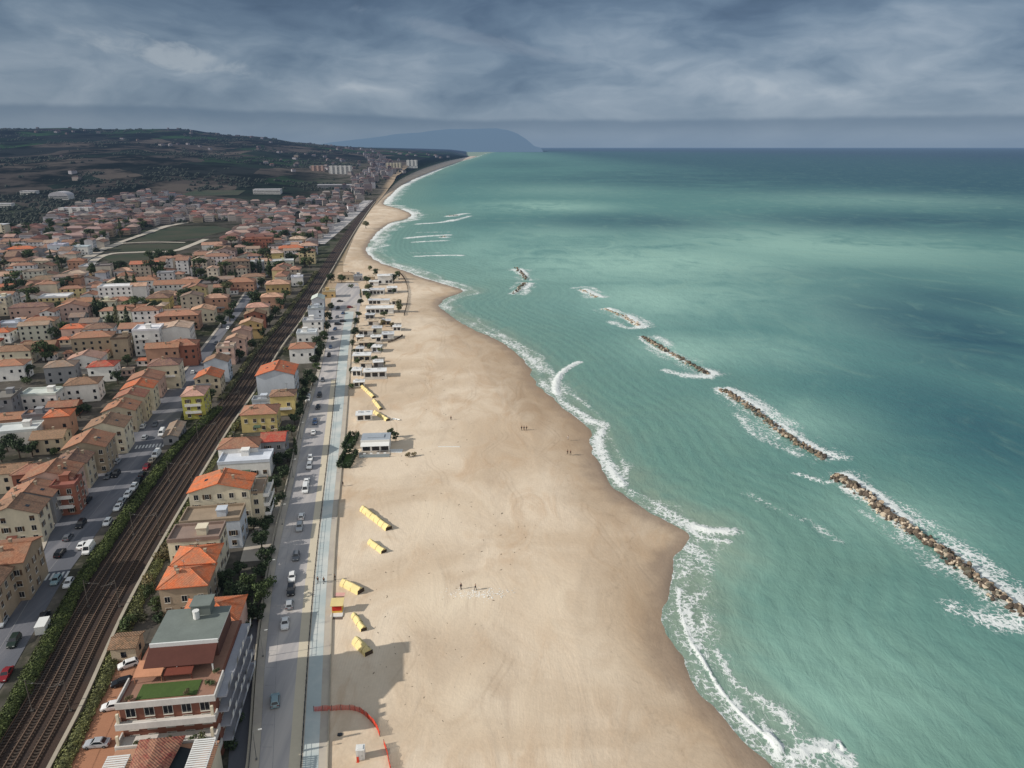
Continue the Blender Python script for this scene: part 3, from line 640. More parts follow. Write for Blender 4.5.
def house(px, py, w, d, h, kind, wall, roof, label, rot=12.0, rh=None, detail=1, cat='house', group=None, pos=None, name='house', blank='', balc='', ch=True):
    if rh is None: rh = {'hip': min(w, d)*.19, 'gable_y': w*.16, 'gable_x': d*.18}.get(kind, .7)
    x, y, _ = at(px, py, h+rh*.5) if pos is None else pos
    root = empty(name, (x, y, 0), R(rot)); tag(root, label, cat, group)
    HOUSES.append((x, y, w, d, root))
    wc = WALL[wall]; j = 1+rng.uniform(-.08, .05); wc = (wc[0]*j, wc[1]*j, wc[2]*j, 1)
    rc = ROOF[roof]; j = 1+rng.uniform(-.12, .1); j *= rng.uniform(.78, 1.04) if roof not in ('orange', 'red') else 1; rc = (rc[0]*j, rc[1]*j*rng.uniform(.95, 1.1), rc[2]*j*rng.uniform(.95, 1.15), 1)
    mb = MB(); mb.box(-w/2, w/2, -d/2, d/2, 0, h-.12)
    if kind == 'gable_y':
        for yy in (-d/2, d/2):
            q = [(-w/2,yy,h-.12), (w/2,yy,h-.12), (0,yy,h+rh-.22)]; mb.face(q if yy < 0 else q[::-1])
    if kind == 'gable_x':
        for xx in (-w/2, w/2):
            q = [(xx,-d/2,h-.12), (xx,d/2,h-.12), (xx,0,h+rh-.22)]; mb.face(q if xx > 0 else q[::-1])
    fl = max(1, int(h/3.0)); nf = max(1, int(w/3.2)); ns = max(1, int(d/3.4))
    BAL = []
    if detail == 1:
        for f in range(fl):
            z = f*3.0+.95
            if 'f' not in blank:
                for i in range(nf):
                    if rng.random() < .78: plain_window(mb, 'f', -w/2+(i+.5)*w/nf, z, w, d)
            if 'r' not in blank:
                for i in range(ns):
                    if rng.random() < .9: plain_window(mb, 'r', -d/2+(i+.5)*d/ns, z, w, d)
            plain_window(mb, 'l', 0, z, w, d)
            if f and 'f' not in blank and rng.random() < .34:
                bb = MB(); a = rng.uniform(-.2, .2)*w; bw_ = w*rng.uniform(.16, .3); bb.box(a-bw_, a+bw_, -d/2-1.3, -d/2-.045, f*3-.14, f*3); bb.box(a-bw_, a+bw_, -d/2-1.3, -d/2-1.2, f*3, f*3+.9); BAL.append(bb)
    obj('wall', mb, ['plaster', 'glass_dark'], root, col=wc)
    for bb in BAL: obj('balcony', bb, 'plaster', root, col=rng.choice((wc, WALL['white'], WALL['grey'])))
    ro = obj('roof', roof_mesh(kind, w, d, h, rh), ['tiles' if kind != 'flat' and roof not in ('pale', 'white') else 'plaster', 'plaster'], root, col=rc)
    if kind == 'flat' and detail: 
        mb = MB(); a, b = rng.uniform(-.25, .25)*w, rng.uniform(-.1, .3)*d
        mb.box(a-1.2, a+1.2, b-1.3, b+1.3, h+.03, h+2.0); mb.box(a-1.4, a+1.4, b-1.5, b+1.5, h+2.0, h+2.18)
        obj('stair_housing', mb, 'plaster', ro, col=wc)
    elif ch and detail:
        for k in range(1 if detail == 1 else 2):
            mb = MB(); a, b = rng.uniform(-.3, .3)*w, rng.uniform(-.25, .25)*d
            t = 1-abs(a)/(w/2) if kind != 'gable_x' else 1-abs(b)/(d/2)
            zt = h+rh*max(.25, t if kind != 'hip' else min(t, 1-abs(b)/(d/2)))
            mb.box(a-.3, a+.3, b-.3, b+.3, zt-.9, zt+1.0); mb.box(a-.4, a+.4, b-.4, b+.4, zt+1.0, zt+1.12)
            obj('chimney', mb, 'plaster', ro, col=WALL['stone'])
        if kind == 'gable_y' and detail == 2:
            for s_ in (-1, 1):
                a, b = s_*w*.27, rng.uniform(-.25, .25)*d; sl_ = (rh+.12*.9)/(w/2+.45); z0 = h+rh-abs(a)*sl_; mb = MB()
                q = [(a-.45, b-.6, z0+s_*.45*sl_+.07), (a+.45, b-.6, z0-s_*.45*sl_+.07), (a+.45, b+.6, z0-s_*.45*sl_+.07), (a-.45, b+.6, z0+s_*.45*sl_+.07)]; mb.face(q)
                lo_ = [(x_, y_, z_-.12) for x_, y_, z_ in q]
                for k_ in range(4): mb.face([lo_[k_], lo_[(k_+1) % 4], q[(k_+1) % 4], q[k_]])
                if rng.random() < .7: obj('roof_window', mb, 'glass_dark', ro)
        if detail == 2:
            mb = MB(); a = rng.uniform(-.2, .2)*w; mb.tube([(a,0,h+rh*.4), (a,0,h+rh+2.4)], .05, 5); mb.tube([(a-.6,0,h+rh+2.3), (a+.6,0,h+rh+2.3)], .035, 4); mb.tube([(a-.45,.3,h+rh+2.0), (a+.45,-.3,h+rh+2.0)], .035, 4); obj('aerial', mb, 'metal_grey', ro)
    if detail == 2:
        for f in range(fl):
            z = f*3.0+1.0
            wi = rng.choice(WIN[:3])
            if 'f' not in blank:
                for i in range(nf):
                    if rng.random() < .84: link('window', wi if rng.random() < .6 else rng.choice(WIN[:3]), root, (-w/2+(i+.5)*w/nf+rng.uniform(-.25, .25), -d/2-.001, z))
            if 'r' not in blank:
                for i in range(ns):
                    if rng.random() < .84: link('window', wi if rng.random() < .6 else rng.choice(WIN[:3]), root, (w/2+.001, -d/2+(i+.5)*d/ns, z), R(90))
            link('window', wi, root, (-w/2-.001, 0, z), R(-90))
            if f == 0 and rng.random() < .6 and 'f' not in blank:
                a = rng.uniform(-.2, .2)*w; mb = MB(); mb.face([(a-1.3,-d/2-1.3,2.35), (a+1.3,-d/2-1.3,2.35), (a+1.3,-d/2-.01,2.95), (a-1.3,-d/2-.01,2.95)]); mb.face([(a-1.3,-d/2-1.3,2.3), (a-1.3,-d/2-.01,2.9), (a+1.3,-d/2-.01,2.9), (a+1.3,-d/2-1.3,2.3)]); mb.face([(a-1.3,-d/2-1.3,2.15), (a+1.3,-d/2-1.3,2.15), (a+1.3,-d/2-1.3,2.35), (a-1.3,-d/2-1.3,2.35)])
                obj('awning', mb, 'plaster', root, col=rng.choice((lin(120,70,56,.7), lin(84,104,84,.7), lin(206,196,176,.8), lin(190,140,70,.8))))
            if f and 'r' in balc:
                mb = MB(); mb.box(w/2+.01, w/2+1.5, -d*.42, d*.42, f*3-.16, f*3); mb.box(w/2+1.38, w/2+1.5, -d*.42, d*.42, f*3, f*3+.95, 0)
                obj('balcony', mb, 'plaster', root, col=WALL['white'])
            if f and 'f' in balc:
                mb = MB(); mb.box(-w*.36, w*.36, -d/2-1.4, -d/2-.01, f*3-.16, f*3); mb.box(-w*.36, w*.36, -d/2-1.4, -d/2-1.28, f*3, f*3+.95)
                obj('balcony', mb, 'plaster', root, col=WALL['white'])
    return root

# ================================================================== roads, promenade, railway
struct(sheet('seaside_road', fL, fB, 68, 520, .024, 'asphalt', 120))
struct(sheet('pavement', lambda y: fL(y)-1.7, fL, 68, 500, .14, 'pale_paving', 120))
sheet('road_shoulder', lambda y: fB(y)-2.2, lambda y: fB(y)-.05, 68, 330, .035, 'cream_edge', 100)
sheet('promenade', lambda y: fB(y)+.12, fP, 68, 500, .05, 'pale_paving', 120)
sheet('cycle_lane', lambda y: fB(y)+.3, lambda y: fP(y)-1.55*(1+.0*y), 68, 480, .062, 'cycle_lane', 120)
# painted bay lines and edge line of the parking lane
mb = MB()
y = 80.0
while y < 330:
    x = fL(y)+.3; mb.box(x, x+1.9, y, y+.09, .025, .032); y += 5.4
obj('parking_marking', mb, 'worn_paint')['kind'] = 'structure'
sheet('lane_marking', lambda y: fL(y)+2.4, lambda y: fL(y)+2.48, 70, 200, .03, 'worn_paint', 80)
mb = MB()
for i in range(20): mb.box(-.12, .12, i*5, i*5+2.5, 0, .01)
# the town street behind the railway hedge
sl_px = [(-110,700),(0,614),(26,588),(60,513),(85,473),(110,444),(138,418),(160,398),(178,380),(204,348),(224,322),(239,303),(251,284),(258,266)]
sr_px = [(-100,800),(-8,700),(28,642),(60,585),(84,551),(110,515),(135,481),(154,456),(170,438),(178,424),(184,408),(193,390),(202,371),(214,350),(230,327),(246,306),(260,285),(265,266)]
fsl, fsr = fx(spline(sl_px, 0, 5)), fx(spline(sr_px, 0, 5))
sheet('town_street', fsl, fsr, 62, 590, .02, 'asphalt_dark', 140)
sheet('street_pavement', lambda y: fsl(y)-1.6, fsl, 70, 560, .13, 'pale_paving', 120)
mb = MB()
for cx, cy, n in ((47, 577, 9), (150, 446, 9)):
    x, y, _ = at(cx, cy); a = R(14)
    for i in range(n):
        o = (i-(n-1)/2)*1.15
        q = [(o-.28, -1.6), (o+.28, -1.6), (o+.28, 1.6), (o-.28, 1.6)]
        mb.face([(x+u*math.cos(a)-v*math.sin(a), y+u*math.sin(a)+v*math.cos(a), .03) for u, v in q])
obj('crossing_marking', mb, 'white_paint')['kind'] = 'structure'
sheet('street_marking', lambda y: fsr(y)-5.4, lambda y: fsr(y)-5.3, 75, 260, .03, 'worn_paint', 80)
ribbon('avenue', spline([(316,244),(330,233),(347,219),(363,205),(378,192),(388,184)], 0, 6), 20, .03, 'asphalt')
ribbon('country_road', spline([(70,268),(88,257),(104,249),(120,243),(142,235),(165,226.5),(186,222.5)], 0, 6), 11, .03, 'pale_paving')
ribbon('lane_road', spline([(84,272),(96,259),(112,253.5),(140,252),(172,251),(190,245.5),(206,239)], 0, 6), 8, .035, 'pale_paving')
ribbon('cross_road', spline([(118,243.5),(150,242),(185,242.5)], 0, 5), 5, .04, 'pale_paving')
px_sheet('green_field', [(122,242.5),(150,233),(174,226.5),(215,226),(232,229),(200,238),(168,241)], .03, 'meadow')
px_sheet('green_field', [(100,251),(122,245),(160,243.5),(190,243.8),(172,250),(120,251.5)], .03, 'meadow')
px_sheet('allotment_field', [(102,256),(140,253),(170,252.5),(150,262),(110,262)], .03, 'meadow')
px_sheet('car_park', [(327,334),(331,300),(337,283),(358,283),(362,296),(358,316),(354,334)], .015, 'asphalt')
px_sheet('courtyard', [(60,800),(88,700),(112,652),(142,652),(122,768),(118,800)], .03, 'terracotta_paving')
px_sheet('yard', [(246,540),(266,512),(270,500),(286,500),(268,560),(240,562)], .01, 'pale_paving')
px_sheet('yard', [(226,800),(236,640),(262,610),(255,660),(248,800)], .015, 'asphalt_dark')

# railway: ballast, two tracks, retaining wall, verge
sheet('railway_ballast', lambda y: np.maximum(fhedge(y)+1.6, fwall(y)-16.5) if y < 290 else fwall(y)-11.5, lambda y: fwall(y)-.2, 62, 4200, .01, 'ballast', 260)
def tangent(f, y): return math.atan2(-(f(y+2)-f(y-2)), 4.0)
def rails(off, label):
    ys_ = np.geomspace(66, 2600, 260); xs_ = np.array([fwall(y) for y in ys_])-off
    L = np.stack([xs_, ys_], -1)
    root = empty('railway_track', (float(xs_[0]), float(ys_[0]), 0)); tag(root, label, 'railway track')
    ox, oy = xs_[0], ys_[0]
    for s in (-1, 1):
        mb = MB()
        T = np.gradient(L, axis=0); T /= np.linalg.norm(T, axis=1)[:, None]; N = np.stack([T[:, 1], -T[:, 0]], -1)
        Q = L+N*s*.76
        for a, b, n1_, n2_ in zip(Q[:-1], Q[1:], N[:-1], N[1:]):
            hw = .075
            p0, p1, p2, p3 = a-n1_*hw, a+n1_*hw, b+n2_*hw, b-n2_*hw
            pts = [(p[0]-ox, p[1]-oy, z) for z in (.22, .40) for p in (p0, p1, p2, p3)]
            mb.add(pts, [(4,5,6,7), (0,4,7,3), (1,2,6,5)])
        obj('rail', mb, 'rail_steel', root)
    mb = MB(); y = 68.0
    while y < 430:
        x = fwall(y)-off; a = tangent(fwall, y); ca, sa = math.cos(a), math.sin(a)
        q = [(-1.25, -.15), (1.25, -.15), (1.25, .15), (-1.25, .15)]
        pts = [(x+u*ca-v*sa-ox, y+u*sa+v*ca-oy, z) for z in (.03, .23) for u, v in q]
        mb.add(pts, [(4,5,6,7), (0,1,5,4), (1,2,6,5), (2,3,7,6), (3,0,4,7)]); y += .78
    s_ = obj('sleeper', mb, 'sleeper', root); s_['kind'] = 'stuff'
rails(3.9, 'seaward rusty railway track beside the pale boundary wall')
rails(7.6, 'landward rusty railway track beside the shaded hedge strip')
rails(11.0, 'dark overgrown siding track along the foot of the hedge')
def along_wall(name, f, y0, y1, wdt, h, mat, label, cat, off=0.0, n=150):
    ys_ = np.geomspace(y0, y1, n); mb = MB(); ox, oy = float(f(y0)), y0
    for a, b in zip(ys_[:-1], ys_[1:]):
        xa, xb_ = f(a)+off, f(b)+off
        v = [(xa-wdt/2-ox, a-oy, 0), (xa+wdt/2-ox, a-oy, 0), (xb_+wdt/2-ox, b-oy, 0), (xb_-wdt/2-ox, b-oy, 0)]
        v += [(p[0], p[1], h) for p in v]
        mb.add(v, [(4,5,6,7), (0,4,7,3), (1,2,6,5)]+([(0,1,5,4)] if a == ys_[0] else [])+([(2,3,7,6)] if b == ys_[-1] else []))
    o = obj(name, mb, mat, loc=(ox, oy, 0)); return tag(o, label, cat)
along_wall('railway_wall', fwall, 66, 1500, .75, .9, 'concrete', 'long pale concrete wall between the railway and the seaside houses', 'wall')
along_wall('garden_wall', fL, 68, 330, .25, 1.25, 'concrete', 'low pale garden wall along the seaside pavement', 'wall', off=-2.0)
along_wall('promenade_kerb', fP, 68, 480, .22, .3, 'concrete', 'pale kerb between the promenade and the sand', 'kerb', off=.1)
# railing between the road and the cycle lane
root = empty('railing', (0, 0, 0)); tag(root, 'long dark railing between seaside road and pale blue cycle lane', 'railing')
mb = MB(); ys_ = np.geomspace(70, 330, 130)
for z in (.45, .9): mb.tube([(fB(y), y, z) for y in ys_], .028, 5)
obj('handrail', mb, 'dark_metal', root)
pm = MB(); pm.box(-.05, .05, -.05, .05, .03, .98); pmesh = pm.mesh('post', 'dark_metal')
for k in range(90):
    y = 72*math.exp(k/90*math.log(330/72)); link('post', pmesh, root, (float(fB(y)), y, 0))
# overhead line masts
def mast_meshes(arm):
    mb = MB(); mb.tube([(0,0,0), (0,0,7.4)], .12, 6, r2=.08); mb.box(-.3, .3, -.3, .3, 0, .35); p_ = mb.mesh('pole', 'mast_steel')
    mb = MB(); mb.tube([(0,0,6.6), (-arm,0,6.1)], .07, 5); mb.tube([(0,0,7.3), (-arm*.6,0,6.3)], .05, 4); mb.tube([(-arm,0,6.1), (-arm,0,5.6)], .05, 4); a_ = mb.mesh('arm', 'mast_steel')
    mb = MB(); mb.tube([(-arm*.3,0,6.42), (-arm*.3+.3,0,6.5)], .09, 6); i_ = mb.mesh('insulator', 'metal_grey')
    return p_, a_, i_
MM = {1: mast_meshes(3.2), -1: mast_meshes(-3.2)}
mk = 0
for yb in (83, 116, 150, 184, 219, 255, 292, 330, 370, 410, 452, 495, 560, 640):
    mk += 1
    for s in (1, -1):
        off = 1.9 if s > 0 else 9.35
        root = empty('catenary_mast', (float(fwall(yb))-off, yb, 0), tangent(fwall, yb))
        tag(root, '%s overhead line mast on the %s side of the railway, counting from the near end' % (ordn(mk), 'seaward' if s > 0 else 'landward'), 'railway mast', 'overhead line masts along the railway')
        for nm, me in zip(('pole', 'arm', 'insulator'), MM[s]): link(nm, me, root)
for off, lb in ((3.9, 'thin overhead contact wire above the seaward track'), (7.6, 'thin overhead contact wire above the landward track')):
    mb = MB(); mb.tube([(fwall(y)-off, y, 5.55) for y in np.linspace(66, 600, 120)], .03, 4); tag(obj('contact_wire', mb, 'dark_metal'), lb, 'wire')

# ================================================================== vegetation
def leaves(mb, c, rad, n, size, r_, flat=.25):
    for _ in range(n):
        d = Vector((r_.gauss(0,1), r_.gauss(0,1), r_.gauss(0,1))).normalized(); t = r_.uniform(.55, 1.0)
        p = Vector((c[0]+d.x*rad[0]*t, c[1]+d.y*rad[1]*t, c[2]+d.z*rad[2]*t))
        nrm = (d+Vector((r_.gauss(0,.6), r_.gauss(0,.6), r_.gauss(0,.6)+flat))).normalized()
        a = nrm.orthogonal().normalized(); b = nrm.cross(a); s = size*r_.uniform(.6, 1.35); an = r_.uniform(0, 6.28)
        u = (a*math.cos(an)+b*math.sin(an))*s; v = (b*math.cos(an)-a*math.sin(an))*s*.7
        mb.face([p-u, p-v*.8, p+u, p+v*.8])
def tree_meshes(kind, seed):
    r_ = random.Random(seed); cr_ = MB(); tr = MB()
    if kind == 'round':
        tr.tube([(0,0,0), (.05,.03,1.2), (.0,.1,2.6)], .2, 7, r2=.12)
        for k in range(4):
            a = k*1.57+r_.uniform(-.4, .4); tr.tube([(0,.1,1.9), (math.cos(a)*.8, math.sin(a)*.8, 3.0), (math.cos(a)*1.4, math.sin(a)*1.4, 3.9)], .09, 5, r2=.03)
        for k in range(11):
            a = r_.uniform(0, 6.28); q = r_.uniform(.3, 1.75)
            leaves(cr_, (q*math.cos(a), q*math.sin(a), r_.uniform(2.3, 4.9)-q*.3), (r_.uniform(.8,1.25), r_.uniform(.8,1.25), r_.uniform(.65,.95)), 95, .26, r_)
    elif kind == 'pine':
        tr.tube([(0,0,0), (.1,0,3.5), (.0,.1,6.2)], .24, 7, r2=.14)
        for k in range(5):
            a = k*1.26; tr.tube([(0,.1,5.2), (math.cos(a)*1.2, math.sin(a)*1.2, 6.3), (math.cos(a)*2.2, math.sin(a)*2.2, 6.9)], .1, 5, r2=.03)
        for k in range(13):
            a = r_.uniform(0, 6.28); q = r_.uniform(.2, 2.7)
            leaves(cr_, (q*math.cos(a), q*math.sin(a), r_.uniform(6.5, 7.7)-q*.18), (r_.uniform(.9,1.3), r_.uniform(.9,1.3), .55), 85, .24, r_, .8)
    elif kind == 'cypress':
        tr.tube([(0,0,0), (0,0,1.0), (0,0,6.0)], .16, 6, r2=.04)
        for k in range(12):
            t = k/11; q = .95*math.sin(math.pi*(.16+.8*t))**.8
            leaves(cr_, (r_.uniform(-.12,.12), r_.uniform(-.12,.12), .8+t*6.4), (q, q, .65), 70, .2, r_)
    else:   # low shrub
        for k in range(3): a = k*2.1; tr.tube([(0,0,0), (math.cos(a)*.35, math.sin(a)*.35, .9)], .05, 5, r2=.02)
        for k in range(6):
            a = r_.uniform(0, 6.28); q = r_.uniform(.1, .9)
            leaves(cr_, (q*math.cos(a), q*math.sin(a), r_.uniform(.6, 1.25)), (.65, .65, .55), 60, .17, r_)
    return tr.mesh('trunk', 'bark'), cr_.mesh('crown', 'foliage')
TREE = {k: [tree_meshes(k, 40+i) for i in range(3)] for k in ('round', 'pine', 'cypress', 'shrub')}
GREEN = dict(dark=(.022,.034,.018,1), mid=(.038,.055,.024,1), olive=(.062,.068,.036,1), dry=(.095,.08,.045,1), fresh=(.055,.085,.03,1))
KN = dict(round='bushy tree', pine='umbrella pine', cypress='slender cypress', shrub='low shrub')
used_labels = {}
def uniq(base):
    used_labels[base] = used_labels.get(base, 0)+1
    k = used_labels[base]
    return base if k == 1 else '%s %s' % (ordn(k), base)
def tree(px, py, kind, s, g_, where, pos=None, group=None):
    x, y, z = pos if pos is not None else at(px, py, 0)
    nm = {'round': 'tree', 'pine': 'pine_tree', 'cypress': 'cypress_tree', 'shrub': 'shrub'}[kind]
    root = empty(nm, (x, y, z), rng.uniform(0, 6.28)); k = s*rng.uniform(.92, 1.08); root.scale = (k*rng.uniform(.9, 1.1), k*rng.uniform(.9, 1.1), k)
    tag(root, uniq('%s green %s %s' % ({'dark': 'dark', 'mid': 'mid', 'olive': 'olive', 'dry': 'yellowish', 'fresh': 'fresh'}[g_], KN[kind], where)), 'shrub' if kind == 'shrub' else 'tree', group)
    t, c_ = rng.choice(TREE[kind]); link('trunk', t, root); j = rng.uniform(.8, 1.2); q = GREEN[g_]; link('crown', c_, root, col=(q[0]*j, q[1]*j, q[2]*j, 1))
    return root
def hedge_mesh(f, y0, y1, wdt, h, dens, size, seed, ox, oy, jitter=.5):
    r_ = random.Random(seed); mb = MB(); y = y0
    while y < y1:
        hh = h*(.75+.5*float(fbm(np.array([y*.35]), np.array([3.1]), 3)[0])); ww = wdt*(.7+.6*float(fbm(np.array([y*.3]), np.array([9.1]), 3)[0]))
        for _ in range(dens):
            u = r_.uniform(-1, 1); t = r_.random()
            if r_.random() < .5: p = Vector((u*ww/2, 0, hh*(.8+.2*math.cos(u*1.5))+r_.gauss(0, .12)))
            else: p = Vector(((1 if u > 0 else -1)*ww/2*(1+r_.gauss(0, .1)), 0, hh*r_.uniform(.05, .95)))
            p += Vector((f(y)-ox, y-oy+r_.uniform(-jitter, jitter), 0))
            nrm = Vector((u+r_.gauss(0,.4), r_.gauss(0,.5), .8+r_.gauss(0,.4))).normalized(); a = nrm.orthogonal().normalized(); b = nrm.cross(a)
            s = size*r_.uniform(.6, 1.4)*(.7+y/300); mb.face([p-a*s, p-b*s*.7, p+a*s, p+b*s*.7])
        y += .33+y*.0012
    # woody core so that the hedge is not see-through
    n = 60; ys_ = np.geomspace(y0, y1, n)
    for a, b in zip(ys_[:-1], ys_[1:]):
        k = wdt*.34
        v = [(f(a)-ox-k, a-oy, 0), (f(a)-ox+k, a-oy, 0), (f(b)-ox+k, b-oy, 0), (f(b)-ox-k, b-oy, 0)]; v += [(q[0], q[1], h*.72) for q in v]
        mb.add(v, [(4,5,6,7), (0,4,7,3), (1,2,6,5)])
    return mb
def hedge(f, y0, y1, wdt, h, dens, size, seed, col, label):
    ox, oy = float(f(y0)), y0
    o = obj('hedge', hedge_mesh(f, y0, y1, wdt, h, dens, size, seed, ox, oy), 'foliage', loc=(ox, oy, 0), col=col); return tag(o, label, 'hedge')
fhh = lambda y: fhedge(y)+1.9
hedge(fhh, 64, 288, 3.0, 1.6, 70, .18, 3, (.042,.056,.02,1), 'long clipped hedge between the town street and the railway')
fv = lambda y: fwall(y)+1.9
o = obj('verge_grass', hedge_mesh(fv, 66, 215, 2.6, .75, 46, .19, 5, 0, 0), 'foliage', col=(.085,.092,.042,1)); o['kind'] = 'stuff'
fv2 = lambda y: fwall(y)+1.4
o = obj('verge_grass', hedge_mesh(fv2, 215, 330, 1.8, .5, 30, .16, 6, 0, 0), 'foliage', col=(.08,.085,.045,1)); o['kind'] = 'stuff'
fv3 = lambda y: fwall(y)-12.6
o = obj('trackside_weeds', hedge_mesh(fv3, 300, 640, 2.6, 1.3, 22, .2, 7, 0, 0), 'foliage', col=(.06,.062,.035,1)); o['kind'] = 'stuff'

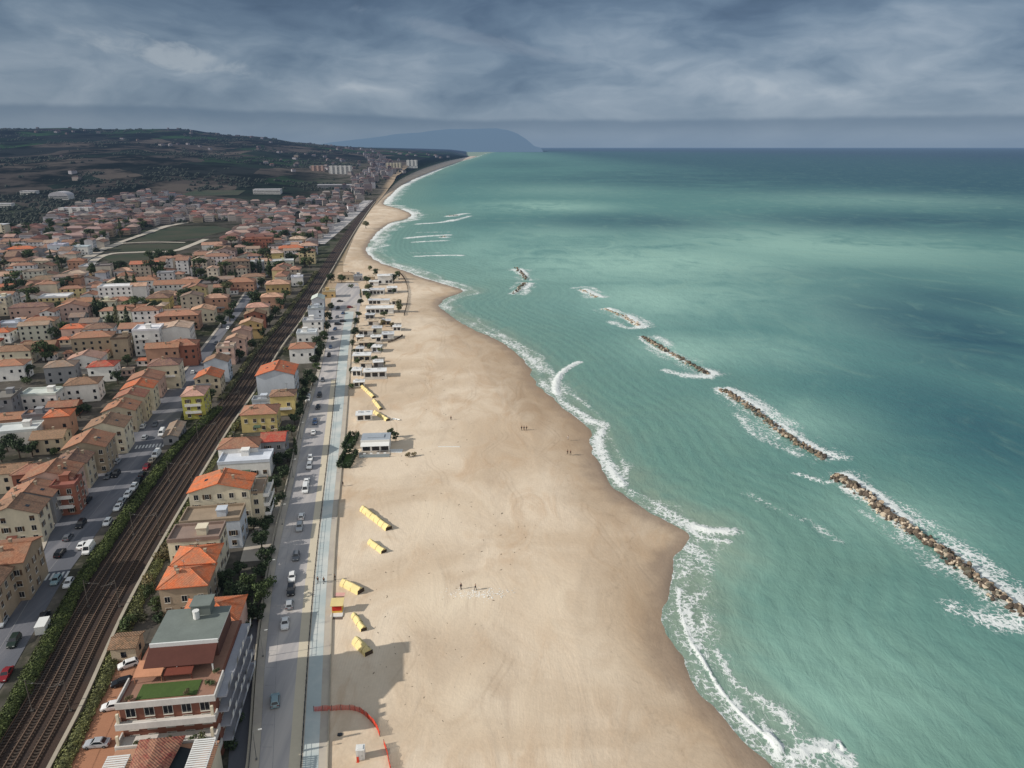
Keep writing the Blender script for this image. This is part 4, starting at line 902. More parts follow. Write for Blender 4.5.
# ================================================================== houses placed one by one
NEAR = [  # px, py of the roof's middle, w, d, eaves height, roof, wall, roof colour, label, rot, rh, detail, extras
 (212,607,12,10,7.5,'hip','pink','orange','pink house with bright orange hip roof behind the grey-roofed apartment block',8,2.0,2,{}),
 (187,572,10.6,9,8,'hip','stone','orange','stone-walled house with orange hip roof beside the railway verge',9,2.0,2,{}),
 (197,551,9.8,8.5,9,'hip','cream','orange','cream house with orange hip roof against the flat roof terrace',9,1.8,2,{}),
 (197,531,12.6,8,9.6,'flat','cream','gravel','cream house with walled roof terrace between two orange roofs',9,.8,2,{}),
 (213,513,15.5,8.5,8.6,'flat','blue','gravel','pale house with flat gravel roof in front of the big cream villa',9,.8,2,{}),
 (222,479,16.4,10,12.6,'gable_y','cream','orange','big cream three-storey villa with wide orange gable roof',9,2.3,2,{'balc':''}),
 (246,456,16.5,9,5.6,'flat','white','pale','low white house with flat pale roof behind the big cream villa',9,.8,2,{}),
 (240,440,13,9,7.6,'hip','white','terracotta','white house with faded orange hip roof touching the red roof',9,2.0,2,{}),
 (274,434,8,9,7.2,'gable_x','grey','red','small grey house with bright red roof beside dark garden trees',9,1.6,2,{}),
 (260,407,13.2,10,7.4,'hip','yellow','terracotta','yellow two-storey house with terracotta hip roof beside the railway wall',9,2.2,2,{}),
 (283,391,9.6,8,8.5,'hip','yellow','brown','narrow yellow house with brown roof in front of tall blank gable',9,1.6,2,{'balc':'f'}),
 (263,398,8,5,6.6,'flat','blue','pale','low flat annex house below the tall blank gable wall',9,.7,1,{}),
 (277,367,15.6,15,12.2,'gable_y','blue','orange','tall house with blank pale blue gable wall and orange roof',9,2.4,2,{'blank':'f'}),
 (302,344,12,10,8,'hip','white','terracotta','white house with terracotta hip roof next to dark seaside trees',10,2.0,1,{}),
 (307,331,10.5,9,8,'flat','white','white','white cube house with roof terrace, nearest of the white seaside cubes',10,.8,1,{}),
 (313,319,11,9,9,'flat','white','pale','white cube house with stepped terrace, middle of the white seaside cubes',10,.8,1,{}),
 (316,307,9.5,8,9.4,'flat','blue','pale','bluish white cube house, farthest of the white seaside cubes',10,.8,1,{}),
 (318,296,8,13,8,'gable_y','blue','pale','pale house with rounded grey metal roof at the end of the seaside row',11,1.8,1,{}),
 (329,290,9,9,4.6,'flat','ochre','beige','low ochre building with flat roof beside the car park',11,.6,1,{}),
 (346,273,13,10,4.8,'hip','beige','beige','beige bungalow with pale hip roof at the seaside road end',11,1.6,1,{}),
 (358,275,7,8,4.2,'flat','grey','pale','small grey flat-roofed building behind the car park trees',11,.6,1,{}),
 # street front, landward side
 (1,548,13,12,10.7,'gable_x','stone','rust','corner house with long rust red roof above the town street',13,2.0,2,{}),
 (-20,572,11,14.3,9.7,'gable_y','stone','brown','house with brown roof cut by the picture edge above the street',13,2.0,2,{}),
 (15,504,13.6,8.4,9.2,'gable_y','cream','brown','cream gabled house with brown tiles behind the dark lower roof',13,2.6,2,{}),
 (31,488,13,8.3,8.9,'gable_y','grey','terracotta','grey-gabled house with terracotta slope among the street front houses',13,2.4,2,{}),
 (66,481,6.5,7,9.3,'flat','brick','rust','brick red house with small roof terrace and balcony over the street',13,.7,2,{'balc':'f'}),
 (52,468,14,9.5,10.5,'gable_y','pink','rust','pink-gabled house with broad rust red roof and aerial',13,2.4,2,{}),
 (73,456,9.5,8.3,9.1,'gable_y','beige','dark','beige house with dark brown roof slope above the street',13,1.8,2,{}),
 (88,438,13,11.7,9.7,'gable_y','stone','terracotta','stone-gabled house with big terracotta slope facing the street',13,2.5,2,{}),
 (107,420,13,10.5,10.2,'gable_y','cream','brown','cream-gabled house with mossy brown roof over the parked cars',13,2.4,2,{}),
 (121,404,11.5,9.8,9.1,'gable_y','beige','terracotta','beige-gabled house with terracotta roof by the street bend',13,2.2,2,{}),
 (131,392,11,8.3,10.5,'gable_y','beige','rust','narrow rust-roofed terrace house just beyond the street bend',13,2.0,1,{}),
 (139,383,12,9.1,10.1,'gable_y','cream','orange','orange-roofed terrace house in the middle of the street row',13,2.0,1,{}),
 (146,374,13,10.3,8.7,'gable_y','pink','terracotta','wide terracotta-roofed terrace house before the cream corner house',13,2.2,1,{}),
 (165,360,13,10,11.3,'hip','cream','purple','cream corner house with greyish purple hip roof',13,2.2,1,{}),
 (183,341,13.5,10,10.7,'hip','brick','rust','red-brown hip-roofed house at the shaded street corner',13,2.2,1,{}),
 (163,344,15,8,10.7,'gable_x','salmon','terracotta','salmon house with long terracotta roof below the white blocks',13,1.8,1,{}),
 (148,327,13,12,13.7,'flat','white','white','white four-storey block with balconies and roof parapet',13,.8,1,{'balc':'f'}),
 (177,324,14.5,13.9,12.8,'gable_y','white','beige','white block with blank shallow gable facing the camera',13,1.4,1,{'blank':'f'}),
 (178,312,24,11,9.3,'hip','salmon','terracotta','long salmon house with terracotta hip roof behind the white blocks',13,2.0,1,{}),
 (203,307,14,11.4,7.7,'gable_y','cream','peach','cream gabled house with peach roof on the town street',13,2.0,1,{}),
 (217,295,14,10,9.7,'hip','salmon','pink','salmon house with pink hip roof beside the big pine',13,2.0,1,{}),
 # between street and railway
 (195,389,8.4,12,10,'hip','lemon','pink','lemon yellow house with balconies on the railway edge',11,1.8,2,{'balc':'f'}),
 (174,428,5.2,15,3.4,'gable_y','grey','grey','long low shed with grey-brown roof in front of the lemon house',13,.9,1,{'cat':'shed','name':'shed'}),
 (209,372,10.5,10.5,9,'gable_y','beige','orange','beige gabled house with orange roof behind the lemon house',11,2.2,1,{}),
 (217,357,10.5,9,10,'gable_y','blue','brown','house with blank pale grey gable between railway and street',11,2.2,1,{'blank':'f'}),
 (226,345,8.5,8,9,'flat','pink','beige','flat-roofed pinkish house with white roof box beside the railway',11,.7,1,{}),
 (236,336,9.5,7.5,9,'gable_y','pink','peach','peach-roofed house third in the row beside the railway',12,1.8,1,{}),
 (242,328,9.5,7.5,9,'gable_y','pink','pink','pink-roofed house fourth in the row beside the railway',12,1.8,1,{}),
 (251,320,12,8.5,9,'gable_y','ochre','peach','ochre house with wide pale peach gable beside the railway',12,2.2,1,{}),
 (255,311,12,8.5,9,'gable_y','brick','brown','brown-roofed gabled house beside the railway trees',12,2.2,1,{}),
 (258,304,13.5,10,8.6,'hip','beige','pink','beige house with pinkish hip roof beside the railway trees',12,2.0,1,{}),
 (272,294,14,10,8.4,'hip','salmon','peach','salmon house with peach hip roof close to the railway',12,2.0,1,{}),
 (278,281,17,13,8.4,'hip','peach' if False else 'ochre','peach','large ochre house with peach roof at the railway bend',12,2.4,1,{}),
 (297,276,9,8,7,'flat','white','white','white flat-roofed house next to the railway weeds',12,.7,1,{}),
]
MID = [
 (4,329,8.5,9,6.5,'hip','white','orange','white house with orange hip roof at the picture edge below the pink villa'),
 (41,318,16,10,8,'hip','beige','terracotta','beige house with pale window bays and terracotta hip roof'),
 (75,325,12.5,9,7,'hip','pink','orange','pinkish house with bright orange hip roof behind the loggia house'),
 (93,333,19,11,10.5,'hip','stone','terracotta','large stone house with open loggia and terracotta roof'),
 (121,336,8,9,11,'flat','stone','brown','stone tower house joined to the large loggia house'),
 (14,347,18,10,7,'hip','cream','brown','cream house with broad brown hip roof beside the big round tree'),
 (10,361,14,10,7.5,'hip','white','terracotta','white house with terracotta hip roof and two dark windows'),
 (41,342,15,8,4,'gable_x','brick','brown','low brown-roofed house before the big round tree'),
 (61,362,12.5,10,8,'hip','grey','grey','grey house with faded grey-brown hip roof'),
 (86,354,15,10,7.5,'gable_y','white','pink','white house with pinkish shallow gable behind the red roof'),
 (103,362,11.5,9,7.5,'hip','white','red','white house with red hip roof and shaded side'),
 (83,379,13,10,8,'hip','white','brown','white house with brown hip roof and covered balcony'),
 (42,391,14,9,7,'flat','white','white','white terraced house with two balcony bands'),
 (4,394,9,12,9,'flat','grey','grey','tall grey blank block at the picture edge'),
 (64,402,11,8,4.5,'gable_x','brick','rust','low house with rust roof below the brown-roofed balcony house'),
 (59,411,8.5,8,8.5,'hip','salmon','orange','salmon house with orange roof between garden trees and street row'),
 (12,414,14,8,5,'gable_x','salmon','terracotta','low house with terracotta roof behind the white flat roof'),
 (38,412,9,7,6,'flat','grey','grey','grey flat-roofed house between two terracotta roofs'),
 (17,427,15.5,9,5.6,'flat','white','white','white flat-roofed house above the dark garden'),
 (50,432,10.5,9,6,'gable_x','beige','brown','beige garden house with brown roof beside the palm'),
 (9,466,10.5,8,7,'gable_x','cream','brown','cream house with four windows and brown eaves below the dark garden'),
 (33,466,10,8,7,'hip','brick','terracotta','house with terracotta roof behind the pink-gabled house'),
 (159,295,15,11,7.5,'hip','yellow','purple','bright yellow house with purplish hip roof'),
 (181,281,37,13,6.4,'gable_x','white','terracotta','very long white hall with terracotta roof'),
 (144,278,20,11,6.5,'hip','white','terracotta','white house with terracotta roof beside the long hall'),
 (120,279,17,11,7,'gable_y','cream','beige','cream house with pale gable beyond the garden trees'),
 (121,298,15,10,6.5,'hip','cream','terracotta','cream house with terracotta roof next to the bright yellow house'),
 (108,300,11,10,7,'flat','ivory','beige','ivory house with flat roof beside the pale green yard'),
 (133,306,18,10,4.6,'gable_x','pink','rust','low pinkish house with long rust roof behind the white block'),
 (20,266,19,11,7,'hip','white','rust','white house with pinkish rust roof near the meadow road'),
 (41,259,16,10,7,'hip','cream','beige','cream house with pale roof near the meadow road'),
 (77,259,14,10,7.5,'hip','salmon','rust','salmon house with rust roof at the country road bend'),
 (47,277,26,14,5.5,'hip','olive' if False else 'stone','olive','wide house with big olive grey roof among dark trees'),
 (74,277,11,10,10,'flat','salmon','brown','tall salmon house with flat roof beside the olive grey roof'),
 (31,304,23,10,8,'hip','pink','purple','pink villa with long purple-grey roof'),
 (82,299,22,11,7,'hip','white','terracotta','white house with broad terracotta roof behind the garden yard'),
 (2,296,7,10,12,'flat','cream','white','cream block at the picture edge behind the pink villa'),
 (12,322,14,9,5,'flat','blue','pale','low bluish flat-roofed house below the pink villa'),
 (241,279,20,13,7.5,'hip','salmon','terracotta','salmon house with mottled terracotta hip roof behind the pine'),
 (281,260,22,12,7,'flat','ivory','pale','ivory flat-roofed house with pale green terrace'),
 (256,261,13,10,8,'flat','grey','pale','grey cube house with flat roof between pale houses'),
 (233,261,24,14,7,'gable_y','pink','pink','pinkish house with several stepped gables'),
 (291,246,24,13,8,'hip','salmon','orange','salmon house with orange roof beside the dark trees and avenue'),
 (275,251,15,12,8,'hip','yellow','beige','yellow house with pale roof beyond the grey cube'),
 (258,238,30,16,12,'flat','brick','rust','brick red apartment block with stacked balconies'),
 (298,237,18,14,7,'hip','beige','beige','beige house with pale hip roof at the avenue corner'),
 (212,243,20,12,7,'gable_x','white','pink','white house with pink roof beside the green field'),
 (58,244,15,14,11,'flat','blue','white','tall bluish white block at the meadow edge'),
 (81,246,16,12,8,'flat','white','pale','white block next to the tall bluish block'),
 (22,247,26,12,7,'hip','pink','orange','pinkish house with orange roof at the foot of the hills'),
]
for px, py, w_, d_, h_, k_, wl, rf, lb, rot, rh, det, ex in NEAR: house(px, py, w_, d_, h_, k_, wl, rf, lb, rot, rh, det, **ex)
for px, py, w_, d_, h_, k_, wl, rf, lb in MID: house(px, py, w_, d_, h_, k_, wl, rf, lb, 13+rng.uniform(-4, 4), None, 1)

# side wing with balconies on the big villa
x, y, _ = at(256, 486, 10)
root = empty('villa_wing', (x, y, 0), R(9)); tag(root, 'cream villa wing with flat roof and three stacked seaward balconies', 'house')
mb = MB(); mb.box(-2.6, 2.6, -5, 5, 0, 10); obj('wall', mb, 'plaster', root, col=WALL['cream'])
mb = MB(); mb.box(-2.75, 2.75, -5.15, 5.15, 10.0, 10.18); mb.box(2.5, 2.75, -5.15, 5.15, 10.18, 11.0); mb.box(-2.75, 2.5, -5.15, -4.95, 10.18, 10.7); obj('roof', mb, 'plaster', root, col=ROOF['gravel'])
for f in (1, 2, 3):
    mb = MB(); z = f*3-.2; mb.box(2.61, 4.2, -4.8, 4.8, z-.2, z); mb.box(4.05, 4.2, -4.8, 4.8, z, z+.9); mb.box(2.61, 4.05, -4.8, -4.66, z, z+.9); obj('balcony', mb, 'plaster', root, col=WALL['white'])
    link('window', WIN[3], root, (2.601, -2, z+.05), R(90)); link('window', WIN[3], root, (2.601, 2, z+.05), R(90)); link('window', WIN[0], root, (.6, -5.001, z+.8))

# ---------------------------------------------------------------- apartment block with roof garden, lower corner
x, y, _ = at(166, 698, 13.6)
root = empty('apartment_block', (x, y, 0), R(7.5)); tag(root, 'stepped apartment block with grey penthouse roof, lawn terrace and planted balconies', 'apartment block')
terr = lin(186,128,98,.75)
mb = MB(); mb.box(-8, 8, 0, 22, 0, 13); obj('wall', mb, 'plaster', root, col=lin(150,98,80,.66))
mb = MB(); mb.box(-7.7, 7.7, .3, 21.7, 13.0, 13.06); obj('terrace_floor', mb, 'plaster', root, col=lin(168,128,108,.7))
for k, (y0, z, t) in enumerate(((-.35, 13.0, 1.0), (-1.7, 9.7, 1.0), (-3.2, 6.4, 1.0), (-4.4, 3.2, 1.0))):
    mb = MB(); mb.box(-8.3, 8.3, y0-.25, y0, z-.5, z+t*.75); mb.box(-8.3, 8.3, y0, .35 if k == 0 else -.002, z-.5, z-.25)
    mb.box(-8.3, -8.05, y0, 6, z-.5, z+t*.75) if k == 0 else mb.box(-8.3, -8.05, y0, -.002, z-.5, z+t*.75); mb.box(8.05, 8.3, y0, 6 if k == 0 else -.002, z-.5, z+t*.75)
    obj('parapet', mb, 'plaster', root, col=lin(222,216,208,.8))
    if k:
        for q in (-7.8, 7.8): mb = MB(); mb.box(q-.22, q+.22, y0+.05, y0+.45, z+.76, z+2.6); obj('pier', mb, 'plaster', root, col=WALL['cream'])
for z in (1.0, 4.2, 7.5, 10.3):
    for q in (-6.2, -3.1, 0, 3.1, 6.2): link('window', WIN[3], root, (q, -.003, z))
    for q in (3, 8, 13, 18): link('window', WIN[3], root, (8.002, q, z), R(90))
    link('window', WIN[1], root, (-8.002, 6, z), R(-90)); link('window', WIN[1], root, (-8.002, 14, z), R(-90))
mb = MB(); mb.box(-5.4, 4.8, .8, 4.6, 13.07, 13.2); obj('lawn', mb, 'lawn', root)
# penthouse
mb = MB(); mb.box(-5.4, 6.2, 11.2, 21.3, 13.07, 16.6); obj('penthouse_wall', mb, 'plaster', root, col=lin(120,84,74,.62))
mb = MB(); mb.box(-5.7, 6.5, 10.9, 21.6, 16.6, 16.95, 1, top=0); mb.box(-5.7, 6.5, 10.6, 10.9, 16.35, 17.15, 1); rf = obj('penthouse_roof', mb, ['plaster', 'white_metal'], root, col=ROOF['slate'])
mb = MB(); mb.box(-.4, 3.2, 19.0, 22.4, 16.96, 19.0, 0); mb.box(-.6, 3.4, 18.8, 22.6, 19.0, 19.2, 0); obj('stair_housing', mb, 'plaster', rf, col=ROOF['slate'])
mb = MB(); mb.tube([(.8,18.0,17.0), (.8,18.0,18.6)], .6, 10); mb.tube([(.8,18.0,18.6), (.8,18.0,18.75)], .66, 10); obj('water_tank', mb, 'white_metal', rf)
mb = MB(); mb.face([(-5.8,10.85,16.45), (-5.8,6.6,15.0), (6.4,6.6,15.0), (6.4,10.85,16.45)]); mb.face([(-5.8,10.85,16.35), (6.4,10.85,16.35), (6.4,6.6,14.9), (-5.8,6.6,14.9)]); mb.face([(-5.8,6.6,14.9), (6.4,6.6,14.9), (6.4,6.6,15.0), (-5.8,6.6,15.0)]); obj('awning', mb, 'plaster', root, col=lin(104,62,52,.6))
for q in (-5.6, 0, 6.2): mb = MB(); mb.box(q-.12, q+.12, 6.7, 6.94, 13.07, 14.95); obj('awning_post', mb, 'white_metal', root)
for q in (-3.5, 0, 3.5): link('window', WIN[3], root, (q, 11.199, 13.3))
for (a, b, c_, d_, z, cc_) in ((-7.0, -2.2, 4.9, 8.6, 14.6, lin(206,146,112,.78)), (-1.9, 3.0, 5.0, 9.4, 14.4, lin(128,66,50,.66))):
    mb = MB(); mb.face([(a, c_, z), (b, c_, z), (b, d_, z+.7), (a, d_, z+.7)]); mb.face([(a, c_, z-.1), (a, d_, z+.6), (b, d_, z+.6), (b, c_, z-.1)]); mb.box(a, b, c_-.05, c_, z-.15, z)
    for qx in (a+.1, b-.1): mb.tube([(qx, c_+.2, 13.07), (qx, c_+.2, z)], .07, 5); mb.tube([(qx, d_-.2, 13.07), (qx, d_-.2, z+.6)], .07, 5)
    obj('canopy', mb, 'plaster', root, col=cc_)
# seaward balconies with white slanting screens
for f in range(4):
    z = 2.9+f*3.2
    mb = MB(); mb.box(8.01, 9.9, .5, 21.5, z-.22, z); mb.box(9.78, 9.9, .5, 21.5, z, z+.35); obj('balcony', mb, 'plaster', root, col=lin(176,178,186,.75))
    for k in range(9):
        yy = 1.0+k*2.3+(f % 2)*.9; mb = MB(); mb.face([(9.92, yy, z-.1), (9.92, yy+1.1, z-.1), (9.92, yy+1.5, z+1.05), (9.92, yy+.4, z+1.05)]); mb.face([(9.9, yy, z-.1), (9.9, yy+.4, z+1.05), (9.9, yy+1.5, z+1.05), (9.9, yy+1.1, z-.1)])
        for p_, q in (((9.9, yy, z-.1), (9.9, yy+1.1, z-.1)), ((9.9, yy+.4, z+1.05), (9.9, yy+1.5, z+1.05))): mb.face([p_, q, (9.92, q[1], q[2]), (9.92, p_[1], p_[2])])
        if (k*7+f*5) % 10 < 7: obj('balcony_screen', mb, 'white_metal' if (k+f) % 3 else 'metal_grey', root)
# planting on the lower terrace and the lawn edge belongs to pots that can be lifted off
for k, (a, b, z, s) in enumerate(((-5, -2.9, 6.4, .62), (-3.2, -2.8, 6.4, .7), (-1.4, -2.9, 6.4, .6), (.4, -2.8, 6.4, .75), (2.4, -2.9, 6.4, .65), (4.4, -2.8, 6.4, .7), (6.3, -2.8, 6.4, .9), (-6.4, .9, 13.1, .6), (6.6, 3.0, 13.1, .7), (6.9, 6.2, 13.1, .6), (3.2, 1.0, 13.2, .55))):
    w_ = root.matrix_basis @ Vector((a, b, z)) if False else (x+a*math.cos(R(7.5))-b*math.sin(R(7.5)), y+a*math.sin(R(7.5))+b*math.cos(R(7.5)), z)
    tree(0, 0, 'shrub', s, rng.choice(('olive', 'mid', 'dry')), 'on the %s of the stepped apartment block' % ('planted balcony' if z < 13 else 'roof terrace'), pos=w_, group='balcony shrubs')
# house at the bottom edge: dark red roof between two white slatted canopies
x, y, _ = at(160, 764, 7.0)
root = empty('terrace_house', (x, y, 0), R(7.5)); tag(root, 'house with dark red roof between two white slatted canopies at the picture bottom', 'house')
mb = MB(); mb.box(-8.4, 8.4, -7, 4.2, 0, 6.6); obj('wall', mb, 'plaster', root, col=WALL['cream'])
mb = MB(); mb.box(-8.5, 8.5, -7.1, 4.3, 6.6, 6.75); obj('terrace_floor', mb, 'plaster', root, col=lin(196,150,122,.76))
mb = MB(); mb.box(-3.4, 1.2, -7, 3.6, 6.76, 8.0); obj('upper_wall', mb, 'plaster', root, col=WALL['beige'])
mb = MB(); rc_ = [(-4.0,-7.2,8.0), (1.6,-7.2,8.0), (3.2,4.2,8.6), (-4.4,4.2,8.6)]
mb.face([rc_[0], (-1.0,-7.2,9.2), (-1.0,3.2,9.3), rc_[3]][::-1]); mb.face([(-1.0,-7.2,9.2), rc_[1], rc_[2], (-1.0,3.2,9.3)]); mb.face([rc_[3], (-1.0,3.2,9.3), rc_[2]]); mb.face([rc_[0], rc_[1], (-1.0,-7.2,9.2)])
obj('roof', mb, 'tiles', root, col=lin(128,48,52,.7))
for a, b, c_, d_ in ((-8.6, -5.0, -7, 1.6), (4.8, 8.3, -7, 3.4)):
    mb = MB(); k = c_
    while k < d_: mb.box(a, b, k, k+.3, 8.2, 8.28); k += .48
    for q in (a, b-.12): mb.box(q, q+.12, c_, d_, 8.02, 8.19)
    for q in (a, b-.12):
        for s_ in (c_, d_-.12): mb.box(q, q+.12, s_, s_+.12, 6.76, 8.02)
    obj('slatted_canopy', mb, 'white_metal', root)
mb = MB(); mb.face([(1.0,-7,7.8), (4.6,-7,7.2), (4.6,2.4,7.2), (1.0,3.2,7.8)]); mb.face([(1.0,-7,7.7), (1.0,3.2,7.7), (4.6,2.4,7.1), (4.6,-7,7.1)]); obj('awning', mb, 'plaster', root, col=lin(52,60,66,.55))
# garage beside the block and its little tiled roof
house(126, 638, 5.0, 5.0, 3.6, 'gable_x', 'beige', 'brown', 'small outbuilding with beige tiled roof beside the apartment block', 8, .9, 1, cat='outbuilding', name='outbuilding', ch=False)

# ================================================================== town fill: rows of houses receding towards the hills
def inpoly(x, y, P):
    c_ = False; j = len(P)-1
    for i in range(len(P)):
        if (P[i][1] > y) != (P[j][1] > y) and x < (P[j][0]-P[i][0])*(y-P[i][1])/(P[j][1]-P[i][1])+P[i][0]: c_ = not c_
        j = i
    return c_
TOWN = [(-60,345),(-60,262),(0,240),(20,232),(50,228),(56,214),(80,207),(118,199),(150,196),(180,199),(230,205),(262,204),(298,199),(326,197),(345,190),(362,182),(372,175),(362,166),(380,160.5),(405,158),(440,155),(460,155.3),(440,161),(418,170),(399,180),(384,186),(372,196),(352,214),(330,234),(312,258),(300,278),(282,292),(262,312),(240,330),(210,345),(150,345)]
HOLES = [[(80,272),(112,240),(172,222),(250,222),(228,247),(200,258),(150,272)], [(60,272),(88,254),(104,262),(84,276)], [(308,250),(330,231),(362,203),(386,184),(396,184),(372,206),(345,234),(330,256)]]
ang = R(13); ca, sa = math.cos(ang), math.sin(ang)
cells = []
fr = random.Random(77)
for i in range(0, 160):
    v = 330+i*17.5 if i < 60 else 330+60*17.5+(i-60)*26
    stepu = 17.5 if i < 60 else 24
    for j in range(0, 110):
        u = 150-j*stepu+(i % 2)*6
        jx, jy = fr.uniform(-3.5, 3.5), fr.uniform(-3.5, 3.5)
        x, y = (u+jx)*ca-(v+jy)*sa+60, (u+jx)*sa+(v+jy)*ca
        if y < 300: continue
        a, b = proj(x, y, 0)
        if a < -30 or a > 480 or not inpoly(a, b, TOWN) or any(inpoly(a, b, q) for q in HOLES): continue
        if x > fwall(y)-24 and y < 2200: continue
        if x > fback(y)-12 or x > fcoast(y)-45 or y > 5600: continue
        if y < 590 and fsl(y)-9 < x < fsr(y)+9: continue
        if any((x-h_[0])**2+(y-h_[1])**2 < (.55*(max(h_[2], h_[3])+8))**2 for h_ in HOUSES[:130]): continue
        cells.append((y, x, i, j, b))
cells.sort()
WN = [('white',44),('cream',30),('beige',14),('pink',9),('salmon',8),('yellow',6),('grey',7),('stone',6),('ochre',6),('ivory',6),('blue',6)]
RN = [('terracotta',24),('rust',14),('orange',3),('brown',16),('peach',12),('pink',12),('grey',11),('beige',9),('dark',5)]
def pick(L): return fr.choices([a for a, _ in L], [b for _, b in L])[0]
RNAME = dict(terracotta='terracotta', rust='rust red', orange='orange', brown='brown', peach='peach', pink='pinkish', grey='grey', beige='beige', dark='dark brown', pale='pale', white='white')
PAL = {}
def place_small(x, y, z, w_, d_, h_, k_, wl, rf, label, rot, group):
    """one far house: walls with their panes, roof"""
    root = empty('house', (x, y, z), rot); tag(root, label, 'house', group)
    key = (round(w_), round(d_), round(h_), k_)
    if key not in PAL:
        W_, D_, H_, K_ = key; rh = {'hip': min(W_, D_)*.19, 'gable_y': W_*.16, 'gable_x': D_*.18}.get(K_, .7)
        mb = MB(); mb.box(-W_/2, W_/2, -D_/2, D_/2, -2, H_-.12)
        for yy in ((-D_/2, D_/2) if K_ == 'gable_y' else ()):
            q = [(-W_/2,yy,H_-.12), (W_/2,yy,H_-.12), (0,yy,H_+rh-.22)]; mb.face(q if yy < 0 else q[::-1])
        for xx in ((-W_/2, W_/2) if K_ == 'gable_x' else ()):
            q = [(xx,-D_/2,H_-.12), (xx,D_/2,H_-.12), (xx,0,H_+rh-.22)]; mb.face(q if xx > 0 else q[::-1])
        for f in range(max(1, int(H_/3))):
            for q in range(max(2, int(W_/3.4))): plain_window(mb, 'f', -W_/2+(q+.5)*W_/max(2, int(W_/3.4)), f*3+.9, W_, D_)
            for q in range(max(1, int(D_/3.6))): plain_window(mb, 'r', -D_/2+(q+.5)*D_/max(1, int(D_/3.6)), f*3+.9, W_, D_)
        PAL[key] = (mb.mesh('wall', ['plaster', 'glass_dark']), {t: roof_mesh(K_, W_, D_, H_, rh).mesh('roof', [t, 'plaster']) for t in ('tiles', 'plaster')})
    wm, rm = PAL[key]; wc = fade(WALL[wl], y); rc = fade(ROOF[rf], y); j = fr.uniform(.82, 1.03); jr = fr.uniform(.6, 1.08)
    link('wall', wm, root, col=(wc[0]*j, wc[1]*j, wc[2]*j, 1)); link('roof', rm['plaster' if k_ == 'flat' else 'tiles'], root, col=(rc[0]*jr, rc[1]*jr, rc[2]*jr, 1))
    HOUSES.append((x, y, w_, d_, root)); return root
def fade(c_, y): k = float(np.interp(y, [500, 900, 1500, 3500], [1.0, .84, .66, .38])); s_ = float(np.interp(y, [450, 900, 2200], [.12, .42, .6])); m_ = (c_[0]+c_[1]+c_[2])/3; return tuple((c_[i]*(1-s_)+m_*s_*(1.04, .97, 1.06)[i])*k for i in range(3))+(1,)  # darkens and greys colours with distance: cloud shadow painted into the far town
far_cells = []; rows = {}; made = 0; treecells = []
for y, x, i, j, b in cells:
    q = fr.random()
    if y < 1250 and q < .24: treecells.append((x, y)); continue
    if y >= 1250 and q < .45: treecells.append((x, y)); continue
    if made < 170:
        made += 1; rows.setdefault(i, []).append((x, y))
    else: far_cells.append((x, y))
rk = sorted(rows)
for n_, i in enumerate(rk):
    for k, (x, y) in enumerate(sorted(rows[i], reverse=True)):
        wl, rf = pick(WN), pick(RN); kd = fr.choices(('hip', 'gable_x', 'gable_y', 'flat'), (42, 22, 20, 16))[0]
        if kd == 'flat': rf = fr.choice(('pale', 'beige', 'grey', 'white'))
        lb = '%s house, %s %s roof, %s from railway, %s old town row' % ({'ivory': 'ivory', 'blue': 'pale blue'}.get(wl, wl), RNAME[rf], {'hip': 'hip', 'flat': 'flat'}.get(kd, 'gable'), ordn(k+1), ordn(n_+1))
        place_small(x, y, 0, fr.choice((8, 10, 12, 13, 15, 18, 22)), fr.choice((8, 9, 10, 11, 13)), fr.choice((4, 6, 6, 7, 9, 9, 12)), kd, wl, rf, lb, R(13+fr.choice((0, 0, 0, 90))+fr.uniform(-5, 5)), 'houses of the old town')
ns_ = 0
for _ in range(4000):
    if ns_ >= 60: break
    y = fr.uniform(330, 640); x = fr.uniform(-.75*y, float(fwall(y))-40); a, b = proj(x, y, 0)
    if a < -10 or any(inpoly(a, b, q) for q in HOLES) or (y < 590 and fsl(y)-7 < x < fsr(y)+7): continue
    near = min(HOUSES, key=lambda q: (q[0]-x)**2+(q[1]-y)**2); dd = math.hypot(near[0]-x, near[1]-y)
    if not (.5*max(near[2], near[3])+3.5 < dd < 16): continue
    ns_ += 1
    o = place_small(x, y, 0, fr.choice((4, 5, 6)), fr.choice((4, 5)), 3, fr.choice(('flat', 'gable_x', 'hip')), pick(WN), pick(RN), 'small low outbuilding squeezed between the houses of the old town', R(13+fr.uniform(-6, 6)), 'outbuildings of the old town')
    o.name = 'outbuilding'; o['category'] = 'outbuilding'
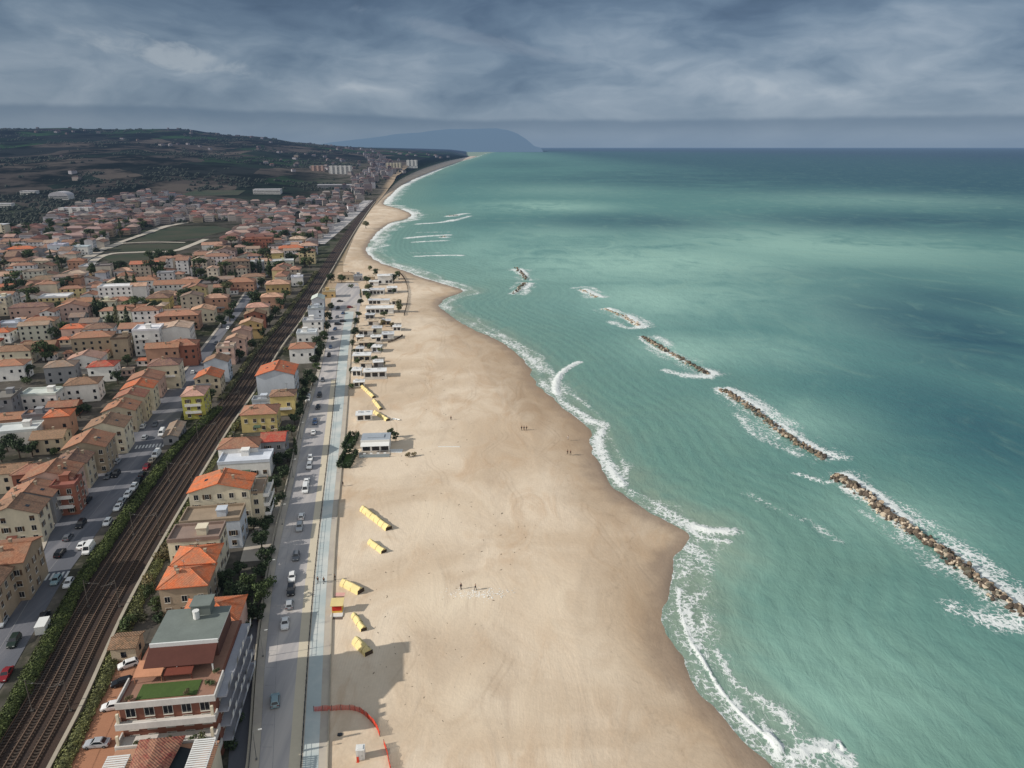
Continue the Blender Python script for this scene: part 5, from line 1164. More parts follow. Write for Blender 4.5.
# everything beyond reads as one mass of roofs
m, g = newmat('far_town')
vc = g.n('ShaderNodeVertexColor', layer_name='tone').outputs[0]
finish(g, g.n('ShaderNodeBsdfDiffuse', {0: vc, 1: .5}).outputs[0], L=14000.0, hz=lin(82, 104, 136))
mb = MB(); tones = []
def far_house(x, y, z, w_, d_, h_, rot, wc, rc, flat=False):
    c_, s_ = math.cos(rot), math.sin(rot)
    def T(u, v, q): return (x+u*c_-v*s_, y+u*s_+v*c_, z+q)
    W_, D_ = w_/2, d_/2; b = [(-W_,-D_), (W_,-D_), (W_,D_), (-W_,D_)]; rh = .2*d_
    for k in range(4):
        p_, q = b[k], b[(k+1) % 4]; mb.face([T(*p_,-2), T(*q,-2), T(*q,h_), T(*p_,h_)]); tones.append(wc)
        n_ = max(1, int(math.hypot(q[0]-p_[0], q[1]-p_[1])/4.5)); ex, ey = (q[0]-p_[0]), (q[1]-p_[1]); L_ = math.hypot(ex, ey); nx, ny = ey/L_*.05, -ex/L_*.05
        if k < 2 or k == 3:
            for f in range(max(1, int(h_/3.2))):
                a0, a1 = .12, .88
                mb.face([T(p_[0]+ex*t+nx, p_[1]+ey*t+ny, f*3.1+zz_) for t, zz_ in ((a0, 1.2), (a1, 1.2), (a1, 2.2), (a0, 2.2))]); tones.append((wc[0]*.5, wc[1]*.5, wc[2]*.56, 1))
    if flat: mb.face([T(*q, h_) for q in b]); tones.append(rc)
    else:
        A, B = (-W_*.6, 0), (W_*.6, 0)
        o = 1.06; e = [(u*o, v*o) for u, v in b]
        for q in ([e[0], e[1], B, A], [e[1], e[2], B], [e[2], e[3], A, B], [e[3], e[0], A]):
            mb.face([T(*p_, h_+rh if p_ in (A, B) else h_) for p_ in q]); tones.append(rc)
for x, y in far_cells:
    wl, rf = pick(WN), pick(RN)
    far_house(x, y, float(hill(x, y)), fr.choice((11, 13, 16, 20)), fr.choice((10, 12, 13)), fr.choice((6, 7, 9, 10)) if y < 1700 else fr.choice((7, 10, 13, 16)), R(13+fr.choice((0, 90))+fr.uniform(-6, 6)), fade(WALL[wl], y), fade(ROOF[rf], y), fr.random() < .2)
# farms and hamlets scattered over the hills
for cx, cy, n_, sx_, sy_ in ((-1500, 3300, 9, 160, 120), (-2300, 3900, 12, 330, 200), (-1100, 4200, 14, 380, 220), (-2700, 4700, 10, 400, 160), (-1750, 4800, 12, 420, 150), (-900, 3300, 14, 200, 200), (-1500, 2200, 7, 300, 200), (-600, 2700, 26, 140, 250), (-760, 4600, 26, 250, 200), (-1300, 1900, 6, 160, 120)):
    for _ in range(n_):
        x, y = cx+fr.gauss(0, sx_), cy+fr.gauss(0, sy_)
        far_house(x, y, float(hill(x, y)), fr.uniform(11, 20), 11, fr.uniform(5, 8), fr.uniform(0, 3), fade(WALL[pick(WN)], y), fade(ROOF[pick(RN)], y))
me = mb.mesh('distant_town', 'far_town'); ca_ = me.color_attributes.new('tone', 'FLOAT_COLOR', 'CORNER')
buf = np.concatenate([np.tile(np.array(t, np.float32), (len(f), 1)) for t, f in zip(tones, mb.f)]); ca_.data.foreach_set('color', buf.ravel())
o = link('distant_town', me); o['kind'] = 'stuff'

# larger buildings that stand out in the distance
def slab(px, py, wpx, h_, d_, wall, label, name='apartment_slab', cat='apartment block', bays=6, rf='pale', z0=0, curved=False):
    x, y, z0 = at_land(px, py); w_ = wpx*(y*cP+H*sP)/F
    root = empty(name, (x, y, z0), R(8)); tag(root, label, cat)
    mb = MB(); mb.box(-w_/2, w_/2, -d_/2, d_/2, -8, h_)
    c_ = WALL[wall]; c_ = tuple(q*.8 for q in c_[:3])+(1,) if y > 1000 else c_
    obj('wall', mb, 'plaster', root, col=c_)
    mb = MB(); nfl = max(1, int(h_/3.2))
    for f in range(nfl): mb.box(-w_/2+.6, w_/2-.6, -d_/2-.06, -d_/2+.02, f*3.1+1.1, f*3.1+2.4)
    obj('window_band', mb, 'glass_dark', root)
    mb = MB()
    if curved:
        n_ = 12
        for k in range(n_):
            a0, a1 = math.pi*k/n_, math.pi*(k+1)/n_
            mb.face([(-w_/2*math.cos(a0), -d_/2-1, h_+w_*.22*math.sin(a0)), (-w_/2*math.cos(a1), -d_/2-1, h_+w_*.22*math.sin(a1)), (-w_/2*math.cos(a1), d_/2+1, h_+w_*.22*math.sin(a1)), (-w_/2*math.cos(a0), d_/2+1, h_+w_*.22*math.sin(a0))])
        for yy in (-d_/2-1, d_/2+1): mb.face([(-w_/2*math.cos(math.pi*k/n_), yy, h_+w_*.22*math.sin(math.pi*k/n_)) for k in range(n_+1)])
    else: mb.box(-w_/2-.5, w_/2+.5, -d_/2-.5, d_/2+.5, h_, h_+.8)
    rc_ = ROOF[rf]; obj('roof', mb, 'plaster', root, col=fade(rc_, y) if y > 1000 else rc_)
    if bays:
        for k in range(bays): mb = MB(); q = -w_/2+(k+.5)*w_/bays; mb.box(q-w_/bays*.22, q+w_/bays*.22, -d_/2-2.0, -d_/2-.07, 0, h_+1.5); obj('stair_tower', mb, 'plaster', root, col=c_)
slab(341, 174, 22, 24, 14, 'white', 'pale apartment slab with vertical towers beyond the town', bays=5)
slab(394, 170, 15, 24, 14, 'cream', 'beige apartment slab beside the far beach', bays=5)
slab(412, 166, 11, 22, 14, 'white', 'cream apartment slab nearest the far sea', bays=3)
slab(318, 171, 13, 16, 12, 'pink', 'pinkish apartment slab inland of the pale slab', bays=3)
slab(335, 188.5, 33, 9, 26, 'grey', 'long low grey shed with pale roof beside the avenue', 'warehouse', 'warehouse', 0, 'white')
slab(268, 193.5, 26, 9, 30, 'white', 'white warehouse with bright flat roof beyond the town', 'warehouse', 'warehouse', 0, 'white')
slab(62, 199, 18, 7, 30, 'white', 'sports hall with curved white roof at the hill foot', 'sports_hall', 'sports hall', 0, 'white', curved=True)
slab(30, 194, 14, 6, 20, 'white', 'low white greenhouse building at the hill foot', 'greenhouse', 'greenhouse', 0, 'white')
slab(6, 207, 14, 6, 14, 'white', 'low white shed at the picture edge below the hills', 'warehouse', 'warehouse', 0, 'white')
slab(78, 217, 30, 14, 14, 'white', 'white row of tall flats at the edge of the trees', bays=4)
slab(3, 238, 12, 16, 14, 'cream', 'cream tower block at the picture edge before dark trees', bays=2)
def land_sheet(name, pts, mat):
    P = [at_land(*q) for q in pts]; n = 14; V = []
    for i in range(n+1):
        for j in range(n+1):
            u, v = i/n, j/n; x = (P[0][0]*(1-u)+P[1][0]*u)*(1-v)+(P[3][0]*(1-u)+P[2][0]*u)*v; y = (P[0][1]*(1-u)+P[1][1]*u)*(1-v)+(P[3][1]*(1-u)+P[2][1]*u)*v
            V.append((x, y, float(hill(x, y))+.6))
    struct(link(name, npmesh(name, V, gridfaces(n+1, n+1), mat)))
land_sheet('green_field', [(176,196.5),(238,195.5),(246,190.5),(196,190)], 'meadow')
land_sheet('green_field', [(-14,221),(30,220),(24,212.5),(-14,213)], 'meadow')
0 and land_sheet('green_field', [(20,176),(110,172),(100,168.5),(28,171)], 'meadow')

# ================================================================== trees
for px, py, k_, s, g_, wh in (
 (234,604,'round',1.15,'dark','in the shaded garden behind the orange-roofed house'),(250,596,'round',1.2,'mid','in the shaded garden behind the orange-roofed house'),(262,604,'round',1.0,'mid','at the garden corner by the seaside pavement'),(243,614,'round',.9,'dark','in the shaded garden behind the orange-roofed house'),(228,590,'round',1.05,'dark','beside the stone-walled house'),
 (240,578,'round',.9,'dark','beside the cream orange-roofed house'),(258,622,'round',.9,'dark','at the garden corner by the seaside pavement'),(248,634,'shrub',1.5,'dark','in the narrow garden beside the apartment block'),(240,660,'shrub',1.6,'dark','in the narrow garden beside the apartment block'),(238,690,'shrub',1.7,'dark','in the narrow garden beside the apartment block'),(236,720,'shrub',1.6,'dark','in the narrow garden beside the apartment block'),(233,745,'shrub',1.7,'dark','in the narrow garden beside the apartment block'),
 (222,588,'shrub',1.5,'mid','beside the stone-walled house'),(150,600,'round',.8,'mid','on the verge beside the stone-walled house'),(158,612,'round',.8,'mid','on the verge behind the apartment block'),(143,618,'shrub',1.8,'olive','on the verge behind the apartment block'),(152,585,'shrub',1.9,'dry','on the verge beside the stone-walled house'),(165,560,'shrub',1.8,'dry','on the verge beside the roof terrace house'),(160,622,'shrub',1.7,'dark','behind the apartment block'),(132,628,'shrub',1.7,'mid','on the verge behind the apartment block'),
 (270,448,'round',1.1,'dark','in the garden beside the red roof'),(280,456,'round',1.1,'dark','in the garden beside the red roof'),(288,462,'round',1.0,'dark','in the garden beside the red roof'),(278,468,'round',1.0,'dark','in the garden beside the red roof'),(296,455,'cypress',1.0,'mid','by the seaside pavement near the red roof'),(283,474,'shrub',1.8,'dark','in the garden beside the red roof'),(270,555,'shrub',1.6,'dark','in the yard of the pale flat-roofed house'),(258,540,'shrub',1.7,'dark','in the yard of the pale flat-roofed house'),(254,530,'round',.8,'dark','below the villa balconies'),(264,520,'round',.8,'dark','below the villa balconies'),
(286,440,'round',1.0,'dark','in the shaded seaside yards beside the road'),(276,446,'round',1.1,'dark','in the shaded seaside yards beside the road'),(292,436,'round',0.9,'mid','in the shaded seaside yards beside the road'),(284,480,'round',0.9,'dark','in the shaded seaside yards beside the road'),(276,492,'round',1.0,'dark','in the shaded seaside yards beside the road'),(280,502,'shrub',1.9,'dark','in the shaded seaside yards beside the road'),(272,512,'round',0.9,'mid','in the shaded seaside yards beside the road'),(268,524,'shrub',1.9,'dark','in the shaded seaside yards beside the road'),(266,535,'round',0.9,'dark','in the shaded seaside yards beside the road'),(262,548,'round',1.0,'dark','in the shaded seaside yards beside the road'),(266,566,'round',1.0,'dark','in the shaded seaside yards beside the road'),(262,578,'round',1.0,'dark','in the shaded seaside yards beside the road'),(268,588,'shrub',1.9,'mid','in the shaded seaside yards beside the road'),(246,606,'round',1.0,'dark','in the shaded seaside yards beside the road'),(252,620,'shrub',1.9,'dark','in the shaded seaside yards beside the road'),(295,425,'round',1.0,'dark','in the shaded seaside yards beside the road'),(299,412,'round',1.0,'dark','in the shaded seaside yards beside the road'),(304,400,'round',1.1,'dark','in the shaded seaside yards beside the road'),(309,382,'round',1.1,'dark','in the shaded seaside yards beside the road'),(314,366,'round',1.1,'dark','in the shaded seaside yards beside the road'),(318,348,'round',1.2,'dark','in the shaded seaside yards beside the road'),
(208,478,'shrub',1.5,'olive','on the narrow verge beside the railway wall'),(221,456,'shrub',1.6,'mid','on the narrow verge beside the railway wall'),(226,447,'shrub',1.6,'fresh','on the narrow verge beside the railway wall'),(236,430,'shrub',1.6,'olive','on the narrow verge beside the railway wall'),(176,540,'shrub',1.7,'olive','on the narrow verge beside the railway wall'),(168,552,'shrub',1.7,'dry','on the narrow verge beside the railway wall'),(182,528,'shrub',1.5,'mid','on the narrow verge beside the railway wall'),(288,352,'shrub',1.9,'olive','on the narrow verge beside the railway wall'),(296,338,'shrub',2.0,'olive','on the narrow verge beside the railway wall'),(303,326,'shrub',2.0,'mid','on the narrow verge beside the railway wall'),(308,316,'shrub',2.0,'olive','on the narrow verge beside the railway wall'),
(30,378,'round',1.3,'dark','in the yards and side streets of the old town'),(27,384,'shrub',2.2,'mid','in the yards and side streets of the old town'),(100,392,'round',1.3,'dark','in the yards and side streets of the old town'),(92,398,'round',1.2,'dark','in the yards and side streets of the old town'),(107,376,'round',1.2,'mid','in the yards and side streets of the old town'),(136,352,'round',1.3,'dark','in the yards and side streets of the old town'),(130,344,'round',1.2,'mid','in the yards and side streets of the old town'),(56,340,'round',1.4,'dark','in the yards and side streets of the old town'),(24,336,'round',1.4,'dark','in the yards and side streets of the old town'),(60,312,'round',1.6,'dark','in the yards and side streets of the old town'),(98,318,'round',1.5,'mid','in the yards and side streets of the old town'),(104,310,'round',1.4,'dark','in the yards and side streets of the old town'),(148,312,'round',1.5,'dark','in the yards and side streets of the old town'),(196,322,'round',1.4,'dark','in the yards and side streets of the old town'),(192,331,'round',1.3,'dark','in the yards and side streets of the old town'),(205,318,'round',1.4,'mid','in the yards and side streets of the old town'),(230,292,'round',1.7,'dark','in the yards and side streets of the old town'),(262,288,'round',1.6,'dark','in the yards and side streets of the old town'),(253,272,'round',1.8,'dark','in the yards and side streets of the old town'),(222,275,'round',1.8,'mid','in the yards and side streets of the old town'),(310,268,'round',1.9,'olive','in the yards and side streets of the old town'),(305,262,'round',1.9,'olive','in the yards and side streets of the old town'),(312,258,'round',2.0,'olive','in the yards and side streets of the old town'),(300,286,'shrub',2.6,'olive','in the yards and side streets of the old town'),(316,250,'shrub',2.8,'olive','in the yards and side streets of the old town'),
 (300,418,'round',.9,'dark','in the yard beside the narrow yellow house'),(303,407,'round',1.0,'dark','in the yard beside the narrow yellow house'),(306,390,'round',1.1,'dark','beside the tall blank gable house'),(313,386,'round',1.2,'dark','beside the tall blank gable house'),(317,372,'round',1.0,'mid','next to the terracotta white house'),(320,360,'round',1.2,'dark','next to the terracotta white house'),(322,352,'round',1.2,'dark','along the pavement by the white cubes'),(325,342,'round',1.2,'mid','along the pavement by the white cubes'),(327,332,'round',1.2,'dark','along the pavement by the white cubes'),(329,322,'round',1.2,'dark','along the pavement by the white cubes'),(331,311,'round',1.1,'dark','along the pavement by the white cubes'),
 (331,283,'round',1.4,'dark','beside the low ochre building'),(342,283,'round',1.3,'mid','beside the low ochre building'),(351,288,'shrub',2,'mid','at the car park end'),
 (373,318,'shrub',2.2,'dark','among the crowded beach huts'),(384,316,'shrub',2.0,'mid','among the crowded beach huts'),(372,349,'shrub',2.2,'dark','among the crowded beach huts'),(380,352,'shrub',1.8,'olive','among the crowded beach huts'),(399,305,'shrub',2.2,'olive','among the crowded beach huts'),(393,293,'shrub',2.2,'dark','among the crowded beach huts'),(367,296,'shrub',2.4,'dark','among the crowded beach huts'),(398,279,'round',1.2,'mid','among the crowded beach huts'),(370,270,'shrub',2.4,'olive','among the crowded beach huts'),(382,366,'shrub',1.8,'mid','among the crowded beach huts'),(356,353,'shrub',1.8,'dark','among the crowded beach huts'),(356,364,'shrub',1.8,'mid','among the crowded beach huts'),(368,301,'round',1.2,'mid','beside the car park and beach clubs'),(369,292,'round',1.3,'olive','beside the car park and beach clubs'),(367,284,'round',1.3,'mid','beside the car park and beach clubs'),(361,306,'round',1.1,'dark','beside the long cream beach club'),(361,298,'cypress',.9,'dark','beside the long cream beach club'),(359,318,'round',1.0,'dark','on the promenade edge beside pale beach huts'),(357,326,'round',1.0,'dark','on the promenade edge beside pale beach huts'),(355,337,'round',1.1,'dark','on the promenade edge beside pale beach huts'),(354,345,'shrub',1.9,'dark','on the promenade edge beside pale beach huts'),(399,312,'round',1.1,'olive','on the sand beside the long cream beach club'),(376,276,'round',1.2,'dark','beside the two-storey beach club'),(394,283,'round',1.3,'dark','beside the two-storey beach club'),(383,327,'round',.9,'dry','between the pale beach huts'),(392,329,'round',.8,'dry','between the pale beach huts'),(375,362,'round',.8,'mid','beside the white-roofed beach hut'),(352,388,'shrub',1.4,'mid','on the promenade edge by the white beach club'),(352,372,'shrub',1.6,'dark','on the promenade edge by the white beach club'),
 (8,452,'round',1.2,'dark','in the dark walled garden'),(20,458,'round',1.3,'dark','in the dark walled garden'),(33,457,'round',1.3,'dark','in the dark walled garden'),(44,452,'round',1.2,'dark','in the dark walled garden'),(2,462,'round',1.2,'dark','in the dark walled garden'),(14,446,'round',1.1,'dark','in the dark walled garden'),(52,446,'pine',.8,'fresh','beside the beige garden house'),(54,455,'shrub',1.8,'mid','beside the beige garden house'),
 (46,362,'round',2.2,'mid','below the brown-roofed cream house'),(54,358,'round',1.6,'mid','below the brown-roofed cream house'),(64,333,'round',1.2,'mid','near the large loggia house'),(112,329,'round',1.3,'mid','behind the large loggia house'),(128,366,'round',1.2,'mid','beside the stone tower house'),(118,384,'round',1.2,'dark','beside the white balcony house'),(80,418,'round',1.2,'dark','in the yard behind the street row'),(72,424,'round',1.2,'dark','in the yard behind the street row'),(88,412,'shrub',2.2,'dark','in the yard behind the street row'),
 (214,296,'pine',1.9,'dark','on the town street behind the yellowish gables'),(206,292,'pine',1.7,'dark','on the town street behind the yellowish gables'),(224,292,'round',1.8,'dark','beside the big pine'),(230,322,'round',1.6,'dark','on the shaded town street'),(222,328,'round',1.5,'dark','on the shaded town street'),(234,312,'round',1.5,'dark','on the shaded town street'),
 (276,318,'round',1.6,'dark','between the railway and the peach gable'),(270,326,'round',1.4,'dark','between the railway and the peach gable'),(281,309,'round',1.7,'dark','between the railway and the brown gable'),(286,302,'round',1.6,'mid','between the railway and the brown gable'),(262,338,'round',1.3,'dark','between the railway and the pink-roofed house'),(252,350,'round',1.2,'dark','between the railway and the pink-roofed house'),(240,362,'round',1.3,'dark','between the railway and the blank grey gable'),(228,378,'round',1.2,'dark','between the railway and the orange ochre house'),(212,402,'round',1.1,'dark','behind the lemon yellow house'),(207,412,'shrub',2.0,'dark','behind the lemon yellow house'),
 (120,291,'round',2,'dark','in the gardens before the bright yellow house'),(133,295,'round',2.1,'dark','in the gardens before the bright yellow house'),(110,294,'round',1.9,'dark','in the gardens before the bright yellow house'),(183,301,'round',1.8,'olive','beside the bright yellow house'),(195,272,'round',2.4,'mid','behind the very long white hall'),(203,268,'round',2.2,'dark','behind the very long white hall'),(172,262,'round',2.4,'dark','behind the very long white hall'),(160,263,'round',2.4,'dark','behind the very long white hall'),(150,262,'round',2.2,'mid','behind the very long white hall'),
 (36,298,'round',2,'dark','in the grounds of the olive grey roof'),(50,297,'round',2.2,'dark','in the grounds of the olive grey roof'),(62,296,'round',2.3,'dark','in the grounds of the olive grey roof'),(14,297,'round',2.0,'dark','in the grounds of the olive grey roof'),(24,293,'round',2,'dark','in the grounds of the olive grey roof'),(70,293,'pine',1.6,'dark','beside the tall salmon house'),(62,268,'round',2.3,'dark','near the country road bend'),(56,274,'round',2.2,'mid','near the country road bend'),(30,281,'round',2,'dark','in the grounds of the olive grey roof'),
 (279,246,'round',2.6,'dark','beside the brick red apartment block'),(285,242,'round',2.8,'dark','beside the brick red apartment block'),(291,255,'round',2.0,'dark','beside the orange salmon house'),(246,252,'round',2.2,'dark','beside the brick red apartment block'),(366,228.5,'round',2.0,'olive','on the far beach below the railway')):
    tree(px, py, k_, s, g_, wh)
tn = 0
for x, y in treecells:
    if y < 1050 and tn < 105:
        tn += 1; hx = min(HOUSES, key=lambda q: (q[0]-x)**2+(q[1]-y)**2)[4]
        for e in range(2 if y > 700 else 3):
            tree(0, 0, fr.choice(('round', 'round', 'round', 'pine', 'cypress')), fr.uniform(1.5, 2.3), fr.choice(('dark', 'dark', 'mid', 'mid', 'olive')), 'among the old town houses beyond the yellow house', pos=(x+fr.uniform(-5, 5), y+fr.uniform(-4, 4), 0), group='trees among the old town houses')
# woods and hedgerows far off, one mass
def blob(mb, x, y, z, r, hgt):
    n = 6; b = len(mb.v); rings = ((.0, .75), (.4, 1.0), (.8, .62))
    for t, q in rings:
        for k in range(n): a = 2*math.pi*(k+t)/n; rr = r*q*fr.uniform(.7, 1.25); mb.v.append((x+rr*math.cos(a), y+rr*math.sin(a), z+hgt*t*fr.uniform(.85, 1.1)))
    mb.v.append((x, y, z+hgt))
    for i in range(2):
        for k in range(n): mb.f.append((b+i*n+k, b+i*n+(k+1) % n, b+(i+1)*n+(k+1) % n, b+(i+1)*n+k)); mb.mi.append(0)
    for k in range(n): mb.f.append((b+2*n+k, b+2*n+(k+1) % n, b+3*n)); mb.mi.append(0)
mb = MB()
for x, y in treecells:
    if y >= 1050 or True:
        for e in range(2): blob(mb, x+fr.uniform(-9, 9), y+fr.uniform(-9, 9), float(hill(x, y))-.5, fr.uniform(2.5, 4.5), fr.uniform(4, 8)) if y > 1000 else None
nw = 0
while nw < 3600:
    y = 760*math.exp(fr.random()*math.log(6200/760)); x = fr.uniform(-.92, -.02)*y
    a, b = proj(x, y, 0)
    if x > fwall(y)-60: continue
    if (inpoly(a, b, TOWN) or any(inpoly(a, b, q) for q in HOLES)) and fr.random() > .03: continue
    dens = float(fbm(np.array([x*.0042]), np.array([y*.0026]), 4)[0]); line = min(abs(float(vnoise(np.array([x*.006+5]), np.array([y*.0035+2]))[0])-.5), abs(float(vnoise(np.array([x*.003+15]), np.array([y*.007+2]))[0])-.5))
    if b > 196 and a > 110: continue
    if dens < .585 and line > .011 and not (y < 1350 and a < 105): continue
    z = float(hill(x, y)); s = fr.uniform(.7, 1.3)
    for e in range(2): blob(mb, x+fr.gauss(0, 4), y+fr.gauss(0, 7), z-1, 2.7*s*(1+y/5000), 4.4*s*(1+y/9000))
    nw += 1
surf('far_foliage', (.02,.027,.02,1), coords='W', scale=.02, var=.3, fine=.3, scale2=.15)
wo = obj('distant_woods', mb, 'far_foliage'); wo['kind'] = 'stuff'

# ================================================================== vehicles
def quad_in(mb, q, s, off, mi=0):
    q = [Vector(p) for p in q]; c_ = sum(q, Vector())/4; n = (q[1]-q[0]).cross(q[3]-q[0]).normalized()
    mb.face([c_+(p-c_)*s+n*off for p in q], mi)
def car_meshes(kind):
    Lh, Wd, hood, belt, top = {'hatch': (2.0, .87, .86, .95, 1.5), 'sedan': (2.25, .9, .84, .93, 1.45), 'suv': (2.2, .93, 1.0, 1.08, 1.7), 'van': (2.6, .98, 1.05, 1.2, 2.2)}[kind]
    c0, c1, r0, r1 = {'hatch': (-.95, 1.9, -.35, 1.55), 'sedan': (-.95, 1.6, -.3, 1.0), 'suv': (-1.0, 2.12, -.45, 1.85), 'van': (-2.0, 2.56, -1.35, 2.5)}[kind]
    b = MB()
    S = [(-Lh, .30, .55, .80), (-Lh+.12, .24, hood-.16, .96), (-Lh+.5, .2, hood-.02, 1.0), (c0, .2, belt, 1.0), (c1, .2, belt, 1.0), (Lh-.18, .24, belt-.03 if kind != 'sedan' else belt-.06, .97), (Lh, .34, belt-.22, .88)]
    ring = []
    for y, zl, zh, k in S:
        w_ = Wd*k; zm = (zl+zh)/2+.05
        ring.append([(-w_*.93, y, zl), (-w_, y, zl+.14), (-w_, y, zm), (-w_*.93, y, zh), (w_*.93, y, zh), (w_, y, zm), (w_, y, zl+.14), (w_*.93, y, zl)])
    for A, B in zip(ring[:-1], ring[1:]):
        for k in range(8): b.face([A[k], A[(k+1) % 8], B[(k+1) % 8], B[k]][::-1])
    b.face(ring[0]); b.face(ring[-1][::-1])
    wb, wt = Wd*.9, Wd*.74
    lo = [(-wb, c0, belt-.01), (wb, c0, belt-.01), (wb, c1, belt-.01), (-wb, c1, belt-.01)]; hi = [(-wt, r0, top-.06), (wt, r0, top-.06), (wt, r1, top-.06), (-wt, r1, top-.06)]
    for k in range(4): b.face([lo[k], lo[(k+1) % 4], hi[(k+1) % 4], hi[k]])
    cp = [(x*.86, y+(.12 if y == r0 else -.12), top) for x, y, z in hi]
    for k in range(4): b.face([hi[k], hi[(k+1) % 4], cp[(k+1) % 4], cp[k]])
    b.face(cp)
    for s in (-1, 1): b.box(*sorted((s*(Wd-.02), s*(Wd+.13))), c0+.15, c0+.32, belt+.02, belt+.16)
    parts = [('body', b.mesh('body', 'paint'), None)]
    def G_(nm, q, s=.86):
        mb = MB(); quad_in(mb, q, s, .015); parts.append((nm, mb.mesh(nm, 'glass_dark'), None))
    G_('windscreen', [lo[0], lo[1], hi[1], hi[0]]); 
    if kind != 'van':
        G_('rear_window', [lo[2], lo[3], hi[3], hi[2]], .82); G_('side_window', [lo[1], lo[2], hi[2], hi[1]], .84); G_('side_window', [lo[3], lo[0], hi[0], hi[3]], .84)
    else:
        ym = -.7; t_ = .82
        for s in (1, -1):
            q = [(s*wb, c0+.1, belt), (s*wb, ym, belt), (s*wt, ym, top-.35), (s*(wt+.02), r0+.05, top-.35)]
            G_('side_window', q if s > 0 else q[::-1], t_)
    wm = MB(); wm.tube([(-.1,0,0), (.1,0,0)], .32, 14); wm.tube([(-.112,0,0), (.112,0,0)], .19, 10, 1); wme = wm.mesh('wheel', ['tyre', 'metal_grey'])
    for sx_ in (-1, 1):
        for yy in (-Lh+.75, Lh-.75): parts.append(('wheel', wme, (sx_*(Wd-.07), yy, .32)))
    hm = MB(); hm.box(-.2, .2, -.04, .04, -.07, .07); hme = hm.mesh('headlight', 'lamp_glass'); tme = hm.mesh('tail_light', 'red_lamp')
    for sx_ in (-1, 1): parts.append(('headlight', hme, (sx_*Wd*.62, -Lh+.02, .64))); parts.append(('tail_light', tme, (sx_*Wd*.66, Lh-.02, .74)))
    return parts
CARS = {k: car_meshes(k) for k in ('hatch', 'sedan', 'suv', 'van')}
CNAME = dict(hatch='small hatchback', sedan='saloon car', suv='tall family car', van='van')
CC = dict(white=lin(232,232,230,.85), silver=lin(176,180,184,.8), grey=lin(110,114,120,.7), black=lin(34,35,40,.6), blue=lin(60,82,116,.7), red=lin(140,28,34,.75), teal=lin(150,176,182,.75), green=lin(42,56,46,.65), beige=lin(196,180,156,.8))
def car(px, py, kind, col, rot, where, flip=False, full=True):
    x, y, _ = at(px, py, .6); z = .03; x -= .9 if 'hedge' in where else 0
    root = empty('delivery_van' if kind == 'van' else 'car', (x, y, z), rot+(math.pi if flip else 0))
    tag(root, uniq('%s %s %s' % (col, CNAME[kind], where)), 'van' if kind == 'van' else 'car', 'cars and vans in the streets')
    for nm, me, loc in CARS[kind]:
        if not full and nm in ('headlight', 'tail_light'): continue
        o = link(nm, me, root, loc)
        if nm == 'body': o.color = CC[col]
def ra(f, py, px): y = at(px, py, 0)[1]; return tangent(f, y)
for px, py, k_, cl, wh, fl in (
 (275,700,'hatch','teal','driving on the shaded part of the seaside road',1),(292,577,'hatch','white','parked beside the promenade road, in sun, near the pedestrians',0),(291,590,'suv','black','parked beside the promenade road behind the white hatchback',0),(289.5,604,'hatch','silver','parked beside the promenade road between black and white cars',1),(285,623,'sedan','white','parked beside the promenade road, nearest before the big shadow',0),
 (296,556,'hatch','grey','parked at the edge of the villa shadow',0),(299.5,527,'suv','silver','parked inside the villa shadow',0),(301.5,516,'hatch','white','parked inside the villa shadow',1),(305.5,489,'van','white','parked on the sunlit road beyond the villa shadow',0),(306.8,481,'sedan','white','parked just beyond the white van',1),(309.5,466,'suv','silver','parked opposite the garden trees',0),(310.3,458,'hatch','white','parked opposite the garden trees',0),
 (313.5,432,'sedan','white','parked opposite the red-roofed house',1),(315,422,'suv','blue','parked opposite the yellow house',0),(318,407,'hatch','black','parked in the tall gable shadow',0),(319.5,395,'suv','black','parked in the tall gable shadow',0),(308,399,'van','white','standing in the yard beside the narrow yellow house',0),(322.5,380,'hatch','grey','parked beside the white seaside cubes',0),(329,355,'suv','black','parked beside the white seaside cubes',0),(330.5,347,'hatch','blue','parked beside the white seaside cubes',0),(332.5,338,'sedan','black','parked beside the white seaside cubes',0)):
    car(px, py, k_, cl, ra(fL, py, px), wh, fl)
for px, py, k_, cl, wh in ((335,329,'hatch','blue','in the car park at the road end'),(338,324,'suv','black','in the car park at the road end'),(343,321,'hatch','black','in the car park at the road end'),(337,317,'hatch','grey','in the car park at the road end'),(343,313,'sedan','blue','in the car park at the road end'),(338,308,'suv','black','in the car park at the road end'),(350,307,'hatch','red','in the car park at the road end'),(340,301,'sedan','black','in the car park at the road end')):
    car(px, py, k_, cl, rng.choice((0, R(95))), wh, full=False)
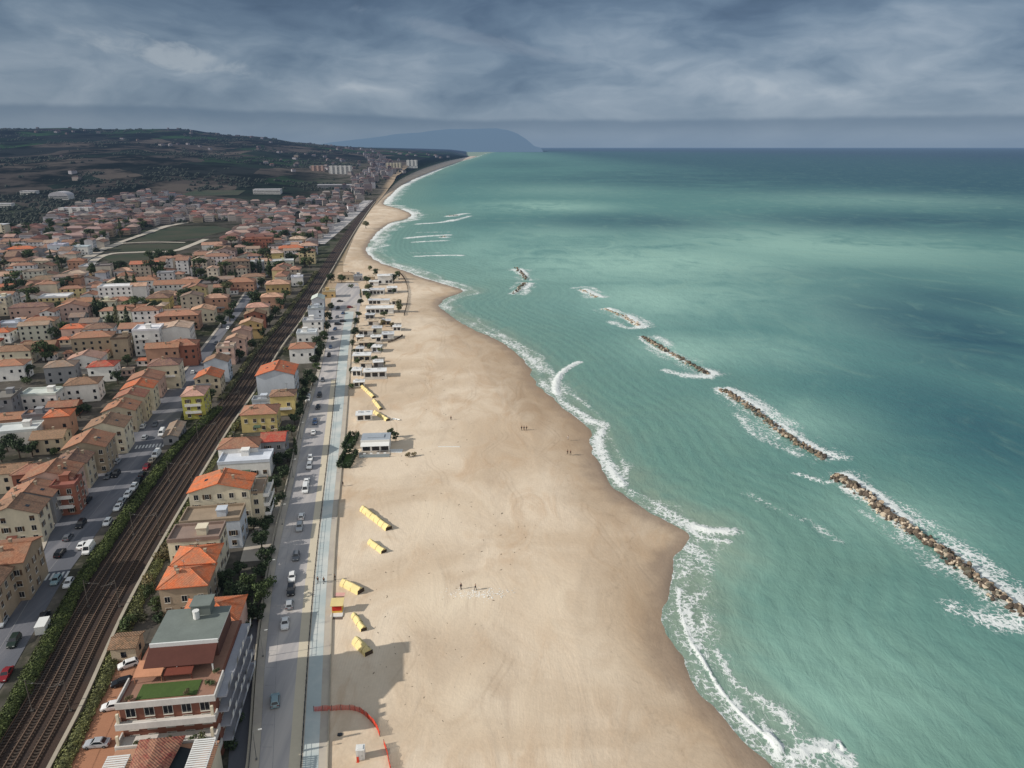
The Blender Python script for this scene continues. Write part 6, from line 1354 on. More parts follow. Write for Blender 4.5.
for px, py, k_, cl, wh, rt in (
 (56,580,'hatch','teal','on the zebra crossing of the town street',0),(72,583,'hatch','white','parked against the hedge by the zebra crossing',0),(82,545,'sedan','white','driving beside the white van on the town street',0),(92,549,'van','white','parked against the hedge on the town street',0),(81,524,'suv','black','in the shade of the cream gabled house',0),(60,553,'suv','black','parked at the kerb below the rust corner roof',0),(68,537,'hatch','grey','parked at the kerb below the rust corner roof',0),
 (110.5,522,'hatch','white','parked along the hedge',0),(121,507,'sedan','white','parked along the hedge',0),(125,500.5,'hatch','silver','parked along the hedge',0),(130.5,494.5,'hatch','white','parked along the hedge',0),(136.5,487.5,'suv','white','parked along the hedge',0),(141,480.5,'sedan','black','parked along the hedge',0),(145,474,'hatch','black','parked along the hedge',0),(149,467,'hatch','red','parked along the hedge',0),(154.5,460,'sedan','beige','parked along the hedge',0),(159,454.5,'van','white','parked at the far end of the hedge',0),
 (87,500,'suv','black','parked at the kerb below the terrace balcony house',0),(108,476,'hatch','grey','parked at the kerb below the stone gable',0),(116,474,'suv','black','in the middle of the shaded street',0),(117,461,'hatch','silver','parked at the kerb near the cream gable',0),(143,426,'hatch','white','in the sunlit gap of the town street',0),(155,424,'sedan','grey','in the sunlit gap of the town street',0),(145,437,'hatch','silver','on the second zebra crossing',0),(162,433,'van','white','beside the long low shed',0),(193,372,'hatch','white','on the narrow shaded street end',0),(203,362,'sedan','silver','on the narrow shaded street end',0),(216,343,'hatch','grey','on the narrow shaded street end',0),(228,328,'hatch','white','on the narrow shaded street end',0),
 (7,610,'suv','black','in the shaded corner of the town street',0),(2,622,'hatch','silver','in the shaded corner of the town street',0),(14,641,'suv','green','standing alone in the sunlit street gap',0),(48,616,'hatch','black','parked against the hedge behind the white trailer',0),(10,674,'sedan','red','parked against the hedge near the picture edge',0)):
    car(px, py, k_, cl, ra(fsr, py, px)+rt, wh, rng.random() < .5, py > 440)
for px, py, k_, cl, rt, wh in ((128,664,'hatch','white',-58,'in the courtyard behind the apartment block'),(112,706,'hatch','white',-75,'in the courtyard beside the apartment block'),(97,743,'sedan','silver',-84,'in the terracotta courtyard at the picture bottom'),(122,682,'hatch','black',-68,'in the shaded courtyard corner')):
    car(px, py, k_, cl, R(rt), wh)
# white box trailer by the hedge
x, y, _ = at(43, 627, 1.2)
root = empty('box_trailer', (x, y, .03), ra(fsr, 627, 43)); tag(root, 'white box trailer parked against the hedge on the town street', 'trailer')
mb = MB(); mb.box(-1.05, 1.05, -2.0, 2.0, .55, 2.5); mb.box(-1.08, 1.08, -2.03, 2.03, 2.5, 2.56); obj('box', mb, 'white_metal', root)
mb = MB(); mb.box(-.06, .06, -3.1, -2.0, .5, .62); mb.box(-.5, .5, -2.2, -2.001, .45, .55); obj('drawbar', mb, 'dark_metal', root)
wm = MB(); wm.tube([(-.1,0,.33), (.1,0,.33)], .33, 12); wme = wm.mesh('wheel', 'tyre')
for sx_ in (-1, 1): link('wheel', wme, root, (sx_*1.0, .2, 0))
mb = MB(); mb.box(-.9, .9, 2.001, 2.02, .7, 2.4); obj('door', mb, 'window_frame', root)

# ================================================================== breakwaters
import bmesh
def rock_mesh(seed, sub=2):
    r_ = random.Random(seed); bm = bmesh.new(); bmesh.ops.create_icosphere(bm, subdivisions=sub, radius=1.0)
    pl = [(Vector((r_.gauss(0,1), r_.gauss(0,1), r_.gauss(0,1))).normalized(), r_.uniform(.55, .9)) for _ in range(11)]
    for v in bm.verts:
        p = v.co.copy()
        for n, d in pl:
            k = p.dot(n)
            if k > d: p -= n*(k-d)
        v.co = p*1.1+Vector((r_.gauss(0,.025), r_.gauss(0,.025), r_.gauss(0,.025)))
    me = bpy.data.meshes.new('rock'); bm.to_mesh(me); bm.free(); me.materials.append(MATS['rubble_stone']); return me
ROCKS = [rock_mesh(900+i) for i in range(9)]
ROCKD = [(np.array([v.co[:] for v in me.vertices]), [tuple(p.vertices) for p in me.polygons]) for me in [rock_mesh(950+i, 1) for i in range(6)]]
BL = ['longest dark rock breakwater, nearest to the camera, with surf behind it', 'second rock breakwater from the camera, broken by white surf', 'third rock breakwater from the camera, half washed by foam', 'pale foam-covered breakwater between the third and the smallest one', 'smallest washed-over breakwater beyond the pale foam-covered one', 'far dark rock groyne, farther of the crossed pair off the spit', 'far dark rock groyne, nearer of the crossed pair off the spit', 'distant rock reef under breaking waves off the small sand hook', 'distant rock reef with foam lines nearer the beach']
TONES = [lin(136,120,102,.66), lin(104,92,80,.62), lin(158,138,116,.68), lin(78,70,64,.58), lin(168,150,128,.7), lin(196,180,158,.74), lin(124,118,104,.64), lin(106,100,84,.6)]
rr = random.Random(4)
for (pts, bw, nr, wetn), lb in zip(BREAK, BL):
    L = spline(pts, SEA, 12); seg = np.r_[0, np.cumsum(np.linalg.norm(np.diff(L, axis=0), axis=1))]; T = seg[-1]
    ox, oy = L[len(L)//2]
    root = empty('breakwater', (float(ox), float(oy), SEA)); tag(root, lb, 'breakwater')
    spec = []
    for k in range(nr):
        t = rr.random()*T; x = np.interp(t, seg, L[:, 0]); y = np.interp(t, seg, L[:, 1])
        i = min(np.searchsorted(seg, t), len(L)-1); i = max(i, 1); d = L[i]-L[i-1]; d = d/np.linalg.norm(d); n = np.array([-d[1], d[0]])
        u = rr.gauss(0, .38); u = max(-1, min(1, u)); endf = min(1, min(t, T-t)/4+.35)
        s = rr.choice((.38, .46, .55, .64, .76, .92))*rr.uniform(.85, 1.15)*(.8 if abs(u) > .6 else 1)*(.85+bw*.03)
        z = ((1.0+.9*float(fbm(np.array([x*.12]), np.array([y*.12]), 2)[0]))*(1-u*u)*endf-.3+rr.uniform(-.4, .3))*(1-.7*wetn)-.35*wetn
        spec.append((s, x+n[0]*u*bw/2-ox+rr.gauss(0, .4), y+n[1]*u*bw/2-oy+rr.gauss(0, .4), z))
    spec.sort(key=lambda q: -(q[3]+q[0]))
    npart = min(90, int(nr*.55))
    tn_ = lambda: (lambda c_, k: (c_[0]*k, c_[1]*k, c_[2]*k, 1))(rr.choices(TONES, (5, 5, 4, 5, 4, 3, 3, 3) if wetn < .5 else ((3, 2, 4, 2, 5, 5, 2, 1) if wetn < .9 else (1, 0, 3, 0, 5, 9, 0, 0)))[0], rr.uniform(.8, 1.15))
    for s, a, b_, z in spec[:npart]:
        o = link('rock', rr.choice(ROCKS), root, (a, b_, z), col=tn_()); o.rotation_euler = (rr.uniform(0, 6), rr.uniform(0, 6), rr.uniform(0, 6)); o.scale = (s*rr.uniform(.8, 1.3), s*rr.uniform(.7, 1.1), s*rr.uniform(.6, .9))
    # the rest of the pile in tone batches
    for grp in range(3):
        mb = MB()
        for s, a, b_, z in spec[npart+grp::3]:
            V, Fc = rr.choice(ROCKD); an = rr.uniform(0, 6.28); ca_, sa_ = math.cos(an), math.sin(an); k1, k2, k3 = s*rr.uniform(.8, 1.3), s*rr.uniform(.7, 1.1), s*rr.uniform(.6, .9)
            mb.add([(a+(v[0]*ca_-v[1]*sa_)*k1, b_+(v[0]*sa_+v[1]*ca_)*k2, z+v[2]*k3) for v in V], Fc)
        if mb.f: o = obj('rock_rubble', mb, 'rubble_stone', root, col=tn_()); o['kind'] = 'stuff'

# ================================================================== beach clubs and things on the sand
def kiosk(px, py, w_, d_, h_, wall, roof, label, rot=6, open_front=True, deck=True, par=False):
    x, y, _ = at(px, py, h_); w_ *= .88; root = empty('beach_club', (x, y, -.05), R(rot+rng.uniform(-4, 4))); tag(root, label, 'beach club')
    mb = MB(); mb.box(-w_/2, w_/2, -d_/2, d_/2, 0, h_); obj('wall', mb, 'plaster', root, col=WALL[wall])
    mb = MB(); mb.box(-w_/2-.5, w_/2+.5, -d_/2-.9, d_/2+.4, h_, h_+.25); mb.box(-w_/2+.5, -w_/2+1.6, 0, 1.2, h_+.25, h_+.9); mb.box(w_*.1, w_*.1+1.0, d_*.1, d_*.1+.8, h_+.25, h_+.7); obj('roof', mb, 'plaster', root, col=ROOF[roof])
    n = max(2, int(w_/2.6))
    for k in range(n):
        if k and rng.random() < .4: continue
        mb = MB(); q = -w_/2+(k+.5)*w_/n; mb.box(q-w_/n*.38, q+w_/n*.38, -d_/2-.05, -d_/2+.02, .5 if open_front else 1.1, min(h_-.4, 2.5)); obj('glazing', mb, 'glass_dark', root)
    for q in (-w_/2-.3, w_/2+.2): mb = MB(); mb.box(q, q+.12, -d_/2-.8, -d_/2-.68, 0, h_); obj('post', mb, 'white_metal', root)
    if deck: mb = MB(); mb.box(-w_/2-.6, w_/2+.6, -d_/2-3.2, -d_/2-.002, 0, .16); obj('deck', mb, 'pale_paving', root)
    return root
for px, py, w_, d_, h_, wl, rf, lb in (
 (360,347.5,4,3.5,2.6,'white','pale','tiny white beach cabin between promenade shrubs and white-roofed hut'),(377,346,5,4,2.8,'blue','white','pale blue beach cabin behind the white-roofed hut'),(376,336,6,4,3.0,'white','white','white cabin squeezed behind the pale beige beach hut'),(360,336,4,4,2.7,'beige','white','beige cabin on the promenade side of the pale beige hut'),
 (377,327,6,5,3.2,'ivory','pale','ivory cabin between the twin pale beach huts'),(373,320,7,5,3.0,'white','beige','white cabin in front of the long beach club'),(386,320,6,4,2.8,'beige','pale','beige cabin seaward in front of the long beach club'),(397,326,5,4,2.6,'white','white','white cabin at the sandy end of the twin huts'),
 (370,314,6,4,3,'grey','pale','grey cabin at the promenade end of the long beach club'),(396,300,6,5,3,'white','beige','white cabin at the seaward end of the narrow hut'),(366,290,6,5,3.4,'grey','white','grey cabin between the car park trees and terrace posts'),(374,281,8,5,3.2,'white','white','white cabin in front of the two-storey beach club'),(395,275,6,6,3.2,'cream','pale','cream cabin seaward of the two-storey beach club'),(371,276,7,6,3.4,'beige','beige','beige cabin on the landward side of the two-storey beach club'),
 (359,381,5,3,2.4,'white','white','low white cabin beside the first yellow cover by the promenade'),(378,361,5,4,2.8,'grey','white','grey cabin behind the white beach club with three openings'),(366,362,6,3.5,2.8,'white','beige','white cabin in front of the white-roofed beach hut')):
    kiosk(px, py, w_, d_, h_, wl, rf, lb, rot=rng.uniform(0, 12), deck=rng.random() < .5)
def reed_fence(pts, label):
    L = spline(pts, -.1, 8); mb = MB(); r_ = random.Random(len(pts))
    for a, b_ in zip(L[:-1], L[1:]):
        n = max(1, int(np.linalg.norm(b_-a)/.3))
        for k in range(n): q = a+(b_-a)*k/n; mb.box(q[0]-.07, q[0]+.07, q[1]-.07, q[1]+.07, -.3, r_.uniform(.7, 1.3))
    tag(obj('reed_fence', mb, 'bark'), label, 'fence')
reed_fence([(399,272),(405,280),(408,292),(407,304),(404,316)], 'curved brown reed fence on the sand seaward of the beach huts')
reed_fence([(388,343),(396,340),(403,336)], 'short brown reed fence near the twin pale beach huts')
kiosk(364,413,6.5,4,2.6,'white','white','small white beach hut beside the yellow covers', deck=False)
kiosk(375,370,11.5,5,3.0,'white','white','white beach club with three dark openings beside the yellow covers')
kiosk(357,369,4.5,4.5,3.0,'white','white','white annex hut on the promenade edge by the white beach club', deck=False)
kiosk(362,354,9.5,5.5,3.2,'cream','white','beach hut with bright white flat roof')
kiosk(367,341,10,6,2.8,'beige','beige','pale beige beach hut before the twin huts')
kiosk(366,329,9,7,3.0,'white','beige','landward one of the twin pale beach huts')
kiosk(388,333,7,6,2.8,'white','pale','seaward one of the twin pale beach huts')
kiosk(380,307,20,8,3.4,'white','white','long beach club with cream white roof beside the car park')
kiosk(379,299.5,16,5,3.0,'white','pale','narrow white beach hut behind the long beach club', deck=False)
kiosk(377,289,12,7,3.4,'white','pale','white beach club with terrace posts behind the narrow hut')
kiosk(392,287,8,7,3.8,'white','white','white pointed-tent beach hut seaward of the terrace posts')
kiosk(385,275,13,9,6.2,'white','white','two-storey white beach club at the spit')
# bar with glazed front and windbreak
x, y, _ = at(376, 437, 4.0)
root = empty('beach_bar', (x, y, -.05), R(5)); tag(root, 'white beach bar with grey roof, glazed front and windbreak terrace', 'beach bar')
mb = MB(); mb.box(-5, 5, -3.6, 3.6, 0, 3.9); obj('wall', mb, 'plaster', root, col=WALL['white'])
mb = MB(); mb.box(-5.2, 5.2, -3.8, 3.9, 3.9, 4.15, 0); mb.box(-5.2, 5.2, -4.0, -3.8, 3.75, 4.5, 1); mb.box(-3, 3, -1, 2, 4.15, 4.4, 0); obj('roof', mb, ['plaster', 'white_metal'], root, col=lin(170,178,186,.75))
mb = MB(); mb.face([(-5.1,-4.0,3.7), (5.1,-4.0,3.7), (5.1,-3.7,4.4), (-5.1,-3.7,4.4)]); mb.face([(-5.1,-6.0,2.9), (5.1,-6.0,2.9), (5.1,-4.01,3.7), (-5.1,-4.01,3.7)]); mb.face([(-5.1,-6.0,2.8), (-5.1,-4.01,3.6), (5.1,-4.01,3.6), (5.1,-6.0,2.8)]); obj('awning', mb, 'white_metal', root)
for k in range(3): mb = MB(); q = -3.3+k*3.3; mb.box(q-1.3, q+1.3, -3.66, -3.58, .3, 2.6); obj('glazing', mb, 'glass_dark', root)
for q in (-5.0, -1.65, 1.65, 4.9): mb = MB(); mb.box(q, q+.12, -6.0, -5.88, 0, 2.9); obj('post', mb, 'white_metal', root)
mb = MB(); mb.box(-5.4, 5.4, -9.6, -3.7, 0, .14); obj('deck', mb, 'pale_paving', root)
mb = MB(); mb.box(-5.3, 5.3, -9.5, -9.42, .15, 1.25); mb.box(-5.3, -5.22, -9.42, -6.2, .15, 1.25); obj('windbreak', mb, 'solar', root)
tm = MB(); tm.box(-.45, .45, -.45, .45, .7, .76); tm.tube([(0,0,0), (0,0,.7)], .05, 6); tm.box(-.25, .25, -.25, .25, 0, .03); tme = tm.mesh('terrace_table', 'white_metal')
for k in range(4):
    a, b_ = -3.6+k*2.4, -7.6; q = R(5); o = link('terrace_table', tme, None, (x+a*math.cos(q)-b_*math.sin(q), y+a*math.sin(q)+b_*math.cos(q), .095)); tag(o, '%s small white table along the beach bar terrace, counting from the promenade' % ordn(k+1), 'table', 'beach bar tables')
# the bar's two hedged gardens
def hedge_ring(px0, py0, px1, py1, label, seed):
    a = at(px0, py1); b_ = at(px1, py0); x0, x1, y0, y1 = a[0], b_[0], a[1], b_[1]
    r_ = random.Random(seed); mb = MB()
    def side(p, q):
        n = int(math.hypot(q[0]-p[0], q[1]-p[1])*55)
        for _ in range(n):
            t = r_.random(); c_ = Vector((p[0]+(q[0]-p[0])*t+r_.gauss(0, .28), p[1]+(q[1]-p[1])*t+r_.gauss(0, .28), abs(r_.gauss(1.1, .5))))
            nn = Vector((r_.gauss(0,1), r_.gauss(0,1), .7)).normalized(); u = nn.orthogonal().normalized(); v = nn.cross(u); s = r_.uniform(.14, .3); mb.face([c_-u*s, c_-v*s, c_+u*s, c_+v*s])
    side((x0, y0), (x1, y0)); side((x1, y0), (x1, y1)); side((x1, y1), (x0, y1)); side((x0, y1), (x0, y0)); side((x0, y0), (x0, y1))
    tag(obj('garden_hedge', mb, 'foliage', col=GREEN['dark']), label, 'hedge')
    mb = MB(); mb.face([(x0, y0, .0), (x1, y0, .0), (x1, y1, .0), (x0, y1, .0)]); o = obj('garden_ground', mb, 'lawn'); o['kind'] = 'structure'
hedge_ring(338,454,357,468,'dark square hedge around the nearer bar garden beside the promenade',1)
hedge_ring(343,436,359,449,'dark square hedge around the farther bar garden beside the promenade',2)
x, y, _ = at(352, 445); mb = MB(); mb.box(-1.4, 1.4, -1.2, 1.2, .02, .2); mb.box(-1.1, 1.1, -.9, .9, .2, .32); tag(obj('garden_plinth', mb, 'concrete', loc=(x, y, 0)), 'pale stone plinth inside the farther bar garden', 'plinth')
tree(408,457,'shrub',1.0,'dry','on the sand beside the white deck panels'); tree(414,456,'shrub',.9,'dry','on the sand beside the white deck panels'); tree(396,441,'round',.7,'dark','seaward of the beach bar'); tree(391,438,'round',.75,'dark','seaward of the beach bar')
def on_sand(px, py): return at(px, py, -.1)
mb = MB()
for k in range(6): mb.box(-2.4+k*.8, -1.65+k*.8, -1.6, 1.6, 0, .12)
x, y, z = on_sand(396, 451); tag(obj('deck_panels', mb, 'white_metal', loc=(x, y, -.12)), 'white deck panels lying on the sand beside the beach bar', 'decking')
mb = MB(); mb.box(-4.0, 4.0, -.22, .22, 0, .2); mb.box(-4.0, 4.0, -.03, .03, .2, .3); x, y, z = on_sand(449, 447); tag(obj('white_beam', mb, 'white_metal', loc=(x, y, -.12)), 'long white beam lying alone on the open sand', 'beam')
# small boat
b = MB(); st = [(-1.9, .05, .55), (-1.4, .5, .5), (-.4, .72, .45), (.9, .7, .45), (1.7, .55, .5)]
rg = [[(-w_, y_, h_), (-w_*.7, y_, .12), (w_*.7, y_, .12), (w_, y_, h_), (w_*.8, y_, h_-.02), (w_*.6, y_, .2), (-w_*.6, y_, .2), (-w_*.8, y_, h_-.02)] for y_, w_, h_ in st]
for A, B in zip(rg[:-1], rg[1:]):
    for k in range(8): b.face([A[k], A[(k+1) % 8], B[(k+1) % 8], B[k]])
b.face(rg[-1][:4]); b.box(-.6, .6, -.1, .12, .34, .4); b.box(-.6, .6, .9, 1.1, .34, .4)
x, y, z = on_sand(396, 420); tag(obj('rowing_boat', b, 'white_metal', loc=(x, y, -.12), rz=R(65)), 'small white boat lying on the sand beyond the beach bar', 'boat')
# long yellow covers
surf('yellow_cover', lin(226,206,146,.84), rough=.8, scale=.4, var=.2, fine=.1, scale2=4)
def cover(p0, p1, wd, hg, label, seed):
    a = Vector(at(*p0, -.1)); b_ = Vector(at(*p1, -.1)); L = (b_-a).length; an = math.atan2((b_-a).y, (b_-a).x)
    root = empty('covered_stack', ((a.x+b_.x)/2, (a.y+b_.y)/2, -.12), an); tag(root, label, 'covered stack', 'yellow covered stacks on the sand')
    r_ = random.Random(seed); mb = MB(); n = max(4, int(L/1.2)); rows_ = []
    for k in range(n+1):
        t = -L/2+L*k/n; j = r_.uniform(-.08, .08); hh = hg*(1+r_.uniform(-.1, .1)); w2 = wd/2*(1+r_.uniform(-.06, .06))
        rows_.append([(t, w2, 0), (t, w2*.86, hh*.5), (t, .14+j, hh), (t, -.14+j, hh), (t, -w2*.86, hh*.5), (t, -w2, 0)])
    for A, B in zip(rows_[:-1], rows_[1:]):
        for k in range(5): mb.face([A[k], B[k], B[k+1], A[k+1]][::-1])
    mb.face(rows_[0][::-1]); mb.face(rows_[-1])
    obj('tarpaulin', mb, 'yellow_cover', root)
    mb = MB()
    for k in range(1, n, 2): t = -L/2+L*k/n; mb.box(t-.05, t+.05, -wd*.5, wd*.5, 0, .06); mb.tube([(t, wd*.52, .02), (t, wd*.45, hg*.52), (t, .1, hg*1.07), (t, -.1, hg*1.07), (t, -wd*.45, hg*.52), (t, -wd*.52, .02)], .035, 4)
    obj('strap', mb, 'dark_metal', root)
    mb = MB(); mb.box(L/2-.02, L/2+.1, -wd*.42, wd*.42, .05, hg*.7); obj('end_board', mb, 'bark', root)
cover((363,510),(389,530),2.3,1.5,'longest yellow covered stack lying diagonally on the open sand',1)
cover((370,543),(384,553),2.0,1.3,'short yellow covered stack just below the longest one',2)
cover((343,584),(361,593),2.4,1.6,'yellow covered stack next to the pedestrian pathway and lifeguard hut',3)
cover((354,616),(364,631),1.6,1.2,'thin yellow covered stack between lifeguard hut and the shadow edge',4)
cover((356,642),(369,655),2.2,1.5,'yellow covered stack at the edge of the big building shadow',5)
cover((361,386),(374,398),1.8,1.2,'yellow covered stack below the white beach club',6)
cover((374,401),(381,410),1.8,1.2,'middle yellow covered stack beside the small white beach hut',7)
cover((375,413),(388,421),2.0,1.3,'yellow covered stack nearest the small white boat',8)
# lifeguard hut
x, y, _ = at(338, 611)
root = empty('lifeguard_hut', (x, y, -.1), R(4)); tag(root, 'yellow-roofed lifeguard hut with red front beside the promenade', 'lifeguard hut')
mb = MB(); mb.box(-1.2, 1.2, -1, 1, .3, 2.4); obj('wall', mb, 'cloth', root, col=lin(224,180,90,.85))
mb = MB(); mb.face([(-1.5,-1.4,2.45), (1.5,-1.4,2.45), (1.5,1.3,2.9), (-1.5,1.3,2.9)]); mb.face([(-1.5,-1.4,2.35), (-1.5,1.3,2.8), (1.5,1.3,2.8), (1.5,-1.4,2.35)]); mb.face([(-1.5,-1.4,2.35), (1.5,-1.4,2.35), (1.5,-1.4,2.45), (-1.5,-1.4,2.45)]); obj('roof', mb, 'yellow_cover', root)
mb = MB(); mb.box(-1.1, 1.1, -1.05, -1.001, .9, 2.2); obj('front_panel', mb, 'cloth', root, col=lin(196,52,38,.85))
mb = MB(); mb.box(-1.4, 1.4, -2.4, 1.1, .12, .3); obj('platform', mb, 'white_metal', root)
for q in (-1.2, 1.1):
    for s_ in (-2.3, .9): mb = MB(); mb.box(q, q+.12, s_, s_+.12, -.2, .12); obj('leg', mb, 'white_metal', root)
for px, py, cl, lb in ((339,598,lin(150,120,104,.8),'brown mat lying behind the lifeguard hut'),(340,594.5,lin(222,170,160,.85),'pinkish mat lying behind the brown mat'),(338,618,lin(120,104,94,.75),'dark mat lying in front of the lifeguard hut')):
    mb = MB(); mb.box(-1.2, 1.2, -.7, .7, 0, .06); mb.box(-1.2, 1.2, -.5, -.4, .06, .075); mb.box(-1.2, 1.2, .4, .5, .06, .075); x, y, z = on_sand(px, py); tag(obj('beach_mat', mb, 'cloth', loc=(x, y, -.08), col=cl), lb, 'mat')
# orange safety netting
def net_fence(pts, h_, label):
    L = spline(pts, -.1, 6); ox, oy = L[0]; root = empty('safety_fence', (float(ox), float(oy), -.1)); tag(root, label, 'safety fence', 'orange safety netting')
    mb = MB(); P = [(float(a-ox), float(b_-oy)) for a, b_ in L]
    for k in range(9):
        z = .1+h_*k/8; mb.tube([(a, b_, z-.12*math.sin(i*1.3)) for i, (a, b_) in enumerate(P)], .035, 4)
    for i in range(len(P)-1):
        (a, b_), (c_, d_) = P[i], P[i+1]; n = max(2, int(math.hypot(c_-a, d_-b_)/.22))
        for k in range(n):
            t = k/n; q = (a+(c_-a)*t, b_+(d_-b_)*t); mb.tube([(*q, .05), (q[0]+.03, q[1], h_*.95)], .032, 4)
    obj('netting', mb, 'net', root)
    for i in range(0, len(P), 3): mb = MB(); mb.tube([(*P[i], -.3), (*P[i], h_+.25)], .05, 6); obj('post', mb, 'dark_metal', root)
net_fence([(314,712),(332,711),(350,710.5),(360,713),(368,719),(376,728),(380,737)], 1.2, 'long sagging orange safety net running from the promenade onto the sand')
net_fence([(384,745),(387,754),(389,764),(391,772)], 1.1, 'short orange safety net at the picture bottom')
mb = MB(); mb.tube([(0,0,0), (0,0,.1)], .5, 10); mb.box(-.45, .45, -.3, .3, .1, .22); x, y, z = on_sand(340, 735); tag(obj('drain_cover', mb, 'dark_metal', loc=(x, y, -.1)), 'dark round drain cover on the shaded sand', 'drain cover')
def cabin(px, py, label, col):
    x, y, _ = at(px, py, 0); root = empty('portable_cabin', (x, y, -.1), R(6)); tag(root, label, 'portable cabin')
    mb = MB(); mb.box(-.75, .75, -.7, .7, .05, 2.2); obj('wall', mb, 'white_metal', root)
    mb = MB(); mb.box(-.8, .8, -.75, .75, 2.2, 2.3); mb.box(-.5, .5, -.5, .5, 2.3, 2.42); obj('roof', mb, 'white_metal', root)
    mb = MB(); mb.box(-.45, .45, -.74, -.701, .12, 2.05); d_ = obj('door', mb, 'cloth', root, col=col)
    mb = MB(); mb.box(.25, .33, -.8, -.741, 1.0, 1.12); obj('handle', mb, 'dark_metal', d_)
cabin(361, 757, 'white portable cabin on the sand at the shadow edge', lin(206,206,204,.8))
x, y, z = on_sand(358, 762); mb = MB(); mb.box(-.25, .25, -.3, .3, 0, .12); mb.box(-.2, .2, -.06, .06, .12, 1.1); mb.tube([(-.2,0,1.0), (.2,0,1.0)], .09, 6); tag(obj('barrier_post', mb, 'net', loc=(x, y, -.1)), 'red barrier post beside the white portable cabin', 'barrier post')
# shells and dried foam crust left by the tide
mb = MB(); r_ = random.Random(3)
for _ in range(260):
    px, py = r_.gauss(478, 17), r_.gauss(594, 2.6); x, y, _z = at(px, py, -.05); s = r_.uniform(.08, .3)
    z = -.06; mb.add([(x-s, y, z), (x, y-s*.6, z), (x+s, y, z), (x, y+s*.7, z), (x, y, z+s*.35)], [(0,1,4), (1,2,4), (2,3,4), (3,0,4)])
o = obj('shell_debris', mb, 'white_metal'); o['kind'] = 'stuff'
mb = MB()
for _ in range(420):
    t = r_.random(); py = 760-t*430; x0 = at(512, py, -.05); y = x0[1]; xb_, xc_ = float(fback(y)), float(fcoast(y))
    x = xb_+(xc_-xb_)*r_.uniform(.08, .86); s = r_.uniform(.06, .17)*(1+t); a = r_.uniform(0, 3); z = -.06 if x < xc_-42 else SEA+.1
    if z < -.5: continue
    u = (math.cos(a)*s*2.2, math.sin(a)*s*2.2); v = (-math.sin(a)*s*.5, math.cos(a)*s*.5)
    mb.add([(x-u[0], y-u[1], z), (x-v[0], y-v[1], z), (x+u[0], y+u[1], z), (x+v[0], y+v[1], z), (x, y, z+s*.5)], [(0,1,4), (1,2,4), (2,3,4), (3,0,4)])
o = obj('driftwood_debris', mb, 'bark'); o['kind'] = 'stuff'

# street lamps along the promenade edge
lm = MB(); lm.tube([(0,0,0), (0,0,6.2)], .08, 6, r2=.05); lm.box(-.16, .16, -.16, .16, 0, .25); lpole = lm.mesh('pole', 'metal_grey')
lm = MB(); lm.tube([(0,0,6.15), (.5,0,6.5), (1.2,0,6.55)], .04, 5); larm = lm.mesh('arm', 'metal_grey')
lm = MB(); lm.box(.9, 1.55, -.14, .14, 6.44, 6.56); lhead = lm.mesh('lamp_head', 'lamp_glass')
for k, y in enumerate((104, 132, 160, 190, 222, 256, 292, 330, 372)):
    root = empty('street_lamp', (float(fL(y))-.5, y, .14), tangent(fL, y)); tag(root, '%s street lamp on the seaside pavement, counting from the near end' % ordn(k+1), 'street lamp', 'street lamps on the seaside pavement')
    link('pole', lpole, root); link('arm', larm, root); link('lamp_head', lhead, root)

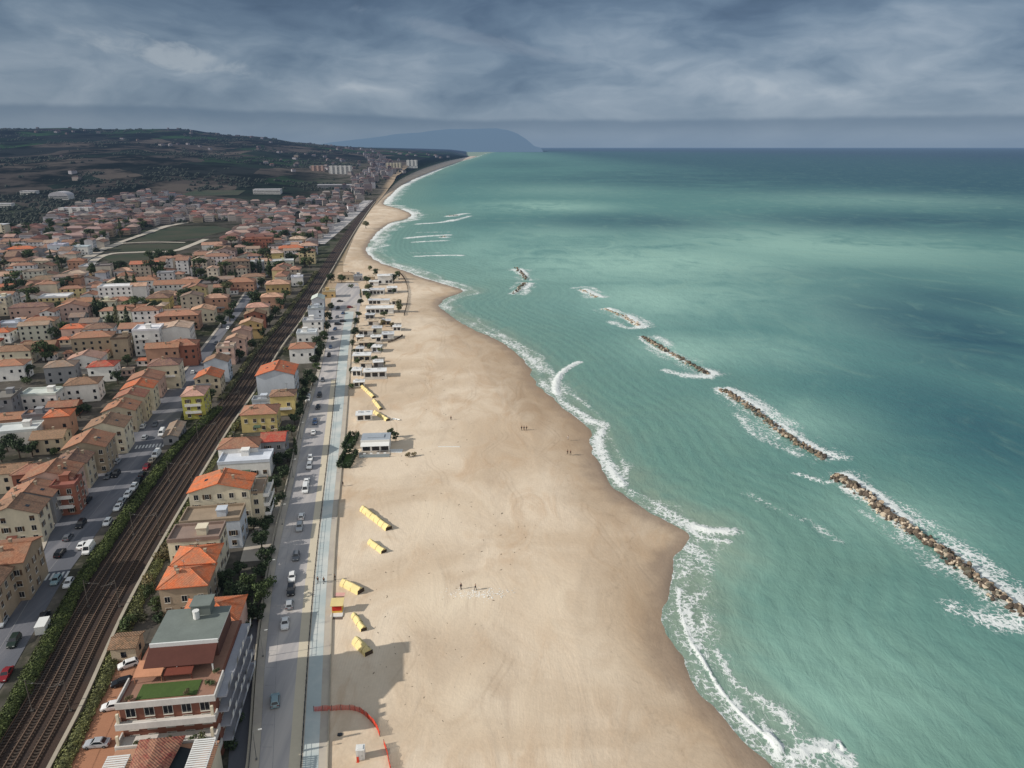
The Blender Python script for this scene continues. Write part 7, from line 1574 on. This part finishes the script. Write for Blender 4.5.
# ================================================================== people
def skin_body(verts, edges, radii, name, mat, sub=1):
    me = bpy.data.meshes.new(name); me.from_pydata(verts, edges, []); ob = bpy.data.objects.new(name, me); C.objects.link(ob)
    sk = ob.modifiers.new('s', 'SKIN'); sk.use_smooth_shade = True
    for i, r_ in enumerate(radii): me.skin_vertices[0].data[i].radius = (r_, r_) if not isinstance(r_, tuple) else r_
    me.skin_vertices[0].data[0].use_root = True
    ss_ = ob.modifiers.new('u', 'SUBSURF'); ss_.levels = sub; ss_.render_levels = sub
    dg = bpy.context.evaluated_depsgraph_get(); out = bpy.data.meshes.new_from_object(ob.evaluated_get(dg)); out.name = name
    bpy.data.objects.remove(ob); bpy.data.meshes.remove(me); out.materials.clear(); out.materials.append(MATS[mat]); return out
def person_meshes(stride):
    J = dict(pelvis=(0,0,.95), waist=(0,0,1.1), chest=(0,-.01,1.32), neck=(0,-.01,1.5), head0=(0,-.02,1.58), head1=(0,-.03,1.72))
    st = stride
    for s, k in ((-1, 1), (1, -1)):
        n = 'L' if s < 0 else 'R'
        J['hip'+n] = (s*.1, 0, .9); J['knee'+n] = (s*.105, -k*st*.16-.02, .5); J['ank'+n] = (s*.11, -k*st*.3+.05*(k < 0), .09); J['toe'+n] = (s*.12, -k*st*.3-.17, .045)
        J['sh'+n] = (s*.19, 0, 1.42); J['elb'+n] = (s*.25, k*st*.1, 1.14); J['wri'+n] = (s*.26, k*st*.17-.07, .9); J['palm'+n] = (s*.26, k*st*.19-.09, .83)
        for f in range(4): J['f%d%s' % (f, n)] = (s*(.245+.0*f), k*st*.2-.125+f*.024, .775+.004*abs(f-1.5)); J['g%d%s' % (f, n)] = (s*.228, k*st*.2-.125+f*.024, .735+.008*abs(f-1.5))
        J['t%s' % n] = (s*.235, k*st*.19-.135, .81); J['u%s' % n] = (s*.225, k*st*.19-.15, .775)
    E = [('pelvis','waist'), ('waist','chest'), ('chest','neck'), ('neck','head0'), ('head0','head1')]
    for n in 'LR':
        E += [('pelvis','hip'+n), ('hip'+n,'knee'+n), ('knee'+n,'ank'+n), ('ank'+n,'toe'+n), ('chest','sh'+n), ('sh'+n,'elb'+n), ('elb'+n,'wri'+n), ('wri'+n,'palm'+n), ('palm'+n,'t'+n), ('t'+n,'u'+n)]
        for f in range(4): E += [('palm'+n,'f%d%s' % (f, n)), ('f%d%s' % (f, n),'g%d%s' % (f, n))]
    Rd = dict(pelvis=(.15,.11), waist=(.14,.1), chest=(.17,.11), neck=.06, head0=.085, head1=.085)
    def rad(k):
        if k in Rd: return Rd[k]
        for p_, r_ in (('hip', .09), ('knee', .06), ('ank', .042), ('toe', .04), ('sh', .065), ('elb', .045), ('wri', .03), ('palm', .034)):
            if k.startswith(p_): return r_
        return .009
    K = list(J); body = skin_body([J[k] for k in K], [(K.index(a), K.index(b_)) for a, b_ in E], [rad(k) for k in K], 'body', 'skin')
    def sub(keys, nm, grow):
        return skin_body([J[k] for k in keys], [(keys.index(a), keys.index(b_)) for a, b_ in E if a in keys and b_ in keys], [tuple(q*grow for q in rad(k)) if isinstance(rad(k), tuple) else rad(k)*grow for k in keys], nm, 'cloth')
    jk = sub(['chest', 'waist', 'pelvis', 'shL', 'shR', 'elbL', 'elbR', 'wriL', 'wriR'], 'jacket', 1.22)
    tr = sub(['pelvis', 'hipL', 'hipR', 'kneeL', 'kneeR', 'ankL', 'ankR'], 'trousers', 1.2)
    sh = MB()
    for n in 'LR': a, b_ = J['ank'+n], J['toe'+n]; sh.box(a[0]-.055, a[0]+.055, b_[1]-.05, a[1]+.07, 0, .09)
    hm = bmesh.new(); bmesh.ops.create_uvsphere(hm, u_segments=12, v_segments=8, radius=.115); bmesh.ops.translate(hm, verts=hm.verts, vec=(0, .012, 1.70))
    bmesh.ops.delete(hm, geom=[v for v in hm.verts if v.co.z < 1.66 and v.co.y < -.02], context='VERTS'); hme = bpy.data.meshes.new('hair'); hm.to_mesh(hme); hm.free(); hme.materials.append(MATS['cloth'])
    fc = MB(); fc.box(-.012, .012, -.135, -.1, 1.625, 1.665); fc.box(-.03, .03, -.118, -.1, 1.59, 1.602); fc.box(-.05, -.022, -.12, -.1, 1.672, 1.686); fc.box(.022, .05, -.12, -.1, 1.672, 1.686)
    return body, jk, tr, sh.mesh('shoes', 'tyre'), hme, fc.mesh('face', 'skin')
PM = [person_meshes(.9), person_meshes(.25)]
DARK = [lin(30,32,40,.7), lin(40,36,36,.7), lin(44,52,70,.7), lin(28,30,30,.6), lin(70,60,54,.7)]
for px, py, rt, po, z, lb in (
 (318,582.5,0,0,.06,'person in dark clothes walking on the cycle lane next to the railing'),(324,583,180,0,.06,'person in dark clothes walking in the middle of the cycle lane'),(335,580,90,1,-.03,'person in dark clothes standing on the promenade edge above the yellow cover'),
 (461,589,40,1,-.05,'person in dark clothes standing among shell debris, landward of the pair'),(475.5,590,-60,0,-.05,'person in dark clothes standing among shell debris, seaward of the pair'),
 (521.5,430,20,0,-.05,'person in dark jacket, landward of three walking abreast near the water'),(524,430,20,1,-.05,'person in dark jacket, middle of three walking abreast near the water'),(526.5,430,20,0,-.05,'person in dark jacket, seaward of three walking abreast near the water'),
 (567.5,454,-30,1,-.3,'person in dark clothes, landward of the two by the wet sand'),(570.5,454.5,-30,0,-.35,'person in dark clothes, seaward of the two by the wet sand'),(568,439.5,10,0,-.3,'person in pale clothes walking alone by the wet sand'),(343,486,90,0,.06,'person in dark clothes walking on the promenade beyond the longest yellow stack'),(451,420,0,1,-.05,'lone person in dark clothes far out on the open sand')):
    x, y, _ = at(px, py, z)
    root = empty('person', (x, y, z), R(rt)); tag(root, lb, 'person', 'people on the beach and promenade')
    b_, jk, tr, sh, ha, fa = PM[po]
    bo = link('body', b_, root); pale = 'pale' in lb
    link('jacket', jk, root, col=lin(206,196,184,.8) if pale else rng.choice(DARK)); link('trousers', tr, root, col=lin(180,176,170,.8) if pale else rng.choice(DARK)); link('shoes', sh, root); link('hair', ha, root, col=lin(44,34,28,.7)); link('face', fa, root)
